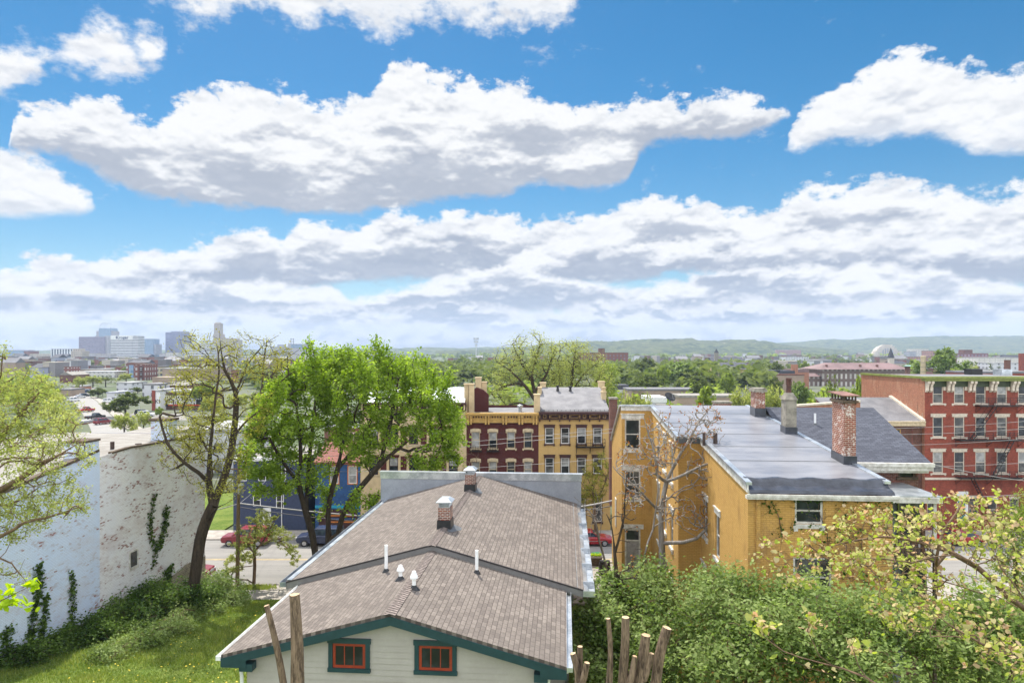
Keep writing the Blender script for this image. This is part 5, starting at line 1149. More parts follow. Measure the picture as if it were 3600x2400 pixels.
class Skel:
    def __init__(s, seed): s.pos, s.par, s.chains, s.r = [], [], [], np.random.default_rng(seed)
    def path(s, pts, attach=None, step=None, wob=.0):
        """polyline of world points, smoothed; returns node ids"""
        pts = [Vector(p) for p in pts]; out = []
        n = len(pts)
        for i in range(n - 1):
            p0, p1, p2, p3 = pts[max(i - 1, 0)], pts[i], pts[i + 1], pts[min(i + 2, n - 1)]
            L = (p2 - p1).length; k = max(2, int(L / (step or .8)))
            for j in range(k):
                t = j / k; out.append(.5 * ((2 * p1) + (-p0 + p2) * t + (2 * p0 - 5 * p1 + 4 * p2 - p3) * t * t + (-p0 + 3 * p1 - 3 * p2 + p3) * t ** 3))
        out.append(pts[-1])
        if attach is None and s.pos:
            A = np.array(s.pos); attach = int(np.argmin(((A - np.array(out[0])) ** 2).sum(1)))
        ids = []; prev = -1 if attach is None else attach
        if attach is not None: out = out[1:]
        for p in out:
            w_ = s.r.normal(size=3) * wob; s.pos.append((p[0] + w_[0], p[1] + w_[1], p[2] + w_[2])); s.par.append(prev); prev = len(s.pos) - 1; ids.append(prev)
        s.chains.append(([attach] if attach is not None else []) + ids); return ids
    def grow(s, tips, up=.25, jit=.08, step=.7, zpen=1.2, first=0):
        tips = np.asarray(tips); A = np.array(s.pos[first:]); 
        d = np.array([np.sqrt(((A - t) ** 2).sum(1)).min() for t in tips]); order = np.argsort(d)
        buf = np.zeros((len(s.pos) + len(tips) * 40, 3)); buf[:len(s.pos)] = s.pos; n = len(s.pos)
        for i in order:
            t = tips[i]; D = buf[first:n] - t; dist = np.sqrt((D ** 2).sum(1)) + np.maximum(0, D[:, 2]) * zpen
            j = int(np.argmin(dist)) + first; p = buf[j].copy(); L = math.sqrt(((p - t) ** 2).sum()); k = max(2, int(L / step))
            pp = s.par[j]; dr = (p - buf[pp]) if pp >= 0 else np.array((0, 0, 1.0)); dr = dr / (np.linalg.norm(dr) + 1e-9)
            c_ = p + (dr * .35 + np.array((0, 0, up))) * L * .55
            ids = []; prev = j
            for q in range(1, k + 1):
                u = q / k; x = (1 - u) ** 2 * p + 2 * u * (1 - u) * c_ + u * u * t
                if q < k: x = x + s.r.normal(size=3) * jit * L * .5
                buf[n] = x; s.pos.append(tuple(x)); s.par.append(prev); prev = n; ids.append(n); n += 1
            s.chains.append([j] + ids)
    def radii(s, r0, rt, minr=0):
        n = len(s.pos); cnt = np.zeros(n); hasc = np.zeros(n, bool)
        for i in range(n):
            if s.par[i] >= 0: hasc[s.par[i]] = True
        for i in range(n - 1, -1, -1):
            if not hasc[i]: cnt[i] += 1
            if s.par[i] >= 0: cnt[s.par[i]] += cnt[i]
        root = cnt[0]; p = math.log(r0 / rt) / math.log(max(root, 2)); s.rad = np.maximum(rt * cnt ** p, minr); s.cnt = cnt
    def tubes(s, mb, thick=.05):
        for ch in s.chains:
            if len(ch) < 2: continue
            path = [s.pos[i] for i in ch]; r = [s.rad[i] for i in ch]
            if s.par[ch[1]] == ch[0] and ch[0] >= 0: r[0] = min(r[0], r[1] * 1.25)
            mr = max(r); n = 9 if mr > .15 else (6 if mr > thick else (4 if mr > thick * .35 else 3)); mb.tube(path, r, n, False)
    def tipsegs(s, maxcnt=2):
        e = [(i, s.par[i]) for i in range(len(s.pos)) if s.par[i] >= 0 and s.cnt[i] <= maxcnt]; return np.array(e)
def sample_blobs(blobs, n, r, shell=.42):
    vol = np.array([b[1][0] * b[1][1] * b[1][2] * (b[2] if len(b) > 2 else 1) for b in blobs]); pr = vol ** .75; pr /= pr.sum(); k = r.choice(len(blobs), size=n, p=pr)
    v = rand_dirs(n, r) * (r.random((n, 1)) ** shell); C = np.array([tuple(b[0]) for b in blobs]); Rr = np.array([b[1] for b in blobs])
    return C[k] + v * Rr[k]
def pblob(x, y, rx, ry, d, rd=None, w=1):
    return (P(x, y, d), (rx * d / F, rd if rd else rx * d / F, ry * d / F), w)
def tree(name, label, cat, seed, base, limbs, blobs, ntips, r0, rt, leaf, nleaf, lsize, bark_, group=None, up=.25, sigma=.25, maxcnt=2, shell=.42, step=.7, jit=.08, extra=(), shape='rhomb', lup=.5, zpen=1.2, asp=.55, minr=0, drop=0.0, tintf=None, leafname='crown', first=0, tipmin=0):
    r = np.random.default_rng(seed); base = Vector(base); root = thing(name, label, cat, base, 0, group)
    sk = Skel(seed + 1)
    for i, l in enumerate(limbs): sk.path(l, wob=.012 if i else 0)
    tips = sample_blobs(blobs, ntips, r, shell) if ntips else np.zeros((0, 3))
    if tipmin: A_ = np.array(sk.pos); tips = tips[[((A_ - t) ** 2).sum(1).min() > tipmin ** 2 for t in tips]]
    if len(extra): tips = np.vstack([tips, np.array([tuple(e) for e in extra])])
    sk.grow(tips, up, jit, step, zpen, first); sk.radii(r0, rt, minr)
    mb = MB(); sk.tubes(mb); b = np.array(base)
    mb.v = [(v[0] - b[0], v[1] - b[1], v[2] - b[2]) for v in mb.v]
    mb.build('trunk', M[bark_], root, smooth=True)
    if nleaf:
        e = sk.tipsegs(maxcnt); A = np.array(sk.pos); ok = sk.rad[e[:, 1]] < max(rt * 3.2, .02); e = e[ok] if ok.sum() > 20 else e; k = r.integers(0, len(e), nleaf); u = r.random((nleaf, 1))
        c_ = A[e[k, 0]] * u + A[e[k, 1]] * (1 - u) + r.normal(size=(nleaf, 3)) * sigma - np.array((0, 0, drop))
        q, kk = leaf_quads(c_, lsize, r, lup, asp, shape); clump = np.array([mnoise.noise(Vector(tuple(x)) * .8) for x in c_[::1]]) if nleaf < 20000 else np.sin(c_[:, 0] * 2.1 + c_[:, 2] * 1.3) * .5
        t = np.clip(r.random(nleaf) * .75 + clump * .35 + .15, 0, 1) if tintf is None else tintf(r, nleaf)
        np_mesh(leafname, q - b, kk, LEAF[leaf], root, t)
    return root
def PP(d, *pts): return [P(x, y, d + (q[0] if q else 0)) for x, y, *q in pts]
# ---- locust by the painted wall
d = 47.0
tree('locust_tree', 'tall dark-barked tree with sparse yellow-green leaves leaning beside the painted wall', 'tree', 5, P(438, 1392, d),
     [PP(d, (438, 1396), (450, 1310), (460, 1240), (474, 1195), (490, 1160)), PP(d, (490, 1160), (480, 1110), (484, 1020, -.5), (492, 941, -1), (503, 850, -1), (498, 790, -1)), PP(d, (490, 1160), (520, 1080, .5), (537, 1000, 1), (541, 900, 1), (516, 850, .5), (508, 800, .5), (505, 760)),
      PP(d, (541, 905, 1), (570, 835, 2), (608, 790, 2), (640, 770, 2)), PP(d, (482, 1110), (455, 1085, -1), (425, 1063, -1.5), (385, 1020, -2), (367, 955, -2)), PP(d, (474, 1195), (500, 1165, -1), (535, 1148, -2), (560, 1120, -2)), PP(d, (516, 850), (470, 815, -1), (430, 790, -2)), PP(d, (538, 985, 1), (600, 940, 2), (640, 880, 3), (680, 850, 3))],
     [pblob(500, 830, 115, 85, d, 3.2), pblob(455, 900, 85, 80, d, 3), pblob(430, 1010, 70, 80, d, 2.6, 1.6), pblob(505, 1030, 70, 110, d, 3, 1.6), pblob(620, 830, 60, 50, d + 2, 2.5), pblob(500, 1120, 60, 50, d, 2, 1.2), pblob(590, 950, 40, 60, d + 1, 2)],
     900, .38, .015, 'locust', 17500, .12, 'bark_dark', sigma=.20, maxcnt=2, lup=.3, jit=.12, tipmin=.9)
d = 88.0
tree('slender_tree', 'thin dark almost leafless tree rising behind the locust and the maple', 'tree', 6, P(603, 1100, d), [PP(d, (603, 1150), (602, 950), (604, 850), (612, 790)), PP(d, (604, 900), (640, 840), (690, 800))], [pblob(615, 810, 38, 42, d, 3), pblob(680, 830, 40, 35, d, 3), pblob(640, 860, 40, 30, d, 3)], 150, .26, .022, 'locust', 900, .16, 'bark_dark', sigma=.2)
# ---- two green maples at the kerb
d = 55.0
spk = []
rr = np.random.default_rng(3)
for x in range(566, 1068, 9):
    yt = 1065 - 258 * max(0, 1 - abs((x - 820) / 262) ** 2.6) ** .5 + rr.normal() * 20; dd = d + rr.normal() * 2.2
    for k in range(5): spk.append(P(x + rr.normal() * 3, yt + k * 15, dd))
lo = [e for e in spk if (e.x / e.y * F + CX) < 790]; hi = [e for e in spk if (e.x / e.y * F + CX) >= 790]
tree('maple_tree', 'bright green maple on the left, dark trunk beside the parked blue car', 'tree', 21, P(727, 1270, d), [PP(d, (727, 1290), (718, 1230), (703, 1175), (690, 1130), (684, 1090)), PP(d, (703, 1175), (706, 1110, 1), (712, 1040, 1.5), (720, 960, 1.5), (730, 880, 1)), PP(d, (686, 1110), (650, 1060, -.5), (620, 1010, -1)), PP(d, (690, 1090), (690, 1010, -1), (680, 930, -1.5))],
     [pblob(600, 1010, 48, 75, d, 3.4), pblob(600, 1090, 40, 45, d, 3), pblob(640, 1000, 72, 80, d, 4), pblob(690, 920, 72, 80, d, 4), pblob(730, 990, 80, 110, d, 4.5), pblob(650, 1090, 80, 55, d, 3.5), pblob(600, 960, 40, 50, d, 3), pblob(740, 880, 60, 70, d, 4), pblob(730, 1140, 50, 50, d, 2.5, .4)],
     430, .27, .022, 'maple', 38000, .15, 'bark_dark', sigma=.24, maxcnt=2, tipmin=.5, extra=lo, shape='hex', asp=.8, lup=.4)
tree('maple_tree', 'bright green maple with two leaning trunks, its crown reaching over the cream rowhouse', 'tree', 22, P(757, 1255, d), [PP(d, (757, 1270), (754, 1210), (757, 1149), (776, 1074), (790, 1000), (800, 930)), PP(d, (772, 1250), (782, 1200, -.5), (800, 1155, -1), (851, 1092, -1.5), (889, 1051, -2), (950, 1002, -2)), PP(d, (870, 1075, -1.5), (890, 1000, -1), (905, 930, -1), (915, 870, -1)), PP(d, (776, 1074), (830, 1010, 1), (860, 940, 1.5), (870, 860, 1.5)), PP(d, (757, 1149), (730, 1105, 1), (720, 1080, 1))],
     [pblob(810, 900, 80, 95, d, 4.5), pblob(890, 900, 80, 90, d, 4.5), pblob(970, 930, 75, 80, d, 4), pblob(1020, 990, 45, 70, d - 1, 3), pblob(980, 1040, 55, 50, d - 2, 2.6), pblob(840, 1000, 80, 70, d, 4), pblob(910, 1000, 60, 50, d, 3.5, .5), pblob(1030, 1045, 30, 40, d - 1, 2), pblob(830, 1150, 55, 45, d - 3, 2.5, .8)],
     520, .29, .022, 'maple', 46000, .15, 'bark_dark', sigma=.24, maxcnt=2, tipmin=.5, extra=hi, shape='hex', asp=.8, lup=.4)
# ---- small street tree
d = 56.8
rr = np.random.default_rng(9); ex = []
for k in range(260):
    a = rr.uniform(-1, 1); y0 = 1255 + 25 * rr.random(); ex.append(P(590 + a * 85 + 18 * rr.random(), 1168 + 75 * abs(a) ** 1.3 + rr.random() * 62 + (a < -.2) * 45, d + rr.normal() * 1.4))
tree('street_tree', 'small pruned street tree with pale new leaves in a grass patch by the road', 'tree', 31, P(583, 1336, d), [PP(d, (583, 1340), (585, 1300), (584, 1268)), PP(d, (584, 1272), (570, 1255), (545, 1248), (520, 1250)), PP(d, (584, 1268), (600, 1250, .5), (630, 1238, .5), (660, 1235, .5)), PP(d, (584, 1268), (585, 1230, -.5), (590, 1205, -.5)), PP(d, (575, 1262), (558, 1225, .6), (548, 1200, .8)), PP(d, (600, 1250, .5), (625, 1205, -.5), (640, 1180, -.5))],
     [pblob(585, 1230, 60, 45, d, 1.5)], 60, .15, .016, 'spring', 13500, .12, 'bark_brown', sigma=.07, maxcnt=2, extra=ex, up=.1, jit=.05)
# ---- bare tree in front of the ochre wall
d = 33.5
tree('bare_tree', 'grey bare tree with tufts of reddish new leaves in front of the ochre wall', 'tree', 41, P(1526, 1330, d), [PP(d, (1526, 1400), (1523, 1300), (1518, 1200), (1522, 1150), (1531, 1105)), PP(d, (1531, 1105), (1552, 1060), (1580, 1015), (1605, 970), (1640, 925)), PP(d, (1531, 1105), (1510, 1090, -.6), (1505, 1045, -1), (1490, 1000, -1), (1480, 960, -1)), PP(d, (1520, 1180), (1490, 1150, -1), (1465, 1120, -1.5), (1430, 1095, -2), (1408, 1070, -2)), PP(d, (1531, 1110), (1580, 1085, -1), (1640, 1060, -1.5), (1700, 1075, -1.8), (1735, 1040, -2)), PP(d, (1545, 1250, 0), (1600, 1235, -1), (1640, 1195, -1.5), (1690, 1170, -2), (1745, 1140, -2.4)), PP(d, (1500, 1330, -.5), (1480, 1275, -.8), (1500, 1215, -.8), (1510, 1130, -.8), (1512, 1040, -.8))],
     [pblob(1530, 1010, 70, 75, d - .5, 1.8), pblob(1620, 975, 45, 55, d - .5, 1.4), pblob(1470, 1060, 60, 55, d - 1, 1.6), pblob(1640, 1090, 70, 60, d - 1, 1.8), pblob(1580, 1170, 70, 50, d - 1, 1.6), pblob(1455, 1140, 40, 40, d - 1.2, 1.2), pblob(1690, 1190, 50, 50, d - 2, 1.2)],
     1050, .15, .0145, 'red', 2300, .10, 'bark_grey', sigma=.06, maxcnt=1, step=.35, jit=.16, lup=.2)
tree('dead_sapling', 'dead dark-trunked sapling with broken top between the grey house and the ochre building', 'tree', 42, P(1419, 1440, 28), [PP(28, (1419, 1450), (1417, 1350), (1412, 1270), (1405, 1210), (1393, 1180)), PP(28, (1412, 1270), (1428, 1210, -.3), (1436, 1150, -.5), (1438, 1090, -.5)), PP(28, (1415, 1320), (1440, 1350, -.4), (1470, 1380, -.6))], [pblob(1440, 1180, 35, 70, 28, .8), pblob(1455, 1300, 40, 50, 28, .8)], 55, .085, .014, 'red', 60, .1, 'bark_dark', sigma=.05, maxcnt=1, step=.3, jit=.18)
tree('bare_sapling', 'thin leafless sapling beside the zinc gutter, the red car behind it', 'tree', 43, P(1392, 1330, 40), [PP(40, (1396, 1345), (1390, 1290), (1376, 1240), (1366, 1190), (1340, 1160), (1318, 1140)), PP(40, (1376, 1240), (1382, 1190), (1368, 1130)), PP(40, (1366, 1190), (1345, 1180), (1316, 1182))], [pblob(1360, 1180, 40, 50, 40, 1), pblob(1400, 1310, 26, 24, 40, 1)], 50, .07, .014, 'red', 0, .1, 'bark_grey', step=.3, jit=.2)
# ---- willow-like shrub by the yellow rowhouse
d = 72.0
tree('willow_shrub', 'yellow-green twiggy tree in front of the yellow rowhouse', 'tree', 51, P(1368, 1240, d), [PP(d, (1368, 1240), (1366, 1180), (1362, 1130)), PP(d, (1364, 1160), (1390, 1110), (1400, 1070))], [pblob(1362, 1110, 42, 48, d, 2), pblob(1385, 1070, 24, 42, d, 1.4), pblob(1350, 1140, 34, 26, d, 1.6)], 330, .14, .014, 'locust', 6500, .14, 'bark_brown', sigma=.13, up=.5)
tree('bare_shrub', 'leafless vine-like shrub climbing the maroon rowhouse front', 'shrub', 52, P(1085, 1180, 73), [PP(73, (1085, 1180), (1083, 1110), (1078, 1060))], [pblob(1085, 1060, 26, 34, 73, .8), pblob(1060, 1075, 22, 30, 73, .8)], 70, .06, .014, 'red', 0, .1, 'bark_brown', up=.4)
# ---- big trees beyond the rowhouses
d = 108.0
tree('shade_tree', 'big spreading tree with thin yellow-green leaves behind the maroon rowhouse', 'tree', 61, P(1238, 1070, d), [PP(d, (1238, 1085), (1239, 990), (1238, 940), (1228, 900), (1222, 860), (1238, 800, 1), (1240, 770, 1)), PP(d, (1236, 930), (1205, 885, -1), (1170, 850, -1), (1140, 830, -1)), PP(d, (1228, 900), (1255, 860), (1268, 820)), PP(d, (1225, 880), (1195, 830, 1), (1180, 795, 1)), PP(d, (1236, 945), (1190, 925, -2), (1150, 940, -2)), PP(d, (1200, 880), (1165, 885), (1130, 900))],
     [pblob(1225, 815, 60, 60, d, 4), pblob(1180, 830, 55, 50, d, 4), pblob(1150, 880, 40, 40, d, 4), pblob(1265, 840, 40, 60, d, 4), pblob(1165, 930, 45, 26, d, 4, 1.5), pblob(1270, 900, 35, 30, d, 3)], 520, .48, .03, 'spring', 13500, .22, 'bark_dark', sigma=.42, jit=.1)
tree('shade_tree', 'yellow-green tree spreading behind the grey roof of the yellow rowhouse', 'tree', 62, P(1320, 1070, 112), [PP(112, (1318, 1085), (1315, 990), (1310, 930), (1313, 880), (1318, 830), (1325, 790)), PP(112, (1313, 900), (1340, 860), (1370, 835), (1385, 820)), PP(112, (1311, 920), (1290, 880), (1282, 830)), PP(112, (1310, 940), (1360, 900), (1390, 880))],
     [pblob(1315, 815, 50, 42, 112, 4), pblob(1360, 860, 50, 60, 112, 4), pblob(1300, 870, 45, 50, 112, 4), pblob(1380, 890, 30, 40, 112, 3)], 400, .40, .03, 'spring', 11500, .22, 'bark_dark', sigma=.42, jit=.1)
tree('shade_tree', 'dense fresh green tree right behind the right chimney of the yellow rowhouse', 'tree', 63, P(1395, 1000, 125), [PP(125, (1392, 1020), (1392, 920), (1394, 870))], [pblob(1394, 875, 26, 50, 125, 2.5), pblob(1380, 900, 30, 30, 125, 2.5)], 130, .3, .03, 'spring2', 6000, .24, 'bark_dark', sigma=.4)
# ---- foreground tree at the left edge
d = 20.0
tree('foreground_tree', 'near tree with fine yellow-green new leaves filling the left edge', 'tree', 71, P(-190, 1560, d), [PP(d, (-190, 1700), (-170, 1400), (-130, 1250), (-80, 1150)), PP(d, (-80, 1150), (0, 1126, -.5), (78, 1077, -.8), (135, 1043, -1), (195, 1010, -1)), PP(d, (-120, 1240), (0, 1232, -1), (55, 1200, -1.2), (104, 1189, -1.4), (180, 1165, -1.5)), PP(d, (-110, 1230), (0, 1280, 0), (40, 1310, 0), (70, 1350, 0)), PP(d, (-90, 1160), (-30, 1050, .6), (40, 960, 1), (90, 900, 1.2)), PP(d, (-100, 1180), (-40, 1000, 1), (0, 900, 1.4), (40, 860, 1.4)), PP(d, (-80, 1150), (20, 1160, .5), (90, 1120, .8), (150, 1110, .8))],
     [pblob(60, 960, 95, 80, d + 1, 2.0), pblob(10, 1010, 80, 110, d, 2), pblob(110, 1050, 85, 70, d - .5, 1.5), pblob(120, 1150, 90, 55, d - .8, 1.3), pblob(20, 1180, 90, 70, d, 1.6), pblob(50, 880, 80, 45, d + 1.4, 1.6), pblob(0, 1320, 60, 40, d, 1, .4), pblob(-8, 810, 22, 26, d, .6, 2), pblob(150, 970, 40, 60, d, 1.2)],
     1100, .20, .0052, 'spring', 23000, .068, 'bark_brown', sigma=.085, maxcnt=2, step=.28, jit=.11, up=.12, lup=.3, zpen=.3)
d = 8.5
tree('leafy_sprig', 'sprig of large bright lime leaves close at the left edge', 'sprig', 72, P(-60, 1500, d), [PP(d, (-60, 1520), (-20, 1400), (20, 1370), (70, 1345)), PP(d, (-15, 1395), (40, 1385), (70, 1392))], [], 0, .012, .003, 'lime', 90, .085, 'bark_brown', extra=[P(x, y, d + .1 * i % .3) for i, (x, y) in enumerate(((12, 1355), (30, 1352), (48, 1375), (70, 1334), (82, 1342), (62, 1390), (22, 1385), (5, 1372)))], sigma=.035, maxcnt=1, shape='hex', asp=.75, step=.05)
# ---- redbud in the right foreground
d = 9.5
def heart_tint(r, n): return np.clip(r.beta(1.1, 1.6, n) * 1.05, 0, 1)
rb = [PP(d, (2470, 1700, 1), (2430, 1500, .6), (2380, 1420, .3), (2314, 1370)), PP(d, (2314, 1370), (2244, 1298), (2110, 1246, .4), (2018, 1230, .7), (1908, 1257, 1.0)), PP(d, (2250, 1302), (2190, 1275, -.4), (2096, 1291, -.6), (1960, 1280, -.9), (1900, 1310, -1)), PP(d, (2146, 1310, .2), (2152, 1280), (2160, 1235), (2182, 1198, .3), (2215, 1152, .5)), PP(d, (2150, 1276), (2111, 1230, -.3), (2066, 1200, -.5), (2032, 1181, -.6)), PP(d, (2380, 1420), (2290, 1370, .8), (2200, 1345, .9), (2120, 1320, 1.2), (2060, 1318, 1.3)),
      PP(d, (2440, 1550, .6), (2260, 1480, -1.2), (2140, 1400, -1.6), (2110, 1330, -1.8)), PP(d, (2440, 1600, .6), (2250, 1590, -1.8), (2030, 1580, -2.2), (1942, 1560, -2.4), (1868, 1535, -2.4), (1795, 1500, -2.4), (1750, 1435, -2.4)), PP(d, (2420, 1480), (2352, 1370, -.9), (2300, 1300, -.9), (2270, 1230, -.7), (2260, 1180, -.6)), PP(d, (2420, 1480), (2380, 1300, .6), (2340, 1220, .8), (2300, 1160, .8)), PP(d, (2360, 1400), (2330, 1320, 1), (2200, 1230, 1.6), (2110, 1170, 1.7))]
tree('redbud_tree', 'near redbud with heart-shaped pale yellow and pink leaves on bare arching branches', 'tree', 81, P(2470, 1700, d + 1), rb,
     [pblob(2050, 1215, 150, 60, d + .6, .9), pblob(1960, 1270, 150, 60, d + .2, .8), pblob(2200, 1210, 110, 75, d + .5, .8, 1.3), pblob(2290, 1200, 70, 85, d, .8, 1.2), pblob(2300, 1330, 80, 80, d - .6, .8), pblob(2120, 1330, 110, 50, d + .4, .8), pblob(2240, 1450, 100, 80, d - 1, .8, 1.2), pblob(2080, 1400, 110, 50, d - .6, .7, 1), pblob(2320, 1500, 60, 60, d - 1, .6, 1), pblob(1810, 1290, 80, 60, d + .6, .6, .8)],
     1000, .043, .0031, 'redbud', 3700, .058, 'bark_brown', sigma=.040, maxcnt=1, step=.13, jit=.10, up=.12, shape='heart', asp=.85, lup=.25, zpen=.4, tintf=heart_tint)
tree('redbud_sprig', 'low arching redbud shoot with large heart leaves across the lower right bushes', 'sprig', 82, P(2100, 1640, 7), [PP(7, (2100, 1640), (1990, 1555), (1880, 1520), (1800, 1495), (1745, 1450), (1730, 1420)), PP(7, (1940, 1540), (1880, 1505), (1860, 1450), (1862, 1420)), PP(7, (1985, 1552), (1960, 1500), (1962, 1470))], [], 0, .014, .003, 'redbud', 110, .075, 'bark_brown', extra=[P(x, y, 7 + .05 * (i % 5)) for i, (x, y) in enumerate(((1735, 1415), (1760, 1430), (1785, 1435), (1745, 1440), (1850, 1405), (1880, 1420), (1900, 1430), (1870, 1440), (1960, 1490), (1995, 1478), (2010, 1495)))], sigma=.035, maxcnt=1, step=.08, shape='heart', asp=.85, lup=.2, tintf=heart_tint)
# ---- right edge tree
d = 44.0
tree('young_tree', 'feathery mid-green young tree at the right edge in front of the road', 'tree', 91, P(2340, 1495, d), [PP(d, (2340, 1500), (2335, 1330), (2325, 1230)), PP(d, (2335, 1300), (2370, 1220), (2390, 1150))], [pblob(2325, 1240, 45, 75, d, 1.5), pblob(2370, 1180, 50, 60, d, 1.5), pblob(2330, 1330, 60, 60, d, 1.6)], 330, .16, .012, 'spring2', 11000, .13, 'bark_brown', sigma=.16, up=.4)
# ================================================================ shrubs
def shrub(name, label, seed, blobs, base, ntips, leaf, nleaf, lsize, r0=.06, sigma=.22, shape='rhomb', bark_='bark_brown', asp=.6, stems=9, lup=.6, group=None, cat='shrub'):
    r = np.random.default_rng(seed); base = Vector(base); root = thing(name, label, cat, base, 0, group); sk = Skel(seed)
    tips = sample_blobs(blobs, ntips, r, .5); sh = sample_blobs([(b_[0], tuple(q * 1.22 for q in b_[1])) for b_ in blobs], ntips // 4, r, .1); tips = np.vstack([tips, sh[sh[:, 2] > np.median(sh[:, 2])]]); C = np.array([tuple(b[0]) for b in blobs])
    sk.path([base, base + Vector((0, 0, .25))])
    for k in range(stems):
        b = blobs[k % len(blobs)]; e = Vector(b[0]) + Vector((r.normal() * b[1][0] * .5, r.normal() * b[1][1] * .5, b[1][2] * .3)); g_ = Vector((e.x * .7 + base.x * .3, e.y * .7 + base.y * .3, 0)); g_.z = hgt(g_.x, g_.y)
        sk.path([base, base.lerp(e, .45) + Vector((0, 0, .5)), e], attach=0)
    sk.grow(tips, .3, .12, .5, .5); sk.radii(r0, .008)
    mb = MB(); sk.tubes(mb); mb.v = [(v[0] - base.x, v[1] - base.y, v[2] - base.z) for v in mb.v]; mb.build('stems', M[bark_], root, smooth=True)
    e = sk.tipsegs(3); A = np.array(sk.pos); k = r.integers(0, len(e), nleaf); u = r.random((nleaf, 1))
    c_ = A[e[k, 0]] * u + A[e[k, 1]] * (1 - u) + r.normal(size=(nleaf, 3)) * sigma
    q, kk = leaf_quads(c_, lsize, r, lup, asp, shape); t = np.clip(r.random(nleaf) * .7 + .25 * np.sin(c_[:, 0] * 1.9 + c_[:, 1] * 1.1 + c_[:, 2] * 2.3) + .2, 0, 1)
    np_mesh('foliage', q - np.array(base), kk, LEAF[leaf], root, t); return root
def gb(x, y, d, dz=0): v = P(x, y, d); return Vector((v.x, v.y, hgt(v.x, v.y) + dz))
shrub('honeysuckle_bush', 'tall leafy green bush against the right side of the grey house', 101, [pblob(1385, 1440, 62, 100, 27, 1.6), pblob(1420, 1375, 50, 60, 28, 1.4), pblob(1370, 1520, 60, 70, 26, 1.5)], gb(1390, 1600, 27), 420, 'bush', 12500, .145)
shrub('honeysuckle_bush', 'leafy green bush behind the four cut trunks, below the bare tree', 102, [pblob(1520, 1375, 85, 75, 28, 1.7), pblob(1480, 1340, 50, 40, 29, 1.3), pblob(1560, 1480, 110, 90, 25, 1.8), pblob(1470, 1490, 60, 80, 26, 1.4)], gb(1520, 1650, 26), 520, 'bush', 17000, .14)
shrub('honeysuckle_bush', 'broad leafy green bush at the foot of the ochre front wall', 103, [pblob(1690, 1395, 110, 80, 23.5, 1.6), pblob(1760, 1490, 110, 90, 21, 1.7), pblob(1640, 1365, 60, 60, 26, 1.2), pblob(1660, 1520, 80, 70, 22, 1.4)], gb(1700, 1700, 22), 560, 'bush', 18000, .13)
shrub('honeysuckle_bush', 'leafy green bush under the redbud branches below the vine-covered wall', 104, [pblob(1900, 1470, 120, 90, 20, 1.6), pblob(1980, 1530, 110, 70, 19, 1.6), pblob(1840, 1375, 80, 55, 22.5, 1.1), pblob(2010, 1415, 80, 75, 21, 1.3)], gb(1940, 1700, 20), 520, 'bush', 17000, .12)
shrub('honeysuckle_bush', 'leafy green bush in the bottom right corner behind the redbud', 105, [pblob(2180, 1480, 120, 90, 20, 1.8), pblob(2310, 1450, 90, 100, 19, 1.8), pblob(2100, 1430, 60, 70, 23, 1.4)], gb(2220, 1700, 20), 520, 'bush', 15500, .12)
# slope below the painted wall
shrub('wall_shrub', 'dark green scrub heaped around the foot of the leaning tree', 111, [pblob(400, 1387, 72, 56, 46, 1.6), pblob(350, 1412, 60, 50, 45, 1.4), pblob(470, 1377, 48, 38, 46.5, 1.2), pblob(310, 1432, 54, 44, 43, 1.3)], gb(395, 1420, 46), 420, 'deep', 21250, .16)
shrub('wall_shrub', 'bright green shrub right of the leaning tree near the pavement', 112, [pblob(500, 1352, 42, 38, 50, 1.3), pblob(535, 1385, 40, 26, 49, 1.2), pblob(560, 1372, 22, 16, 50.5, .8)], gb(505, 1385, 50), 260, 'bush', 10000, .13)
shrub('wall_shrub', 'dark green scrub along the wall foot midway to the left edge', 113, [pblob(220, 1467, 72, 50, 40.5, 1.3), pblob(280, 1457, 60, 45, 42, 1.3), pblob(160, 1492, 60, 45, 39, 1.2)], gb(220, 1500, 40.5), 380, 'deep', 20000, .15)
shrub('wall_shrub', 'ivy-dark shrub at the bottom left corner under the painted wall', 114, [pblob(40, 1527, 72, 50, 36.3, 1.0), pblob(105, 1522, 54, 42, 37.5, 1.0)], gb(60, 1560, 36.5), 300, 'deep', 13750, .14)
shrub('wall_shrub', 'dark scrub between the wall foot and the leaning tree, below the small window', 116, [pblob(300, 1407, 48, 42, 44.5, 1.2), pblob(345, 1377, 43, 42, 47, 1.1), pblob(258, 1432, 48, 42, 42.6, 1.1)], gb(300, 1440, 44.5), 360, 'deep', 17500, .15)
shrub('wall_shrub', 'dark scrub along the wall foot between the ivy strands near the left edge', 117, [pblob(150, 1507, 60, 42, 38.4, 1.1), pblob(195, 1482, 48, 42, 40, 1.1), pblob(100, 1502, 43, 38, 38, 1)], gb(150, 1530, 38.4), 340, 'deep', 15000, .14)
shrub('wall_shrub', 'mid green bramble spilling onto the lawn below the leaning tree', 118, [pblob(400, 1440, 60, 26, 43.5, 1.4), pblob(460, 1415, 50, 26, 45, 1.3), pblob(340, 1462, 50, 26, 41.5, 1.3)], gb(400, 1455, 43.5), 360, 'bush', 13000, .13)
shrub('weed_clump', 'light green weeds in the middle of the sloping lawn', 115, [pblob(330, 1475, 60, 22, 39, 1.2), pblob(400, 1445, 50, 18, 41.5, 1.2), pblob(250, 1510, 60, 20, 37, 1.1)], gb(330, 1490, 39), 280, 'bush', 9000, .13, r0=.03)
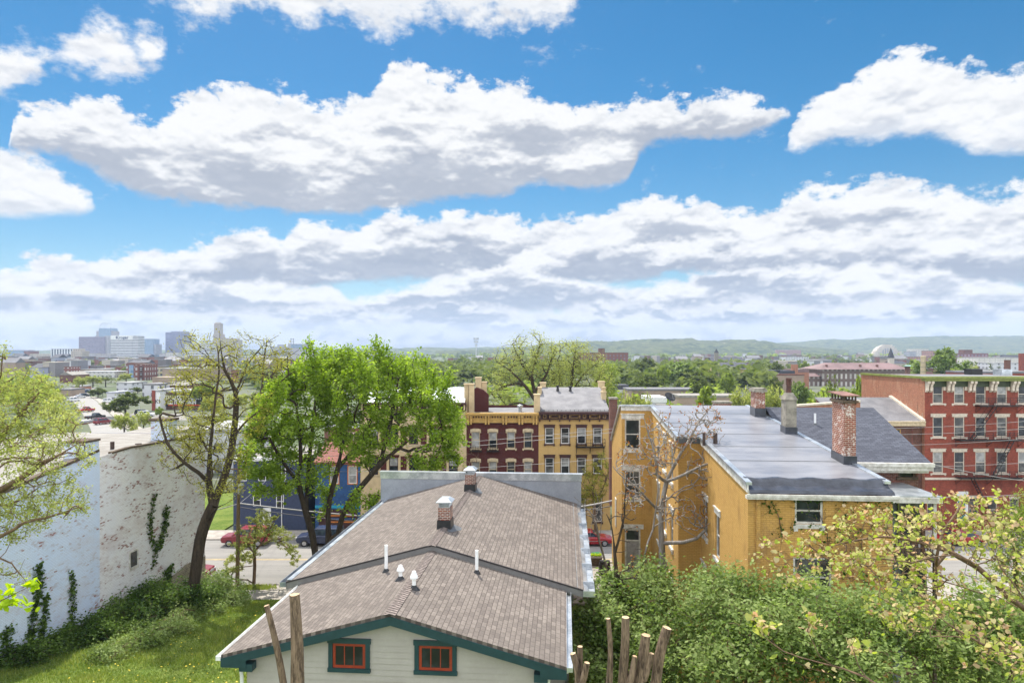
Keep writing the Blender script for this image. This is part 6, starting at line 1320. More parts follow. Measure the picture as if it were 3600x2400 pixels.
# ivy strands and bare creepers on the painted wall
def on_wall(x, y, n=.05): q = wl_p(x, y); return PB.fr.world((n, q.y, q.z))
def wl_p(x, y): return PB.fr.at_s(x, y, 0.03)
def ivy(label, seed, pts, wid, nleaf, lsize=.15, thick=.02):
    r = np.random.default_rng(seed); W_ = [on_wall(x, y, .06) for x, y in pts]; root = thing('ivy_strand', label, 'ivy', W_[-1]); sk = Skel(seed); sk.path(W_, wob=.03, step=.4)
    sk.radii(thick, thick * .6); mb = MB(); sk.tubes(mb); b = np.array(W_[-1]); mb.v = [tuple(np.array(v) - b) for v in mb.v]; mb.build('stem', M['bark_brown'], root)
    A = np.array(sk.pos); k = r.integers(0, len(A) - 1, nleaf); u = r.random((nleaf, 1)); c_ = A[k] * u + A[k + 1] * (1 - u); off = r.normal(size=(nleaf, 1)) * wid
    c_ = c_ + off * np.array((math.sin(TH), math.cos(TH), 0)) + r.normal(size=(nleaf, 3)) * np.array((.03, .05, .12)); c_[:, 0] += np.abs(r.normal(size=nleaf)) * .06
    q, kk = leaf_quads(c_, lsize, r, .4, .8, 'hex'); np_mesh('leaves', q - b, kk, LEAF['deep'], root, r.random(nleaf))
ivy('green creeper strand left of the fork under the white tag on the wall', 121, [(356, 1135), (348, 1170), (345, 1210), (347, 1235), (356, 1262), (350, 1300)], .16, 340)
ivy('green creeper strand slanting up to the right on the worn white wall', 122, [(382, 1165), (378, 1200), (370, 1235), (360, 1260)], .2, 380)
ivy('long ivy strand on the pale blue wall, nearest the left edge cluster', 123, [(85, 1300), (90, 1340), (80, 1390), (70, 1440), (66, 1500)], .16, 620)
ivy('ivy strand beside the longest one, ending higher', 124, [(103, 1370), (100, 1410), (92, 1460), (85, 1505)], .14, 420)
ivy('thin ivy strand on the pale blue wall below the hanging branches', 125, [(163, 1308), (166, 1350), (166, 1400), (163, 1440), (160, 1490)], .16, 420)
ivy('low ivy patch at the foot of the pale blue wall left of the seam', 126, [(212, 1420), (190, 1445), (150, 1470), (120, 1500)], .3, 520)
ivy('ivy at the left end of the painted wall', 127, [(18, 1440), (12, 1490), (6, 1530)], .25, 360)
ivy('dark ivy climbing from the scrub at the far foot of the wall', 128, [(388, 1300), (382, 1330), (378, 1365)], .28, 420)
# vines on the ochre front wall
def wallvine(label, seed, pts, n, wid, nleaf):
    r = np.random.default_rng(seed); root = None; W_ = [YB.fr.world(YB.fr.at_t(x, y, -.05)) for x, y in pts]; base = W_[0]; root = thing('creeper', label, 'vine', base); sk = Skel(seed); sk.path(W_, wob=.03, step=.4)
    tips = np.array([tuple(W_[r.integers(0, len(W_))] + Vector((r.normal() * wid, -.0, r.normal() * wid * 1.2))) for _ in range(n)]); tips[:, 1] = tips[:, 1] - 0.0776 * (tips[:, 0] - base.x) * 0
    for i in range(len(tips)):
        q = YB.fr.loc(*tips[i]); tips[i] = tuple(YB.fr.world((min(max(q.x, .1), wY - .05), -.04, min(q.z, zf - .6))))
    sk.grow(tips, .2, .05, .3); sk.radii(.022, .006); mb = MB(); sk.tubes(mb); b = np.array(base); mb.v = [tuple(np.array(v) - b) for v in mb.v]; mb.build('stems', M['bark_brown'], root)
    A = np.array(sk.pos); k = r.integers(0, len(A), nleaf); q, kk = leaf_quads(A[k] + r.normal(size=(nleaf, 3)) * np.array((.07, .02, .07)) + np.array((0, -.05, 0)), .09, r, .1, .8); np_mesh('leaves', q - b, kk, LEAF['deep'], root, r.random(nleaf))
wallvine('mostly bare creeper spread over the right half of the ochre front wall', 131, [(2000, 1420), (1985, 1330), (1975, 1250), (1990, 1180)], 260, .85, 300)
wallvine('mostly bare creeper around the upper window of the ochre front wall', 132, [(1905, 1420), (1900, 1330), (1905, 1250), (1880, 1170)], 200, .7, 340)
wallvine('small leafy creeper left of the upper window of the ochre front wall', 133, [(1800, 1230), (1790, 1190), (1775, 1165)], 24, .22, 90)
# ================================================================ grass
r = np.random.default_rng(77); n = 110000
x = r.uniform(-28, -3.5, n); y = 31 + 22.2 * r.random(n) ** .8; keep = (x > -26.6 + .0778 * (y - 40) + .2) & (x > -.72 * y - 2); x, y = x[keep], y[keep]; n = len(x)
z = np.array([hgt(a, b) for a, b in zip(x, y)]); pn = np.array([mnoise.noise((a * .5, b * .5, 9)) for a, b in zip(x, y)]); h_ = (.10 + .08 * r.random(n)) * (1 + .9 * np.clip(pn, -.6, 1)); an = r.random(n) * 6.28; dx_, dy_ = np.cos(an) * .022, np.sin(an) * .022; lx, ly = r.normal(size=n) * .05, r.normal(size=n) * .05
q = np.stack([np.stack([x - dx_, y - dy_, z], 1), np.stack([x + dx_, y + dy_, z], 1), np.stack([x + lx, y + ly, z + h_], 1)], 1).reshape(-1, 3)
o = np_mesh('lawn_grass', q, 3, LEAF['grass'], None, np.clip(r.random(n) * .7 + .3 * (pn + .5), 0, 1)); tag(o, 'mown and weedy grass blades covering the sloping lawn', 'grass', kind='stuff')
r = np.random.default_rng(78); n = 2600; x = PX(583, 56.5) + r.normal(size=n) * .75; y = 56.2 + r.normal(size=n) * .28; q = np.stack([np.stack([x - .03, y, x * 0 + .1], 1), np.stack([x + .03, y, x * 0 + .1], 1), np.stack([x + r.normal(size=n) * .05, y + r.normal(size=n) * .05, .2 + .12 * r.random(n)], 1)], 1).reshape(-1, 3)
o = np_mesh('grass_patch', q, 3, LEAF['grass'], None, .4 + .6 * r.random(n)); tag(o, 'small patch of bright grass round the foot of the street tree', 'grass', kind='stuff')
r = np.random.default_rng(79); n = 420; x = r.uniform(-22, -5, n); y = 32 + 14 * r.random(n); z = np.array([hgt(a, c_) for a, c_ in zip(x, y)]) + .14; q, k = leaf_quads(np.stack([x, y, z], 1), .075, r, 2, 1); M['dandelion'] = plain('dandelion_yellow', (.55, .42, .02), .7, .1, 3)
o = np_mesh('dandelions', q, 4, M['dandelion'], None, r.random(n)); tag(o, 'scattered yellow dandelion flowers in the lawn', 'flowers', kind='stuff')
# ================================================================ sawn-off trunks in front
def stump(name, label, seed, paths, radii):
    """each limb a tapering knobbly tube with a pale sawn face"""
    r = np.random.default_rng(seed); base = Vector(paths[0][0]); root = thing(name, label, 'cut tree', base)
    for p, rd in zip(paths, radii):
        sk = Skel(seed); sk.path(p, attach=None if not sk.pos else -1, step=.12); pts = [Vector(v) - base for v in sk.pos]; n = len(pts)
        mb = MB(); N = 20; fs = []
        for i, q in enumerate(pts):
            t = (pts[min(i + 1, n - 1)] - pts[max(i - 1, 0)]).normalized(); u_ = t.cross(Vector((0, 1, 0))).normalized(); v_ = t.cross(u_)
            R0 = rd[0] + (rd[1] - rd[0]) * i / (n - 1)
            for k in range(N):
                a = 2 * math.pi * k / N; w_ = 1 + .17 * mnoise.noise((math.cos(a) * 1.5 + seed, math.sin(a) * 1.5, i * .09)) + .05 * mnoise.noise((math.cos(a) * 4, math.sin(a) * 4 + seed, i * .3))
                mb.v.append(tuple(q + (u_ * math.cos(a) + v_ * math.sin(a)) * R0 * w_))
        for i in range(n - 1):
            for k in range(N): a = i * N + k; b = i * N + (k + 1) % N; mb.f.append((a, b, b + N, a + N)); mb.mi.append(0)
        o = mb.build('trunk' if p is paths[0] else 'limb', M['bark_stump'], root, smooth=True)
        top = mb.v[-N:]; c_ = sum((Vector(v) for v in top), Vector()) / N; t = (pts[-1] - pts[-2]).normalized(); m2 = MB()
        m2.poly([tuple(c_ + (Vector(v) - c_) * .97 + t * .004) for v in top]); m2.add([tuple(c_ + (Vector(v) - c_) * .97 - t * .02) for v in top], [tuple(range(N))[::-1]]) if False else None
        m2.build('sawn_face', M['cut'], o)
d = 13.5
stump('cut_tree', 'sawn-off tree with thick upright and thin leaning trunk in front of the grey gable', 1, [PP(d, (683, 1640), (684, 1560), (682, 1480), (676, 1365)), PP(d, (660, 1640, .1), (650, 1560, 0), (632, 1470, -.1), (612, 1390, -.1))], [(.145, .098), (.075, .053)])
d = 13.0
stump('cut_tree', 'thin sawn-off trunk, leftmost of the four in front of the bushes', 2, [PP(d, (1395, 1640), (1401, 1540), (1402, 1480), (1397, 1420))], [(.072, .040)])
stump('cut_tree', 'straight sawn-off trunk, second of the four in front of the bushes', 3, [PP(d, (1427, 1640), (1432, 1540), (1436, 1480), (1437, 1417)), PP(d, (1440, 1600, -.1), (1452, 1540, -.1), (1458, 1506, -.1))], [(.105, .074), (.085, .045)])
stump('cut_tree', 'thick short sawn-off trunk, third of the four in front of the bushes', 4, [PP(d, (1462, 1640), (1470, 1560), (1478, 1510), (1484, 1458)), PP(d, (1478, 1560, -.05), (1492, 1520, -.05), (1496, 1500, -.05))], [(.125, .086), (.07, .05)])
stump('cut_tree', 'leaning thick sawn-off trunk, rightmost of the four in front of the bushes', 5, [PP(d, (1498, 1650), (1506, 1570), (1516, 1500), (1532, 1441))], [(.115, .086)])
d = 14.0
stump('cut_tree', 'low sawn-off tree with three stubby limbs beside the right corner of the grey house', 6, [PP(d, (1332, 1640), (1330, 1590), (1328, 1545), (1316, 1500)), PP(d, (1331, 1570, .1), (1332, 1530, .1), (1332, 1484, .1)), PP(d, (1334, 1575, -.1), (1342, 1550, -.1), (1348, 1521, -.1))], [(.12, .060), (.08, .055), (.085, .060)])
# ================================================================ far town
def winmat(name, wall, gl, pu, pz, fu, fz_, rough=.5, var=.12, off=0.0):
    """wall with a regular pattern of windows or window bands (distant facades)"""
    m, nt, b = newmat(name); sp = nd(nt, 'ShaderNodeSeparateXYZ'); nt.links.new(objvec(nt), sp.inputs[0])
    u = (S(nt, sp.outputs[0]) + S(nt, sp.outputs[1])) / pu + 100.0; z = S(nt, sp.outputs[2]) / pz + (100.0 + off)
    a = u.m('FRACT').m('LESS_THAN', fu) if fu < 1 else None; c_ = z.m('FRACT').m('LESS_THAN', fz_) if fz_ < 1 else None
    k = a * c_ if a and c_ else (a or c_)
    ge = nd(nt, 'ShaderNodeNewGeometry'); sn = nd(nt, 'ShaderNodeSeparateXYZ'); nt.links.new(ge.outputs['Normal'], sn.inputs[0]); k = k * S(nt, sn.outputs[2]).m('ABSOLUTE').m('LESS_THAN', .5)
    n = noise_s(nt, objvec(nt), .15, 4, .6); wl2 = mixc(nt, n.smooth(.35, .65), tuple(x * (1 - var) for x in col(wall)), col(wall))
    wn_ = nd(nt, 'ShaderNodeTexWhiteNoise'); nt.links.new(combine(nt, u.m('FLOOR'), z.m('FLOOR')), wn_.inputs['Vector'])
    g2 = mixc(nt, S(nt, wn_.outputs['Value']) * .6, col(gl), tuple(min(1, x * 2.2 + .05) for x in col(gl)))
    nt.links.new(mixc(nt, k, wl2, g2), b.inputs['Base Color']); nt.links.new((k * -.35 + .75).sk, b.inputs['Roughness']); return m
def far(name, label, x0, x1, yt, d, mat, depth=None, top='flat_roof_pale', cat='building', group=None, z0=0.0, extra=None, par=.6):
    X0, X1 = PX(x0, d), PX(x1, d); W = X1 - X0; D_ = depth or max(8, W * .6); zt = PZ(yt, d)
    B = Bld(name, label, cat, (X0 + X1) / 2, d, 0, z0, group); B.W, B.D, B.zt, B.d = W, D_, zt, d
    mb = MB(); mb.box(-W / 2, W / 2, 0, D_, z0 - .5, zt - par); B.part(mb, 'walls', M[mat] if isinstance(mat, str) else mat)
    mb = MB(); mb.box(-W / 2 - .15, W / 2 + .15, -.15, D_ + .15, zt - par, zt); B.part(mb, 'roof', M[top] if isinstance(top, str) else top)
    return B
def addbox(B, name, x0, x1, yt, yb, mat, y0=0, dep=None):
    d = B.d + y0; cx = B.root.location.x; mb = MB(); mb.box(PX(x0, d) - cx, PX(x1, d) - cx, y0, y0 + (dep or B.D * .5), PZ(yb, d), PZ(yt, d)); return B.part(mb, name, M[mat] if isinstance(mat, str) else mat)
def text_part(B, s, size, mat, loc, name, parent=None, bold=.0, sx=1.0, rot=(R(90), 0, 0)):
    cu = bpy.data.curves.new(name, 'FONT'); cu.body = s; cu.size = size; cu.align_x = 'CENTER'; cu.align_y = 'CENTER'; cu.offset = bold; cu.extrude = .02; cu.resolution_u = 3
    t = bpy.data.objects.new('tmp', cu); COL.objects.link(t); dg = bpy.context.evaluated_depsgraph_get(); me = bpy.data.meshes.new_from_object(t.evaluated_get(dg)); bpy.data.objects.remove(t); bpy.data.curves.remove(cu)
    me.name = name; me.materials.clear(); me.materials.append(M[mat]); o = bpy.data.objects.new(name, me); COL.objects.link(o); o.parent = parent or B.root; o.location = loc; o.rotation_euler = rot; o.scale = (sx, 1, 1); return o
W_ = winmat
M['band_purple'] = W_('purple_banded', (.30, .26, .33), (.10, .10, .15), 4, 3.4, 1, .5); M['grid_pale'] = W_('pale_grid', (.42, .40, .42), (.16, .17, .21), 3, 3.4, .5, .5)
M['band_white'] = W_('white_banded', (.66, .66, .68), (.03, .035, .05), 4, 3.5, 1, .42); M['glass_blue'] = W_('blue_glass', (.26, .33, .42), (.10, .17, .28), 3, 3.6, .7, .55)
M['band_blue'] = W_('blue_banded', (.25, .25, .34), (.08, .10, .18), 4, 3.4, 1, .5); M['stone_tower'] = W_('buff_stone', (.36, .31, .26), (.15, .13, .12), 3.2, 3.6, .35, .55)
M['stripe_bw'] = W_('upright_stripes', (.66, .68, .70), (.015, .03, .05), 5.2, 7, .5, 1); M['grid_beige'] = W_('beige_grid', (.44, .39, .33), (.12, .11, .11), 3.4, 3.6, .45, .55)
M['grid_white'] = W_('white_grid', (.55, .53, .50), (.12, .12, .14), 3.2, 3.4, .4, .5); M['grid_red'] = W_('red_grid', (.22, .085, .065), (.07, .06, .06), 3.4, 3.6, .4, .5); M['grid_pink'] = W_('pink_grid', (.36, .20, .17), (.10, .07, .07), 3.4, 4, .5, .65)
M['grid_maroon'] = W_('maroon_grid', (.20, .075, .075), (.16, .12, .15), 4.6, 4.6, .6, .5); M['school'] = W_('brown_school', (.15, .105, .085), (.30, .28, .25), 2.6, 4.6, .42, .62, off=.1); M['apt'] = W_('brown_apartments', (.185, .07, .05), (.07, .07, .09), 3.6, 3.0, .35, .5)
M['tan_wall'] = plain('tan_box_wall', (.33, .25, .19), .8, .1, .2); M['white_far'] = W_('white_rendered', (.56, .56, .58), (.10, .10, .11), 4.2, 3.2, .3, .5); M['cream_far'] = W_('cream_loft', (.42, .36, .25), (.06, .06, .07), 4, 3.6, .6, .5)
M['loft_red'] = W_('red_loft', (.20, .075, .06), (.30, .30, .30), 3.2, 3.4, .4, .55); M['slab_grey'] = W_('grey_slab', (.33, .34, .38), (.14, .15, .20), 3, 3.4, .6, .5)
M['ribbed'] = W_('ribbed_pale', (.60, .57, .52), (.30, .28, .27), 5, 40, .12, 1); M['limestone'] = plain('limestone', (.52, .46, .39), .8, .15, .06, c2=(.44, .39, .33)); M['plum_roof'] = plain('plum_tile_roof', (.20, .125, .12), .7, .2, .12); M['slate_far'] = plain('slate_roof', (.05, .052, .065), .7, .2, .3); M['navy_txt'] = plain('navy_lettering', (.01, .02, .09), .6, .1, 1)
M['white_roof'] = plain('white_roof_sheet', (.34, .34, .34), .8, .2, .3); M['parkway'] = roadmat('parkway_concrete', (.30, .285, .265), (.26, .25, .23), (.2, .19, .18)); M['sign_black'] = plain('sign_black', (.012, .012, .014), .6, .2, .5); M['sign_red'] = plain('sign_red', (.55, .04, .015), .6, .2, .5); M['copper'] = plain('green_copper', (.25, .42, .35), .7, .2, .5)
# ---- downtown towers
t = far('office_tower', 'purple-grey banded office slab left of the white banded tower', 181, 240, 773, 1750, 'band_purple', 30, 'slab_grey'); addbox(t, 'side_wing', 240.2, 249, 771, 815, 'grid_pale', 4, 28)
t = far('office_tower', 'white office tower with dark window bands and a blue store name on its top', 254.4, 304.5, 770.4, 1500, 'band_white', 34, 'white_roof')
mb = MB(); mb.box(-t.W / 2 - .3, t.W / 2 + .3, -.4, 34.3, t.zt - 9, t.zt + .3); t.part(mb, 'crown_panel', M['white'])
mb = MB(); mb.hexa([(t.W / 2 + .3, 0, 0), (t.W / 2 + 8, 8, 0), (t.W / 2 + 8, 34, 0), (t.W / 2 + .3, 34, 0), (t.W / 2 + .3, 0, t.zt), (t.W / 2 + 8, 8, t.zt), (t.W / 2 + 8, 34, t.zt), (t.W / 2 + .3, 34, t.zt)]); t.part(mb, 'end_wall', M['band_white'])
text_part(t, 'Kroger', 9.5, 'navy_txt', (1.5, -.6, t.zt - 4.6), 'lettering', bold=.22)
mb = MB(); mb.prism([(-13.5, -.55, t.zt - 3), (-9, -.55, t.zt - 3), (-9.6, -.55, t.zt - 5.6), (-12.3, -.55, t.zt - 5.6)], (0, .1, 0)); mb.box(-12.2, -11.4, -.55, -.45, t.zt - 7, t.zt - 6.2); mb.box(-10.6, -9.8, -.55, -.45, t.zt - 7, t.zt - 6.2); t.part(mb, 'cart_emblem', M['navy_txt'])
t = far('skyscraper', 'stepped blue glass skyscraper crowned by an open tiara of steel arches', 218, 262, 771, 2100, 'grid_pale', 44, 'slab_grey'); addbox(t, 'upper_block', 221, 259, 760, 771, 'grid_pale', 3, 36); addbox(t, 'glass_shaft', 227, 253, 753.6, 775, 'glass_blue', -2, 40)
mb = MB(); cz = PZ(753.6, 2100); hw_ = PX(253.5, 2100) - PX(227, 2100); hh = PZ(740.3, 2100) - cz
for yy in (2, 30):
    for r_ in (1, .8): mb.tube([(math.cos(a) * hw_ / 2 * r_, yy, cz + math.sin(a) * hh * r_) for a in np.linspace(0, math.pi, 18)], .45, 4, False)
for a in np.linspace(.0, math.pi, 15): mb.tube([(math.cos(a) * hw_ / 2, 2, cz + math.sin(a) * hh), (math.cos(a) * hw_ / 2, 30, cz + math.sin(a) * hh)], .3, 3, False); mb.tube([(math.cos(a) * hw_ / 2, 2, cz + math.sin(a) * hh), (math.cos(a + .2) * hw_ * .4, 2, cz + math.sin(a + .2) * hh * .8)], .25, 3, False)
t.part(mb, 'tiara', M['galv'])
t = far('office_tower', 'blue-grey glass office block right of the white banded tower', 313, 352, 778, 1700, 'glass_blue', 30, 'slab_grey'); addbox(t, 'lower_step', 352.2, 358.5, 790, 815, 'slab_grey', 2, 28)
t = far('office_tower', 'tall blue-purple banded office tower standing alone beside the locust top', 380, 423, 763, 1750, 'band_blue', 34, 'slab_grey'); addbox(t, 'curved_crown', 393, 422.5, 760.8, 764, 'band_blue', 2, 28); addbox(t, 'side_wing', 423.2, 430, 772, 815, 'slab_grey', 6, 26)
far('office_slab', 'wide white banded office building seen through the locust branches', 424, 484, 789, 1500, 'band_white', 30, 'white_roof')
t = far('stone_skyscraper', 'buff stone art-deco skyscraper behind the locust branches', 489.5, 507.5, 767, 1900, 'stone_tower', 26, 'limestone'); addbox(t, 'upper_shaft', 491.5, 505.3, 742.5, 767, 'stone_tower', 2, 20); addbox(t, 'crown', 494, 502.5, 740, 742.6, 'limestone', 4, 14); addbox(t, 'shoulder', 507.7, 542, 776.5, 820, 'stone_tower', 0, 26); addbox(t, 'low_shoulder', 542.2, 549, 780, 820, 'stone_tower', 1, 24)
t = far('office_block', 'grey office block behind the slender tree with a box on its roof', 620, 660, 796, 1500, 'slab_grey', 30, 'slab_grey'); addbox(t, 'roof_box', 637, 652, 791, 797, 'slab_grey', 4, 12)
t = far('office_block', 'grey tower block with blue panel and ladder-like mast left of the maple crown', 661, 699, 789.5, 1400, 'grid_pale', 30, 'slab_grey'); addbox(t, 'blue_panel', 668, 694, 791, 799, 'glass_blue', -.5, .4)
mb = MB(); cx = t.root.location.x
for xx in (667, 673): mb.box(PX(xx, 1400) - cx - .3, PX(xx, 1400) - cx + .3, 3, 3.6, t.zt, PZ(777, 1400))
for yy in (778, 782, 786): mb.box(PX(665.5, 1400) - cx, PX(674.5, 1400) - cx, 2.9, 3.7, PZ(yy, 1400) - .35, PZ(yy, 1400) + .35)
t.part(mb, 'mast', M['iron'])
def spire(name, label, xc, hw_, ytip, ysh, d, mat, rmat, cat='church', body=None, z0=0):
    B = Bld(name, label, cat, PX(xc, d), d, 0, z0); k = d / F; w_ = hw_ * k; zs, zt = PZ(ysh, d), PZ(ytip, d); mb = MB(); mb.box(-w_, w_, 0, 2 * w_, z0, zs); B.part(mb, 'tower', M[mat])
    mb = MB(); mb.add([(-w_ * 1.1, -w_ * .1, zs), (w_ * 1.1, -w_ * .1, zs), (w_ * 1.1, 2.1 * w_, zs), (-w_ * 1.1, 2.1 * w_, zs), (0, w_, zt)], [(0, 1, 4), (1, 2, 4), (2, 3, 4), (3, 0, 4)]); B.part(mb, 'spire', M[rmat])
    if body:
        a, b, yr, ye = body; x0, x1 = PX(a, d) - PX(xc, d), PX(b, d) - PX(xc, d); ze, zr_ = PZ(ye, d), PZ(yr, d); dp = 16; y0 = 2 * w_ + .3
        mb = MB(); mb.box(x0, x1, y0, y0 + dp, z0, ze); B.part(mb, 'nave', M[mat]); mb = MB(); mb.prism([(x0, y0 - .3, ze), (x0, y0 + dp + .3, ze), (x0, y0 + dp / 2, zr_)], (x1 - x0, 0, 0)); B.part(mb, 'nave_roof', M[rmat])
    return B
spire('church', 'slim stone church spire just left of the maple crown', 711, 4.5, 788, 801, 1200, 'limestone', 'slate_far')
spire('church', 'white wooden church steeple among the old town roofs', 127.5, 3.6, 826, 833, 900, 'white', 'slate_far', body=(117, 138, 838, 843))
spire('church', 'red brick church tower with dark pointed roof below the blue-grey glass block', 344.5, 3.6, 816.5, 825, 1000, 'grid_red', 'slate_far', body=(338, 352, 830, 834))
far('hotel', 'glass and brown brick block at the far left of the skyline', 12, 55, 804, 1500, 'glass_blue', 30, 'grid_pink'); far('hotel', 'brown brick end block right of the far left glass building', 55.3, 68, 806, 1500, 'grid_red', 30, 'grid_pink')
far('office_block', 'low white office block with rows of windows at the far left', 0, 55.5, 816, 1300, 'grid_white', 24, 'white_roof'); far('office_block', 'long low beige office block left of the striped building', 68.5, 116, 812.5, 1450, 'grid_beige', 24, 'limestone'); far('office_block', 'small dark red block in front of the long beige one', 55, 72, 821, 1150, 'grid_red', 16)
far('striped_block', 'building with wavy upright black and white stripes', 116.5, 171, 801, 1300, 'stripe_bw', 26, 'slab_grey')
t = far('stone_block', 'stepped beige stone building beside the striped one', 162.5, 188.5, 806, 1150, 'grid_beige', 20, 'limestone'); addbox(t, 'upper_step', 167, 184, 800.5, 806.5, 'grid_beige', 2, 14)
far('office_block', 'pale grey block left of the white banded tower foot', 190, 217, 811, 1250, 'grid_pale', 20); far('office_block', 'pinkish grey block at the foot of the white banded tower', 219.5, 253.5, 813, 1200, 'grid_pale', 20, 'limestone'); far('office_block', 'low white building right of the white banded tower foot', 313, 342, 822, 1200, 'grid_white', 20, 'white_roof')
far('office_block', 'cream block in front of the tall blue-purple tower', 381, 408, 810, 1300, 'grid_white', 20, 'limestone'); far('office_block', 'narrow pale block left of the cream one', 366, 380, 811.5, 1350, 'grid_pale', 18)
far('stadium', 'long grey stadium stand behind the top of the maple', 726, 836, 814, 1500, 'slab_grey', 40, 'white_roof'); far('office_block', 'pale stepped block peeping over the maple crown', 842, 858, 798, 1600, 'grid_pale', 20)
# ---- old town in the middle distance on the left
t = far('loft_block', 'modern brick block with a tall glass stairwell', 289.5, 309, 834.5, 520, 'loft_red', 18, 'dark_brick'); addbox(t, 'glass_stairwell', 296, 306, 838, 868, 'glass_blue', -.6, .5)
t = far('loft_block', 'brick apartment block with a column of dark balconies', 309.5, 334, 836, 470, 'loft_red', 16, 'dark_brick')
for k in range(6): addbox(t, 'balcony', 318, 327.5, 841.5 + k * 5, 843 + k * 5, 'iron', -1.2, 1.2)
far('loft_block', 'cream loft building with dark windows and a black rooftop storey', 333, 381, 841, 560, 'cream_far', 20, 'sign_black'); t = far('warehouse', 'big windowless tan warehouse', 373, 476, 845, 470, 'tan_wall', 40, 'white_roof'); far('warehouse', 'low tan shed in front of the big tan warehouse', 350, 402, 866, 420, 'tan_wall', 16, 'tan_wall')
far('old_brick_hall', 'dark red brick hall with white gable trim left of the glass stairwell', 265, 289, 842, 560, 'loft_red', 20, 'dark_brick'); far('long_shed', 'long cream flat-roofed building behind the roadside trees', 165, 264, 853, 520, 'grid_white', 30, 'white_roof'); far('long_shed', 'tan low building with white roof at the left of the long cream one', 176, 236, 847, 620, 'tan_wall', 30, 'white_roof')
far('brick_tower', 'square dark red brick tower block', 146.5, 162, 842, 520, 'loft_red', 12, 'dark_brick'); B = far('gabled_hall', 'dark brick hall with pale gable roof beside the roadside trees', 137, 165, 861, 430, 'dark_brick', 18, 'dark_brick', par=.1)
mb = MB(); mb.prism([(-B.W / 2 - .4, -.4, B.zt), (B.W / 2 + .4, -.4, B.zt), (0, -.4, B.zt + 2.0)], (0, 18, 0)); B.part(mb, 'gable_roof', M['flat_roof_pale'])
far('white_terrace', 'white rendered terrace of flats left of the billboard building', 268, 303, 878, 335, 'white_far', 14, 'white_roof'); far('white_terrace', 'taller white rendered building behind the billboard building', 327, 366, 881, 300, 'white_far', 14, 'mansard'); far('white_terrace', 'white building with long dark roof right of the taller white one', 362, 395, 880, 310, 'white_far', 14, 'mansard')
B = far('brick_shed', 'brick building with a big pale pitched roof behind the billboard', 390, 446, 885, 290, 'dark_brick', 18, 'dark_brick', par=.1); mb = MB(); mb.hexa([(-B.W / 2 - 1, -1, B.zt), (B.W / 2 - 2, -1, B.zt), (B.W / 2 - 1, 9, B.zt + 2.2), (-B.W / 2 + 5, 9, B.zt + 2.2), (-B.W / 2 - 1, -1, B.zt + .2), (B.W / 2 - 2, -1, B.zt + .2), (B.W / 2 - 1, 9, B.zt + 2.4), (-B.W / 2 + 5, 9, B.zt + 2.4)]); B.part(mb, 'pitched_roof', M['flat_roof_pale'])
far('garage', 'low building with bright blue wall beside the road', 245, 268, 900, 270, 'white_far', 12, 'slab_grey'); B = far('billboard_building', 'brown brick building carrying a black billboard with white lettering', 368, 470, 897, 232, 'dark_brick', 14, 'white_roof')
addbox(B, 'blue_door', 0, 1, 1, 2, 'blue_house') if False else None
mb = MB(); x0, x1 = PX(373, 232) - B.root.location.x, PX(466, 232) - B.root.location.x; zt, zb_ = PZ(905, 232), PZ(933, 232); mb.box(x0, x1, -.5, -.05, zb_, zt); bb = B.part(mb, 'billboard', M['sign_black'])
xm = (x0 + x1) / 2; text_part(B, 'STAND OUT IN CINCY', 1.95, 'white', (xm + .3, -.56, zt - 1.15 - B.z0), 'billboard_text', bold=.07, sx=.64); text_part(B, 'RENT THIS SIGN', 1.95, 'white', (xm + .0, -.56, zt - 2.75 - B.z0), 'billboard_text', bold=.07, sx=.68)
mb = MB(); mb.box(x0 + 2.2, x1 - .5, -.53, -.5, zb_ + .25, zb_ + .7); B.part(mb, 'red_stripe', M['sign_red'])
B = far('corner_shop', 'white gabled side wall with red brick front left of the billboard', 349, 367.5, 895, 228, 'white', 14, 'white_roof'); addbox(B, 'brick_front', 348.6, 356, 896.5, 942, 'red_brick', -.3, .28); text_part(B, 'KI', 2.0, 'sign_black', (PX(362, 228) - B.root.location.x, -.06, PZ(922, 228)), 'wall_lettering')
# ---- low roofs just behind the painted building
far('low_building', 'low building with wide pale roof behind the painted brick building', 236, 350, 1003, 96, 'white_far', 14, 'flat_roof_pale'); far('low_building', 'small brick kiosk with pale roof beside the parkway', 160, 182, 968, 182, 'red_brick_side', 6, 'white_roof'); far('low_building', 'long white-roofed building right of the locust foot, behind the navy house', 440, 545, 985, 110, 'white_far', 14, 'white_roof')
far('shopfront', 'row of low tan shops along the left side of the parkway', 128, 162, 893, 300, 'tan_wall', 10, 'mansard'); far('shopfront', 'brick shop at the far end of the tan shop row', 163, 182, 886, 345, 'red_brick_side', 10, 'white_roof')
# ---- right side
t = far('apartment_slab', 'nine-storey brown brick apartment slab behind the spreading trees', 1325, 1443, 809.5, 690, 'apt', 22, 'dark_brick'); addbox(t, 'lift_tower', 1376, 1389, 800, 810, 'dark_brick', 4, 8)
S_ = Bld('school', 'long brown brick school with plum hipped roof and arched windows', 'school', PX(1889, 390), 390, 0, -.5); w1 = PX(2086, 390) - PX(1889, 390); zE, zR = PZ(848, 390), PZ(833, 400)
mb = MB(); mb.box(0, w1, 0, 26, -1, zE); S_.part(mb, 'walls', M['school']); mb = MB(); mb.add([(-1.5, -1.5, zE), (w1 + 1.5, -1.5, zE), (w1 + 1.5, 27.5, zE), (-1.5, 27.5, zE), (6, 11, zR), (w1 - 5, 11, zR)], [(0, 1, 5, 4), (1, 2, 5), (2, 3, 4, 5), (3, 0, 4), (3, 2, 1, 0)]); S_.part(mb, 'hip_roof', M['plum_roof'])
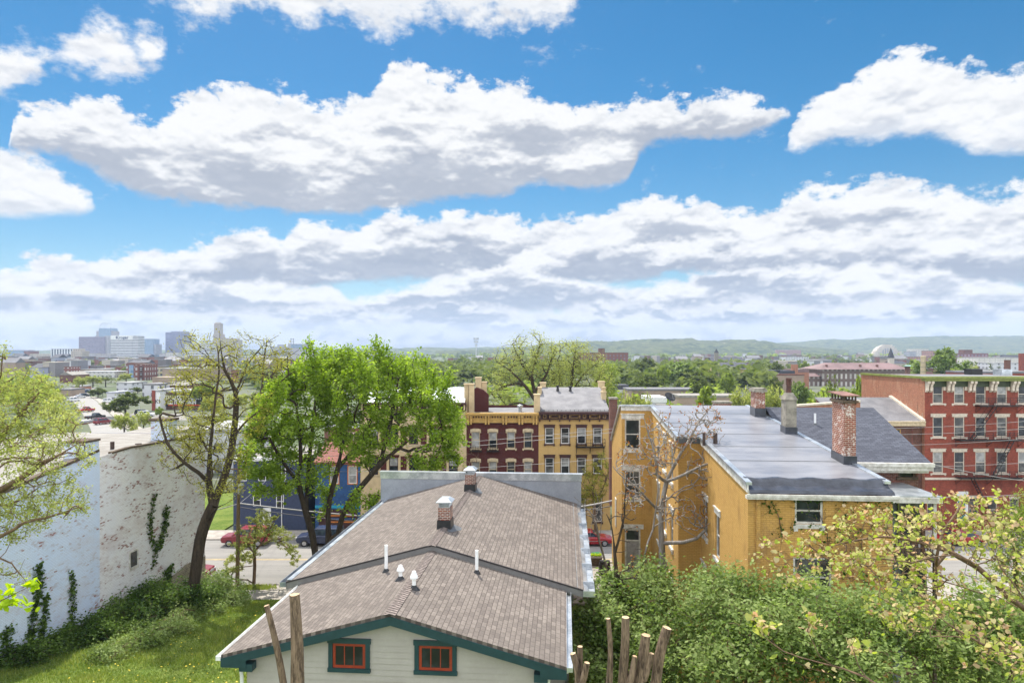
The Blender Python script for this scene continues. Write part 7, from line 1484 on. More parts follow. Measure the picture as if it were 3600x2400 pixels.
for xx in (1905, 1983, 2022): mb = MB(); X = PX(xx, 390) - PX(1889, 390); mb.box(X - .5, X + .5, 3, 4.2, zE + 1, zE + 2.6); S_.part(mb, 'roof_vent', M['dark_brick'])
mb = MB(); mb.box(-9, -.1, 2, 14, -1, zE - 4.2); S_.part(mb, 'side_wing', M['school']); mb = MB(); mb.add([(-10, 1, zE - 4.2), (0, 1, zE - 4.2), (0, 15, zE - 4.2), (-10, 15, zE - 4.2), (-6, 8, zE - 2.4), (0, 8, zE - 2.4)], [(0, 1, 5, 4), (2, 3, 4, 5), (3, 0, 4)]); S_.part(mb, 'side_wing_roof', M['plum_roof'])
S2 = Bld('school_annex', 'long low annex with plum tile roof just over the red brick block', 'school', PX(2050, 240), 240, 0, -.5); w2 = PX(2240, 240) - PX(2050, 240); zE, zR = PZ(866, 240), PZ(859, 244); mb = MB(); mb.box(0, w2, 0, 12, -1, zE); S2.part(mb, 'walls', M['school']); mb = MB(); mb.add([(-1, -1, zE), (w2 + 1, -1, zE), (w2 + 1, 13, zE), (-1, 13, zE), (5, 6, zR), (w2 - 5, 6, zR)], [(0, 1, 5, 4), (1, 2, 5), (2, 3, 4, 5), (3, 0, 4), (3, 2, 1, 0)]); S2.part(mb, 'hip_roof', M['plum_roof'])
V = far('vent_tower', 'square brick vent tower with a green copper lid at the school end', 2086.5, 2100, 841, 330, 'dark_brick', 3, 'dark_brick'); mb = MB(); mb.lathe((0, 1.5, V.zt), [(2.6, 0), (2.6, .15), (1.2, .5), (0, .55)], 14); V.part(mb, 'copper_lid', M['copper'])
St = Bld('smokestack', 'round buff brick smokestack with dark bands beside the school', 'chimney', PX(2120.5, 300), 300, 0, 0); zt = PZ(817, 300); mb = MB(); mb.lathe((0, 0, 0), [(1.25, 0), (1.0, zt - 1), (1.1, zt - .9), (1.1, zt - .1), (.9, zt)], 16); St.part(mb, 'shaft', M['cream'], smooth=False)
for k in range(6): mb = MB(); z = zt - 3 - k * 2.0; mb.lathe((0, 0, z), [(1.1 + .014 * k, 0), (1.1 + .014 * k, .14)], 16); St.part(mb, 'iron_band', M['mansard'])
UT = Bld('station', 'pale art-deco rail station with a huge half-dome front on the skyline', 'station', PX(2039, 1900), 1900, 0, 0); k_ = 1900 / F; hw_ = 26.5 * k_; zb_, zt = PZ(824, 1900), PZ(788.8, 1900); hh = zt - 6
mb = MB(); n = 20
pro = [(math.cos(a) * hw_, 6 + math.sin(a) * (hh - 2)) for a in np.linspace(0, math.pi, n)]
for i in range(n - 1):
    for (j0, j1) in ((0, 1), (1, 2), (2, 3), (3, 4)):
        s0, s1 = (1, .985, .9, .72, .25)[j0], (1, .985, .9, .72, .25)[j1]; y0, y1 = (8, 30, 60, 85, 105)[j0], (8, 30, 60, 85, 105)[j1]
        mb.quad((pro[i][0] * s0 + y0 * .22, y0, pro[i][1] * s0), (pro[i + 1][0] * s0 + y0 * .22, y0, pro[i + 1][1] * s0), (pro[i + 1][0] * s1 + y1 * .22, y1, pro[i + 1][1] * s1), (pro[i][0] * s1 + y1 * .22, y1, pro[i][1] * s1))
UT.part(mb, 'half_dome', M['limestone'], smooth=True)
mb = MB(); st = [(1.0, .30), (.92, .52), (.80, .70), (.62, .86), (.42, .97)]
for w__, h__ in st: mb.box(-hw_ * w__, hw_ * w__, 2 - h__, 8, 0, 6 + (hh - 2) * h__)
mb.box(-hw_ * 1.15, -hw_ * .9, -4, 8, 0, zt * .5); mb.box(hw_ * .9, hw_ * 1.15, -4, 8, 0, zt * .5); mb.box(-hw_ * 2.6, -hw_ * 1.15, 0, 10, 0, 14); mb.box(hw_ * 1.15, hw_ * 2.8, 0, 10, 0, 14); UT.part(mb, 'stepped_front', M['limestone'])
mb = MB(); rr_ = hw_ * .66; mb.poly([(math.cos(a) * rr_, .6, 8 + math.sin(a) * rr_ * 1.02) for a in np.linspace(0, math.pi, 24)]); ar = UT.part(mb, 'arched_window', M['slab_grey'])
for q in (-.52, -.30, -.1, .1, .30, .52): mb = MB(); mb.box(hw_ * q - 1.2, hw_ * q + 1.2, -1.2, .5, 6, 8 + rr_ * (1.02 - abs(q) * .55)); UT.part(mb, 'pier', M['limestone'])
spire('church', 'grey stone church with a tall dark needle spire in front of the half-dome station', 2049, 5, 797, 822, 620, 'limestone', 'slate_far', body=(2056, 2090, 829, 835))
spire('church', 'brown church with pointed clock tower and long grey roofs in the valley', 1646.5, 4.0, 800, 810, 780, 'stucco', 'slate_far', body=(1636, 1712, 820, 829))
B = far('hall', 'long building with a dark slate roof below the clock-tower church', 1660, 1729, 845, 480, 'dark_brick', 22, 'dark_brick', par=.1); mb = MB(); z = B.zt; mb.hexa([(-B.W / 2 - 1, -1, z), (B.W / 2 + 1, -1, z), (B.W / 2 - 2, 11, z + 3.6), (-B.W / 2 + 1, 11, z + 3.6), (-B.W / 2 - 1, -1, z + .2), (B.W / 2 + 1, -1, z + .2), (B.W / 2 - 2, 11, z + 3.8), (-B.W / 2 + 1, 11, z + 3.8)]); B.part(mb, 'slate_roof', M['slate_far'])
far('brick_house', 'red brick house end among the dark trees, left of the cream one', 1607, 1623, 849, 400, 'grid_red', 10, 'white_roof'); B = far('stone_house', 'cream stone house with stepped gable and dark roof among trees', 1623, 1652, 856, 330, 'cream_far', 12, 'slate_far'); addbox(B, 'stepped_gable', 1628, 1634, 845, 890, 'cream_wall', -.3, 1.2)
far('brick_hall', 'orange brick building with grey roof right of the cream stone house', 1717, 1764, 847, 420, 'red_brick_side', 14, 'mansard'); B = far('brick_house', 'orange-red brick house with plum roof and stepped chimney gable', 1821, 1858, 848, 360, 'red_brick_side', 12, 'plum_roof', par=1.6); addbox(B, 'chimney_gable', 1819, 1833, 837, 858, 'red_brick_side', -.2, 1.5)
far('brick_house', 'low brick house with slate roof and paired chimneys', 1800, 1825, 851, 340, 'red_brick_side', 12, 'slate_far', par=1.5); far('brick_house', 'dark-roofed white-walled house left of the paired chimneys', 1768, 1790, 850, 345, 'white_far', 12, 'slate_far', par=1.3); far('retaining_wall', 'long brown stone retaining wall below the far brick houses', 1773, 1847, 859, 310, 'tan_wall', 3, 'dark_brick', cat='wall')
far('factory', 'pinkish brick factory with tall piers right of the half-dome station', 2086, 2148, 819, 900, 'grid_pink', 30, 'plum_roof'); far('office_block', 'pale concrete block behind the pinkish factory', 2099, 2133, 801.5, 1300, 'grid_white', 24, 'limestone'); far('office_block', 'low grey block left of the pale concrete one', 2090, 2104, 807, 1250, 'slab_grey', 20)
t = far('warehouse', 'long plum-coloured brick warehouse with gridded windows', 2176, 2270, 811, 900, 'grid_maroon', 30, 'plum_roof'); addbox(t, 'roof_tower', 2215, 2234, 803, 811, 'dark_brick', 4, 12); far('warehouse', 'brown brick block behind the distinct round tree', 2139, 2178, 805, 1000, 'grid_pink', 24)
far('cold_store', 'long windowless pale ribbed building at the right', 2245, 2349, 820.5, 650, 'ribbed', 30, 'white_roof'); far('low_building', 'white low building in front of the pale ribbed one', 2283, 2352, 833, 520, 'white_far', 18, 'white_roof'); far('brick_row', 'red brick row of flat-roofed houses just over the right cornice', 2233, 2380, 853, 230, 'red_brick', 14, 'mansard')
freechim('square brick stack behind the red brick row', 2312, 2321.5, 826, 280, 1.5, 'dark_brick'); freechim('red and white chequered tower at the right edge', 2346, 2356, 811, 420, 2.5, 'red_brick')
B = far('cottage', 'small white cottage with dark roof beyond the ochre building', 1417, 1443, 884, 260, 'white_far', 9, 'slate_far', par=1.6); far('long_shed', 'long pale low building behind the satellite dish', 1444, 1602, 893, 245, 'tan_wall', 12, 'mansard'); far('long_shed', 'low white-roofed building behind the ochre roof', 1560, 1700, 908, 190, 'tan_wall', 10, 'flat_roof_pale'); far('pavilion', 'pale canopy roof seen beyond the satellite dish', 1490, 1530, 912, 150, 'white_far', 8, 'white', par=1.2)
far('scoreboard', 'long lattice-backed scoreboard standing below the hill', 1783, 1840, 803, 2300, 'grid_pink', 10, 'limestone', cat='scoreboard'); far('low_building', 'white two-storey office building beyond the brick houses', 1802, 1858, 819, 1100, 'white_far', 20, 'white_roof')
for xx, d in ((1876, 2600), (1840, 2600), (1970, 2400)): pass
# ---- masts
def pole_thing(name, label, cat, x, yt, d, r, arms=()):
    B = Bld(name, label, cat, PX(x, d), d, 0, 0); zt = PZ(yt, d); mb = MB(); mb.tube([(0, 0, 0), (0, 0, zt)], [r, r * .6], 8); B.part(mb, 'pole', M['galv'])
    for z, w__, h__ in arms: mb = MB(); mb.lathe((0, 0, zt - z), [(w__, 0), (w__, h__)], 6); B.part(mb, 'antenna_ring', M['galv'])
    return B
pole_thing('cell_tower', 'tall grey cell tower pole with rings of antennas', 'mast', 1093.5, 779.8, 880, .75, ((.2, 3.4, 2.6), (4.2, 3.0, 2.6), (8.2, 1.6, 2))); pole_thing('radio_mast', 'thin radio mast on the distant hilltop', 'mast', 1672, 768, 3300, 1.6)
# ---- parkway with cars
def ribbon(name, pts, z, mat, kind='structure'):
    mb = MB(); L = [G(*p[0], z) for p in pts]; Rr = [G(*p[1], z) for p in pts]
    for i in range(len(pts) - 1): mb.quad(L[i], Rr[i], Rr[i + 1], L[i + 1])
    return tag(mb.build(name, mat), kind=kind)
ribbon('parkway', (((225, 1030), (330, 1040)), ((208, 985), (288, 985)), ((196, 960), (262, 960)), ((180, 936), (240, 938)), ((166, 920), (222, 921)), ((161, 911), (207, 911)), ((170, 903), (205, 903)), ((188, 895), (213, 895)), ((203, 889), (222, 889))), .03, M['parkway'])
ribbon('parkway_pavement', (((292, 985), (330, 985)), ((264, 960), (296, 962)), ((242, 938), (272, 940)), ((224, 921), (245, 922)), ((209, 911), (222, 911))), .05, M['concrete']); ribbon('cross_street', (((300, 1010), (300, 985)), ((420, 1010), (420, 985)), ((640, 1005), (640, 980))), .02, M['road'])
ribbon('parking_lot', (((300, 948), (296, 962)), ((345, 948), (350, 962)), ((420, 950), (430, 965))), .02, M['road'])
# ================================================================ cars
CARM = {k: plain('car_paint_' + k, c_, .25, .05, 1, spec=.6) for k, c_ in dict(red=(.30, .012, .018), maroon=(.20, .02, .03), navy=(.02, .03, .07), white=(.7, .7, .7), black=(.02, .02, .022), silver=(.35, .36, .38), darkred=(.16, .015, .02)).items()}
M['tyre'] = plain('tyre_rubber', (.015, .015, .016), .8, .2, 5); M['rim'] = plain('alloy_rim', (.5, .5, .52), .3, .1, 3, metal=.8); M['lamp'] = glass('lamp_glass', (.5, .5, .48), .1, (.6, .6, .6)); M['lamp_red'] = plain('red_lamp', (.4, .01, .01), .3, .1, 3); M['carglass'] = glass('car_glass', (.02, .03, .04), .03)
def car(name, label, loc, rz, paint, style='sedan', group='cars parked along the street'):
    L, Wd, H_ = {'sedan': (4.9, 1.84, 1.44), 'suv': (4.7, 1.88, 1.78), 'pickup': (5.4, 1.95, 1.8)}[style]
    root = thing(name, label, 'car', loc, rz, group); hood = .86 if style == 'sedan' else 1.02; nb = 9
    prof = {'sedan': [(-.5, .42, .62, .80), (-.485, .30, .80, .93), (-.30, .24, hood + .06, 1), (-.1, .22, hood + .10, 1), (.18, .22, hood + .09, 1), (.34, .24, hood + .02, 1), (.47, .30, hood - .14, .92), (.5, .42, .60, .80)],
            'suv': [(-.5, .45, .95, .86), (-.49, .34, 1.12, .97), (-.25, .28, 1.12, 1), (.2, .28, 1.10, 1), (.36, .3, 1.04, 1), (.47, .34, .98, .94), (.5, .48, .78, .84)],
            'pickup': [(-.5, .5, 1.0, .95), (-.49, .4, 1.08, 1), (-.05, .34, 1.10, 1), (.2, .34, 1.12, 1), (.38, .36, 1.06, 1), (.48, .4, .98, .95), (.5, .5, .8, .86)]}[style]
    mb = MB(); n = 12
    for x, z0, z1, w_ in prof:
        hw_ = Wd / 2 * w_; zm = z0 + (z1 - z0) * .55
        for yy, z in ((-hw_ * .86, z0), (-hw_ * .97, z0 + .06), (-hw_, zm), (-hw_ * .98, z1 - .10), (-hw_ * .92, z1 - .025), (-hw_ * .80, z1), (hw_ * .80, z1), (hw_ * .92, z1 - .025), (hw_ * .98, z1 - .10), (hw_, zm), (hw_ * .97, z0 + .06), (hw_ * .86, z0)): mb.v.append((x * L, yy, z))
    for i in range(len(prof) - 1):
        for k in range(n): a, b = i * n + k, i * n + (k + 1) % n; mb.f.append((a, b, b + n, a + n)); mb.mi.append(0)
    mb.f.append(tuple(range(n))[::-1]); mb.f.append(tuple(range((len(prof) - 1) * n, len(prof) * n))); mb.mi += [0, 0]
    body = mb.build('body', CARM[paint], root, smooth=False)
    # glasshouse: pillars/roof and windows
    gx = {'sedan': (-.36, -.22, .08, .24), 'suv': (-.485, -.44, .10, .26), 'pickup': (-.10, -.08, .12, .26)}[style]; zb_ = hood + .05 if style == 'sedan' else 1.09
    wb, wt = Wd / 2 * .93, Wd / 2 * .76
    mb = MB(); lo = [(gx[0] * L, -wb, zb_), (gx[3] * L, -wb, zb_), (gx[3] * L, wb, zb_), (gx[0] * L, wb, zb_)]; hi = [(gx[1] * L, -wt, H_ - .05), (gx[2] * L, -wt, H_ - .05), (gx[2] * L, wt, H_ - .05), (gx[1] * L, wt, H_ - .05)]
    mb.hexa(lo + hi); mb.hexa(hi + [(gx[1] * L + .1, -wt * .9, H_), (gx[2] * L - .1, -wt * .9, H_), (gx[2] * L - .1, wt * .9, H_), (gx[1] * L + .1, wt * .9, H_)]); mb.build('cabin', CARM[paint], root)
    def lerpq(a, b, t): return [a[i] + (b[i] - a[i]) * t for i in range(3)]
    for sg in (-1, 1):
        i0, i1 = (0, 1) if sg < 0 else (3, 2); spl = (.04, .5, .96) if style != 'pickup' else (.08, .92)
        for t0, t1 in zip(spl, spl[1:]):
            t0_, t1_ = t0 + .03, t1 - .03; q = []
            for t, h_ in ((t0_, .12), (t1_, .12), (t1_, .88), (t0_, .88)): p = lerpq(lerpq(lo[i0], lo[i1], t), lerpq(hi[i0], hi[i1], t), h_); q.append((p[0], p[1] + sg * .012, p[2]))
            m2 = MB(); m2.poly(q if sg < 0 else q[::-1]); m2.build('side_window', M['carglass'], root)
    for (i, j, ox, nm) in ((0, 3, -.012, 'rear_window'), (1, 2, .012, 'windscreen')):
        q = []
        for t, h_ in ((.06, .12), (.94, .12), (.94, .9), (.06, .9)): p = lerpq(lerpq(lo[i], lo[j], t), lerpq(hi[i], hi[j], t), h_); q.append((p[0] + ox, p[1], p[2] + .01))
        m2 = MB(); m2.poly(q); m2.build(nm, M['carglass'], root)
    for sx in (-.31, .31):
        for sg in (-1, 1):
            m2 = MB(); c_ = Vector((sx * L, sg * (Wd / 2 - .10), .33)); m2.tube([c_ + Vector((0, -.11, 0)), c_ + Vector((0, .11, 0))], .33, 18); wh = m2.build('wheel', M['tyre'], root)
            m2 = MB(); y = c_.y + sg * .115; m2.tube([(c_.x, y - sg * .01, .33), (c_.x, y + sg * .005, .33)], .21, 14); m2.build('rim', M['rim'], wh)
    for sg in (-1, 1):
        m2 = MB(); m2.box(L * .478, L * .505, *sorted((sg * Wd * .28, sg * Wd * .42)), hood - .28, hood - .14); m2.build('headlight', M['lamp'], root)
        m2 = MB(); m2.box(-L * .505, -L * .485, *sorted((sg * Wd * .28, sg * Wd * .42)), hood - .22, hood - .08); m2.build('tail_light', M['lamp_red'], root)
    m2 = MB()
    for k in range(-4, 5): m2.box(L * .49, L * .508, k * .075 - .022, k * .075 + .022, hood - .30, hood - .14)
    m2.build('grille', M['rim'] if style != 'sedan' else M['black_plastic'], root)
    m2 = MB(); m2.box(-L * .3, L * .28, -Wd / 2 - .012, -Wd / 2 - .0, .54, .58); m2.build('side_trim', M['rim'], root)
    return root
def onroad(x, y): p = G(x, y); return (p.x, p.y, 0)
car('parked_car', 'long red sedan at the far kerb, seen between the zinc gutter and the ochre wall', (PX(1352, 69.3), 69.3, 0), 0.0, 'red', 'sedan'); car('parked_car', 'dark blue car with silver wheels parked at the far kerb by the maple trunks', (PX(738, 69.3), 69.3, 0), math.pi, 'navy', 'suv'); car('parked_car', 'red sport utility parked at the far kerb behind the street tree', (PX(567, 69.3), 69.3, 0), math.pi, 'maroon', 'suv')
car('parked_car', 'maroon off-roader showing only its slotted nose past the painted wall', (PX(487, 58.6) - 2.35, 58.6, 0), 0.0, 'maroon', 'suv'); car('parked_car', 'red sedan at the far kerb behind the redbud branches', (PX(2200, 69.3), 69.3, 0), math.pi, 'red', 'sedan')
FC = 'cars driving on the parkway'
for x, y, pnt, sty, lab in ((219, 962, 'black', 'pickup', 'dark pickup truck nearest but one on the parkway'), (237, 974, 'darkred', 'suv', 'dark red car nearest on the parkway, partly behind leaves'), (197, 946, 'red', 'pickup', 'red truck on the parkway at the signals'), (169, 922, 'white', 'suv', 'white car alone in the left lanes of the parkway'), (183, 914, 'white', 'sedan', 'white car in the middle of the parkway bend'), (194.5, 910.5, 'black', 'sedan', 'dark car right of the white ones on the parkway bend'), (175.5, 908, 'white', 'sedan', 'white car at the left kerb of the parkway bend'), (182, 906, 'silver', 'sedan', 'silver car just ahead of the left kerb white one'), (197.5, 902, 'navy', 'sedan', 'small dark car far up the parkway'), (203, 901, 'silver', 'suv', 'small silver car far up the parkway at the right')):
    car('car', lab, onroad(x, y), math.pi / 2 - .35, pnt, sty, FC)
for x, y, pnt, lab in ((329, 953, 'black', 'dark car in the parking lot below the billboard'), (336, 956, 'white', 'white car in the parking lot below the billboard'), (252, 925, 'white', 'white van-like car parked beside the garage fence')): car('parked_car', lab, onroad(x, y), .3, pnt, 'suv', 'cars in the lots by the parkway')
def signal(label, x, yt, d, green):
    B = Bld('traffic_light', label, 'traffic light', PX(x, d), d, 0, 0); zt = PZ(yt, d); mb = MB(); mb.tube([(0, 0, 0), (0, 0, zt)], .1, 8); B.part(mb, 'pole', M['iron']); mb = MB(); mb.box(-.25, .25, -.35, -.1, zt - 1.2, zt); hd = B.part(mb, 'signal_head', M['iron'])
    m, nt, b = newmat('signal_lamp'); b.inputs['Base Color'].default_value = (.0, .5, .2, 1); b.inputs['Emission Color'].default_value = (.0, .9, .35, 1); b.inputs['Emission Strength'].default_value = 1.2
    mb = MB(); z = zt - 1.0; mb.tube([(0, -.35, z), (0, -.40, z)], .15, 12); B.part(mb, 'green_lamp', m, hd)
signal('traffic light showing green beside the parkway', 255, 938, 225, 1)
def lamp_post(label, x, yt, d, arm=-1.8):
    B = Bld('street_lamp', label, 'street lamp', PX(x, d), d, 0, 0); zt = PZ(yt, d); mb = MB(); mb.tube([(0, 0, 0), (0, 0, zt - .4), (arm * .3, 0, zt)], .09, 6); B.part(mb, 'pole', M['galv']); mb = MB(); mb.box(min(arm, arm * .3), max(arm, arm * .3), -.1, .1, zt - .05, zt + .06); B.part(mb, 'lamp_head', M['white'])
lamp_post('street lamp on a pale pole in front of the billboard parking lot', 319.5, 918, 215); lamp_post('dark street lamp on the left side of the parkway', 159, 890, 305, 1.2); lamp_post('street lamp on the right pavement of the parkway', 240, 915, 245, 1.0); lamp_post('street lamp farther up the right pavement of the parkway', 222, 890, 290, 1.0)
# ================================================================ trees farther off
LP = []
def proto(kind, seed, leaf, crown, nl, ls, h=10.0, bk='bark_dark', tips=90):
    return dict(seed=seed, leaf=leaf, crown=crown, nl=nl, ls=ls, h=h, bk=bk, tips=tips)
PROTO = {}
def far_tree(kind, label, x, yt, yb, hw_, d, cat='tree', group=None):
    """one tree of a kind scaled to its own size; later ones are copies of the first"""
    X, zt = PX(x, d), PZ(yt, d); H_ = zt; w_ = hw_ * d / F
    if kind not in PROTO:
        sp_ = {'round': ('olive', 110, 3600, .075, .42), 'fresh': ('spring2', 110, 3600, .07, .42), 'airy': ('spring', 120, 2600, .055, .55), 'deep': ('bush', 110, 3800, .07, .40), 'bare': ('olive', 110, 900, .05, .55)}[kind]
        leaf, nt_, nl, ls, cw = sp_; rs = np.random.default_rng(len(PROTO) + 500)
        bl = [(Vector((0, 0, .62)), (.34, .34, .30), 1)] + [(Vector((rs.normal() * .22, rs.normal() * .22, .55 + rs.normal() * .14)), (.2, .2, .16), 1) for _ in range(6)]
        root = tree('park_tree', label, cat, 700 + len(PROTO), (0, 0, 0), [[Vector((0, 0, 0)), Vector((.01, 0, .22)), Vector((.0, .01, .38))]], bl, nt_, .026, .0035, leaf, nl, ls, 'bark_dark', group, sigma=.034, step=.07, up=.3)
        PROTO[kind] = root
    else: root = copy_tree(PROTO[kind]); tag(root, label, cat)
    if group: root['group'] = group
    rs = random.random() * 6.28; root.location = (X, d, 0); root.rotation_euler = (0, 0, rs); s = w_ / .48; root.scale = (s, s, H_ / .93)
    return root
for a in (('round', 'round olive-green tree beside the parkway, right of the far cars', 288, 898, 0, 42, 205), ('round', 'small round green tree at the bend of the parkway', 225, 889, 0, 18, 290), ('airy', 'tall thin-leaved tree standing at the left of the parkway bend', 182, 862, 0, 17, 330), ('airy', 'broad pale tree behind the parkway bend', 213, 860, 0, 24, 370), ('bare', 'brown-green tree left of the white terrace', 243, 858, 0, 24, 380), ('airy', 'pale tree between the shed and the glass stairwell', 290, 855, 0, 22, 420), ('airy', 'pale yellow tree in front of the parkway crossing', 285, 944, 0, 34, 150), ('airy', 'loose yellow-green tree in front of the parking lot', 330, 940, 0, 24, 160), ('deep', 'dark small pine-like tree beside the brick kiosk', 152, 950, 0, 12, 170), ('fresh', 'fresh green bushy tree under the billboard', 366, 934, 0, 13, 200), ('airy', 'sunlit yellow-green tree right of the billboard, behind the locust', 486, 905, 0, 30, 190), ('fresh', 'green tree behind the locust fork', 470, 880, 0, 36, 230), ('airy', 'pale tree behind the locust right branch', 545, 900, 0, 40, 210), ('round', 'grey-green tree between locust and maple', 600, 900, 0, 34, 240),
          ('round', 'dark tree at the foot of the cell tower', 1085, 838, 0, 34, 420), ('round', 'wide dark tree left of the cell tower', 1030, 846, 0, 40, 400), ('bare', 'grey-green tree right of the cell tower', 1130, 842, 0, 30, 430), ('round', 'tall olive tree behind the apartment slab corner', 1486, 819, 0, 34, 430), ('deep', 'dense mid-green tree, the broadest in the valley', 1560, 829, 0, 44, 330), ('fresh', 'narrow bright green tree left of the broadest one', 1524, 840, 0, 20, 290), ('round', 'rounded olive tree left of the white cottage', 1428, 832, 0, 18, 520), ('bare', 'brownish tree over the long pale shed', 1470, 848, 0, 30, 300), ('round', 'shaggy olive tree over the long pale shed roof', 1500, 858, 0, 36, 270), ('round', 'spreading olive tree left of the brick house end', 1595, 850, 0, 36, 300), ('round', 'dark tree right behind the ochre roof ridge', 1610, 866, 0, 26, 240), ('fresh', 'light green tree in front of the cream stone house', 1672, 857, 0, 22, 260), ('airy', 'pale sapling-like tree behind the left end of the ochre ridge', 1440, 890, 0, 30, 130), ('airy', 'pale thin tree beyond the small dark chimney', 1480, 895, 0, 30, 128), ('fresh', 'light green tree behind the broad broken chimney', 1620, 890, 0, 36, 135), ('airy', 'pale leafy tree between the two left chimneys of the ochre roof', 1700, 880, 0, 40, 140), ('airy', 'whitish-green tree behind the peeling chimney', 1772, 880, 0, 34, 150), ('round', 'clipped round tree on the far brown wall', 1778, 862, 0, 20, 260), ('deep', 'deep green bush-like tree left of the hooded chimney', 1834, 873, 0, 24, 190), ('fresh', 'lime green tree behind the hooded chimney', 1868, 922, 0, 44, 100), ('fresh', 'lime green tree leaning on the far end of the red brick block', 1975, 868, 0, 26, 120), ('bare', 'nearly bare reddish tree above the hooded chimney', 1912, 842, 0, 36, 110), ('round', 'dark green tree among the far brick houses', 1787, 828, 0, 22, 420), ('fresh', 'small green tree right of the plum-roofed house', 1850, 830, 0, 14, 500), ('deep', 'tall round-topped green tree standing free over the right roofs', 2165, 797, 0, 44, 300), ('fresh', 'green tree at the foot of the buff smokestack', 2100, 827, 0, 22, 340), ('fresh', 'light green tree below the free-standing round-topped tree', 2195, 848, 0, 30, 250), ('airy', 'pale tree at the foot of the plum warehouse', 2235, 836, 0, 18, 450), ('round', 'small tree right of the slate-roofed hall', 1745, 829, 0, 18, 520),
          ('round', 'olive tree right of the parkway where it meets the cross street', 262, 925, 0, 16, 240), ('round', 'olive tree left of the garage with the blue wall', 236, 893, 0, 12, 300), ('airy', 'row tree in front of the long cream building, left', 196, 866, 0, 18, 420), ('airy', 'row tree in front of the long cream building, right', 232, 866, 0, 20, 430), ('round', 'dark tree between the white terraces', 316, 888, 0, 14, 320), ('airy', 'pale tree in front of the tan warehouse', 420, 880, 0, 26, 330), ('olive' if 0 else 'round', 'olive tree right of the tan warehouse', 500, 872, 0, 24, 420), ('bare', 'brownish tree left of the slender tree', 560, 868, 0, 26, 430), ('airy', 'pale tree over the long white roof behind the navy house', 510, 945, 0, 36, 150), ('fresh', 'fresh green tree behind the painted building chimney', 360, 972, 0, 26, 140), ('round', 'olive tree at the left behind the foreground leaves', 60, 880, 0, 34, 330), ('bare', 'brownish tree beside the tan shops', 118, 878, 0, 26, 330), ('airy', 'pale tree below the tan shops', 130, 930, 0, 30, 190),
          ('fresh', 'green tree behind the metal roof of the cream rowhouse', 960, 870, 0, 40, 140)):
    far_tree(*a)
# woods that read as one mass
def woods(name, label, seed, zones, leaf, per=46):
    r = np.random.default_rng(seed); V = []; T = []
    for x0, x1, d0, d1, n, h0, h1 in zones:
        for _ in range(n):
            d = d0 + (d1 - d0) * r.random(); X = PX(r.uniform(x0, x1), d); h_ = r.uniform(h0, h1); w_ = h_ * r.uniform(.38, .62)
            c_ = rand_dirs(per, r) * (r.random((per, 1)) ** .4) * np.array((w_, w_, h_ * .42)) + np.array((X, d, h_ * .58)); c_ += r.normal(size=(per, 3)) * w_ * .10
            q, k = leaf_quads(c_, w_ * .62, r, .6, .8); V.append(q); T.append(np.clip(r.random(per) * .6 + r.random() * .4, 0, 1))
    o = np_mesh(name, np.vstack(V), 4, LEAF[leaf], None, np.concatenate(T)); tag(o, label, 'woods', kind='stuff')
woods('valley_woods', 'continuous olive tree cover across the middle of the valley', 901, [(1030, 1460, 330, 900, 210, 8, 13), (1400, 1760, 300, 800, 230, 8, 13), (860, 1100, 350, 900, 110, 8, 13), (1700, 2352, 420, 1500, 150, 7, 12), (560, 900, 300, 900, 130, 7, 12), (0, 500, 550, 1300, 70, 7, 12), (900, 2352, 1200, 2800, 330, 9, 15)], 'olive')
woods('hill_foot_woods', 'paler spring tree belt along the foot of the hills', 902, [(1000, 2352, 1500, 3000, 260, 10, 18), (1380, 1800, 130, 300, 46, 4, 7), (1720, 1990, 120, 300, 40, 4, 7), (0, 110, 200, 420, 20, 5, 9), (1120, 1420, 150, 320, 36, 5, 8)], 'spring2')
# ================================================================ small far houses
r = np.random.default_rng(909)
SK = [('grid_red', 'mansard', 'far red brick city building in the crowded valley town', 'far red brick buildings'), ('white_far', 'white_roof', 'far white-walled building in the crowded valley town', 'far white buildings'), ('tan_wall', 'mansard', 'far tan-walled building in the crowded valley town', 'far tan buildings'), ('dark_brick', 'flat_roof_pale', 'far dark brick building with pale flat roof in the valley town', 'far dark brick buildings'), ('grid_beige', 'limestone', 'far beige building with window rows in the valley town', 'far beige buildings'), ('slab_grey', 'slate_far', 'far grey building with dark roof in the valley town', 'far grey buildings')]
PR = []
for i, (wm, rm, lb, gp) in enumerate(SK):
    B = Bld('town_building', lb, 'building', 0, 500, 0, 0, gp); gab = i in (2, 5)
    mb = MB(); mb.box(-.5, .5, 0, 1, 0, 1); B.part(mb, 'walls', M[wm]); mb = MB()
    if gab: mb.prism([(-.53, -.03, 1), (-.53, 1.03, 1), (-.53, .5, 1.35)], (1.06, 0, 0))
    else: mb.box(-.52, .52, -.02, 1.02, 1, 1.05)
    B.part(mb, 'roof', M[rm]); PR.append(B.root)
used_p = set()
def town(x, d, w_, h_, dep, k):
    if k in used_p: o = copy_tree(PR[k])
    else: o = PR[k]; used_p.add(k)
    o.location = (PX(x, d), d, 0); o.scale = (w_, dep, h_)
for z in ((0, 180, 500, 1300, 46), (180, 420, 560, 1150, 40), (420, 720, 330, 1200, 46), (700, 1000, 500, 1300, 14), (1040, 1330, 600, 1500, 22), (1400, 1660, 700, 1900, 26), (1660, 1900, 520, 1900, 34), (1880, 2100, 700, 1700, 26), (2080, 2352, 480, 1500, 40)):
    for _ in range(z[4]):
        d = z[2] + (z[3] - z[2]) * r.random() ** .8; w_ = r.uniform(7, 15) * (1 + d / 2500); town(r.uniform(z[0], z[1]), d, w_, r.uniform(5, 10.5) * (1 + d / 4500), r.uniform(10, 20), int(r.choice(6, p=(.3, .22, .12, .18, .1, .08))))
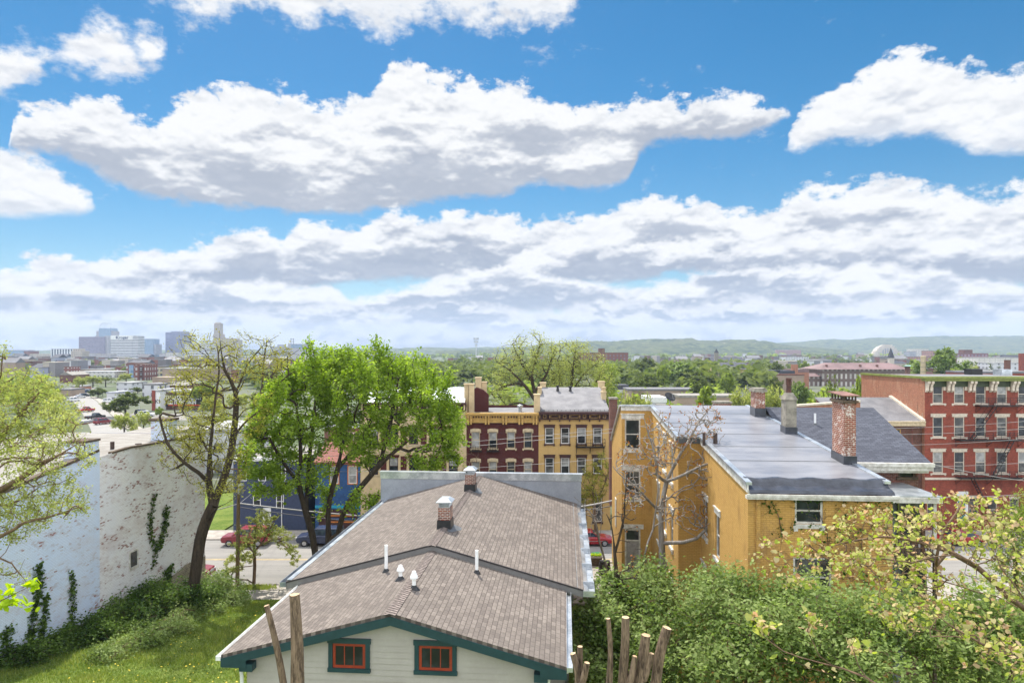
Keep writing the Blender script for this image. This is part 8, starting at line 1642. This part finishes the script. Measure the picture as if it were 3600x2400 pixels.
# ================================================================ hills
def hills(name, pts, d0, d1, d2, seed, amp):
    mb = MB(); xs = np.linspace(pts[0][0], pts[-1][0], 260); px_, py_ = [p[0] for p in pts], [p[1] for p in pts]; nr = 26
    for j in range(nr + 1):
        u = j / nr; d = d0 + (d1 - d0) * u if u < .8 else d1 + (d2 - d1) * (u - .8) / .2; d = d0 + (d1 - d0) * (u / .8) if u <= .8 else d
        for x in xs:
            top = CAMZ + (CY - np.interp(x, px_, py_)) / F * d1; s = min(1, u / .8); k = s * s * (3 - 2 * s); k = k if u <= .8 else 1 - .3 * (u - .8) / .2
            X = PX(x, d); v_ = mnoise.noise((X * .0022, d * .0022, seed)) * .22 + mnoise.noise((X * .007, d * .007, seed)) * .09
            z = top * min(1.0, max(0, k * (1 + v_ * (1 - s) * 2.2))) + (mnoise.noise((X * .03, d * .03, seed)) + .7 * mnoise.noise((X * .09, d * .09, 5))) * amp * min(1, s * 2) - 1
            mb.v.append((X, d, z))
    n = len(xs)
    for j in range(nr):
        for i in range(n - 1): a = j * n + i; mb.f.append((a, a + 1, a + n + 1, a + n)); mb.mi.append(0)
    return tag(mb.build(name, M['hillwood'], smooth=True), kind='structure')
m, nt, b = newmat('wooded_hill'); v = objvec(nt); n1 = noise_s(nt, v, .004, 6, .6); n2 = noise_s(nt, v, .022, 7, .75); n3 = noise_s(nt, v, .012, 4, .6)
c_ = mixc(nt, n2.smooth(.40, .60), (.015, .035, .012), (.15, .17, .05)); c_ = mixc(nt, n1.smooth(.45, .6) * .6, c_, (.12, .13, .05)); c_ = mixc(nt, (n3 * .6 + n2 * .4).smooth(.60, .66) * .8, c_, (.36, .31, .26)); nt.links.new(c_, b.inputs['Base Color']); b.inputs['Roughness'].default_value = 1; b.inputs['Specular IOR Level'].default_value = .05
bump(nt, b, n2, 1.0, 30); M['hillwood'] = m
hills('near_hills', [(1000, 806), (1120, 803), (1200, 797), (1270, 788), (1332, 783.6), (1404, 783.6), (1465, 779.5), (1500, 777), (1527, 778), (1589, 776), (1607, 781.5), (1650, 781.5), (1691, 779.5), (1722, 780), (1764, 783), (1783, 788), (1850, 797), (1950, 804)], 2500, 3400, 4200, 1.0, 7)
hills('far_hills', [(-200, 806), (500, 803), (850, 802), (980, 797.5), (1060, 799.5), (1150, 796), (1500, 792), (1700, 790), (1783, 788.5), (1816, 786), (1854, 783), (1912, 778), (1938, 780.5), (1977, 778.8), (2007, 775.6), (2065, 776), (2097, 772.6), (2180, 771.5), (2352, 771), (2700, 770)], 3400, 4900, 6200, 4.0, 8)
# ================================================================ poles, wires and small things by the street
Bp = Bld('utility_pole', 'weathered wooden utility pole on the near pavement left of the street tree', 'pole', PX(545, 56.3), 56.3, 0, .1); zt = PZ(1042, 56.3); mb = MB(); mb.tube([(0, 0, 0), (.15, 0, zt)], [.17, .12], 10); Bp.part(mb, 'pole', M['pole']); mb = MB(); mb.box(-1.2, 1.4, -.06, .06, zt - .5, zt - .38); mb2 = MB(); mb2.box(-.9, 1.1, -.05, .05, zt - 1.3, zt - 1.2)
ca = Bp.part(mb, 'crossarm', M['pole']); Bp.part(mb2, 'crossarm', M['pole'])
for k in (-1.0, -.5, .6, 1.2): mb = MB(); mb.lathe((k, 0, zt - .38), [(.05, 0), (.06, .08), (.03, .14)], 8); Bp.part(mb, 'insulator', M['glass_curtain'], ca)
mb = MB(); mb.lathe((.4, -.3, zt - 3.2), [(.22, 0), (.24, .1), (.24, .7), (.1, .82)], 10); Bp.part(mb, 'transformer', M['galv'])
def wire(label, a, b, sag, r, mat='wire', name='cable'):
    a, b = Vector(a), Vector(b); c0 = a; mb = MB(); pts = []
    for k in range(25):
        t = k / 24; p = a.lerp(b, t) - Vector((0, 0, sag * 4 * t * (1 - t))); pts.append(p - c0)
    mb.tube(pts, r, 5, False); o = mb.build(name, M[mat]); o.location = c0; tag(o, label, 'wire', 'overhead wires along the street'); return o
wd_ = 57.0; left = P(545, 1046, 56.5)
wire('upper pale wire crossing in front of the maroon and yellow rowhouses', left, P(1420, 983, wd_), .25, .016); wire('second pale wire close below the upper one across the rowhouses', left - Vector((0, 0, .4)), P(1420, 991, wd_), .3, .02); wire('single low pale wire crossing the rowhouses just above the zinc parapet', left - Vector((0, 0, 1.2)), P(1420, 1050, wd_), .5, .016)
wire('thick cable bundle sagging low past the street tree towards the maples', P(545, 1155, 56.3), P(905, 1190, 57.5), .1, .06); wire('thinner dark cable under the thick bundle', P(545, 1163, 56.3), P(905, 1202, 57.5), .2, .03, 'wire_dark'); wire('cable from the utility pole running left behind the leaning tree', P(545, 1157, 56.3), P(440, 1180, 58), .1, .04); wire('thick grey cable bundle between the zinc gutter and the ochre wall', P(1290, 1168, 57), P(1420, 1146, 56), .1, .07); wire('black cable just under the grey bundle beside the ochre wall', P(1290, 1172, 57), P(1420, 1158, 56), .15, .04, 'wire_dark')
wire('pale service wire rising from the cables to the grey house front', P(1327, 1150, 50), P(1327, 1085, 50), .0, .016); wire('thin pale guy wire slanting down to the patio', P(1366, 1150, 52), P(1345, 1305, 49), .0, .012); wire('service wire from the utility pole up to the navy house', P(545, 1160, 56.3), P(640, 1075, 74), .1, .015)
for lb, y0, y1 in (('topmost wire across the red brick block', 978, 963), ('second wire across the red brick block', 992, 981), ('third wire across the red brick block', 1017, 1004), ('lowest straight wire across the red brick block', 1066, 1060)): wire(lb, P(2020, y0 + 6, 57), P(2420, y1 - 2, 57), .15, .016)
wire('pale wire slanting down from the dark shingle eave across the red block', P(2140, 1065, 34), P(2420, 1108, 57), .2, .018); wire('low cable above the teal door', P(2120, 1140, 57), P(2420, 1128, 57), .2, .025)
T_ = Bld('bistro_table', 'round high bistro table with metal legs on the patio', 'table', PX(1351, 48.4), 48.4, 0, 3.15); zt = PZ(1309, 48.4); mb = MB(); mb.lathe((0, 0, zt - .04), [(.33, 0), (.34, .02), (.34, .035), (.3, .04)], 24); T_.part(mb, 'tabletop', M['galv'])
for k in range(4): a = k * math.pi / 2 + .5; mb = MB(); mb.tube([(math.cos(a) * .12, math.sin(a) * .12, zt - .04), (math.cos(a) * .14, math.sin(a) * .14, 3.6), (math.cos(a) * .28, math.sin(a) * .28, 3.15)], .014, 5); T_.part(mb, 'leg', M['iron'])
mb = MB(); mb.tube([(0, 0, 3.15), (0, 0, zt + .35)], .018, 6); T_.part(mb, 'umbrella_pole', M['iron']); mb = MB(); mb.lathe((0, 0, 3.15), [(.2, 0), (.2, .05), (.12, .12), (.04, .16)], 12); T_.part(mb, 'umbrella_base', plain('green_iron', (.02, .10, .07), .5, .2, 4))
for xa, xb, lb in ((1331, 1356, 'dark raised planter box on the patio edge, left one'), (1358, 1383, 'dark raised planter box on the patio edge, right one')):
    d = 52.2; X0, X1 = PX(xa, d), PX(xb, d); B = Bld('planter', lb, 'planter', (X0 + X1) / 2, d, 0, 3.15, 'planters on the patio edge'); w_ = (X1 - X0) / 2; mb = MB(); mb.box(-w_, w_, 0, .6, 3.15, 3.85); B.part(mb, 'box', M['oldwood']); mb = MB()
    r = np.random.default_rng(int(xa)); n = 260; c_ = np.stack([r.uniform(-w_, w_, n), r.uniform(.05, .55, n), 3.87 + .14 * r.random(n)], 1); q, k = leaf_quads(c_, .12, r, .4, .4); o = np_mesh('herbs', q, 4, LEAF['lime'], B.root, r.random(n)); o.location = (0, 0, -3.15); mb.box(-w_ - .03, w_ + .03, -.03, .0, 3.75, 3.87); B.part(mb, 'rim', M['concrete'])
Gr = Bld('barbecue', 'black covered barbecue on the patio beside the ochre wall', 'barbecue', PX(1390, 50), 50, 0, 3.15); mb = MB(); mb.hexa([(-.45, 0, 3.15), (.45, 0, 3.15), (.45, .55, 3.15), (-.45, .55, 3.15), (-.38, .03, 3.95), (.38, .03, 3.95), (.38, .5, 3.95), (-.38, .5, 3.95)]); Gr.part(mb, 'cover', M['black_plastic']); mb = MB(); mb.tube([(-.36, .27, 3.97), (.36, .27, 3.97)], .24, 12); Gr.part(mb, 'lid', M['black_plastic'])
mb = MB(); mb.poly([(x, y, .142) for x, y in ((PX(505, 57), 56.1), (PX(560, 57), 56.0), (PX(562, 57), 56.6), (PX(520, 57), 56.9))]); o = mb.build('leaf_litter', M['mulch']); tag(o, 'drift of brown dead leaves at the kerb by the utility pole', 'leaves', kind='stuff')
mb = MB()
for st in ([(PX(1338, 66), 66.3), (PX(1346, 66), 65.8), (PX(1352, 66), 66.2)], [(PX(1360, 66), 66.2), (PX(1378, 66), 66.3)]): mb.tube([(x, y, .008) for x, y in st], .07, 4)
M['spray_green'] = plain('green_spray_paint', (.03, .5, .12), .7, .1, 3); tag(mb.build('utility_marking', M['spray_green']), kind='structure')
# ================================================================ haze
hz = MB(); hz.box(-5200, 5200, -60, 6400, -10, 260); hm = bpy.data.materials.new('haze'); hm.use_nodes = True; hn = hm.node_tree; hn.nodes.clear(); ho = nd(hn, 'ShaderNodeOutputMaterial'); hv = nd(hn, 'ShaderNodeVolumePrincipled'); hv.inputs['Density'].default_value = .00012; hv.inputs['Color'].default_value = (.60, .75, .98, 1); hn.links.new(hv.outputs[0], ho.inputs['Volume'])
o = hz.build('haze', hm); tag(o, 'pale blue haze over the distant valley', 'haze', kind='stuff'); o.visible_shadow = True
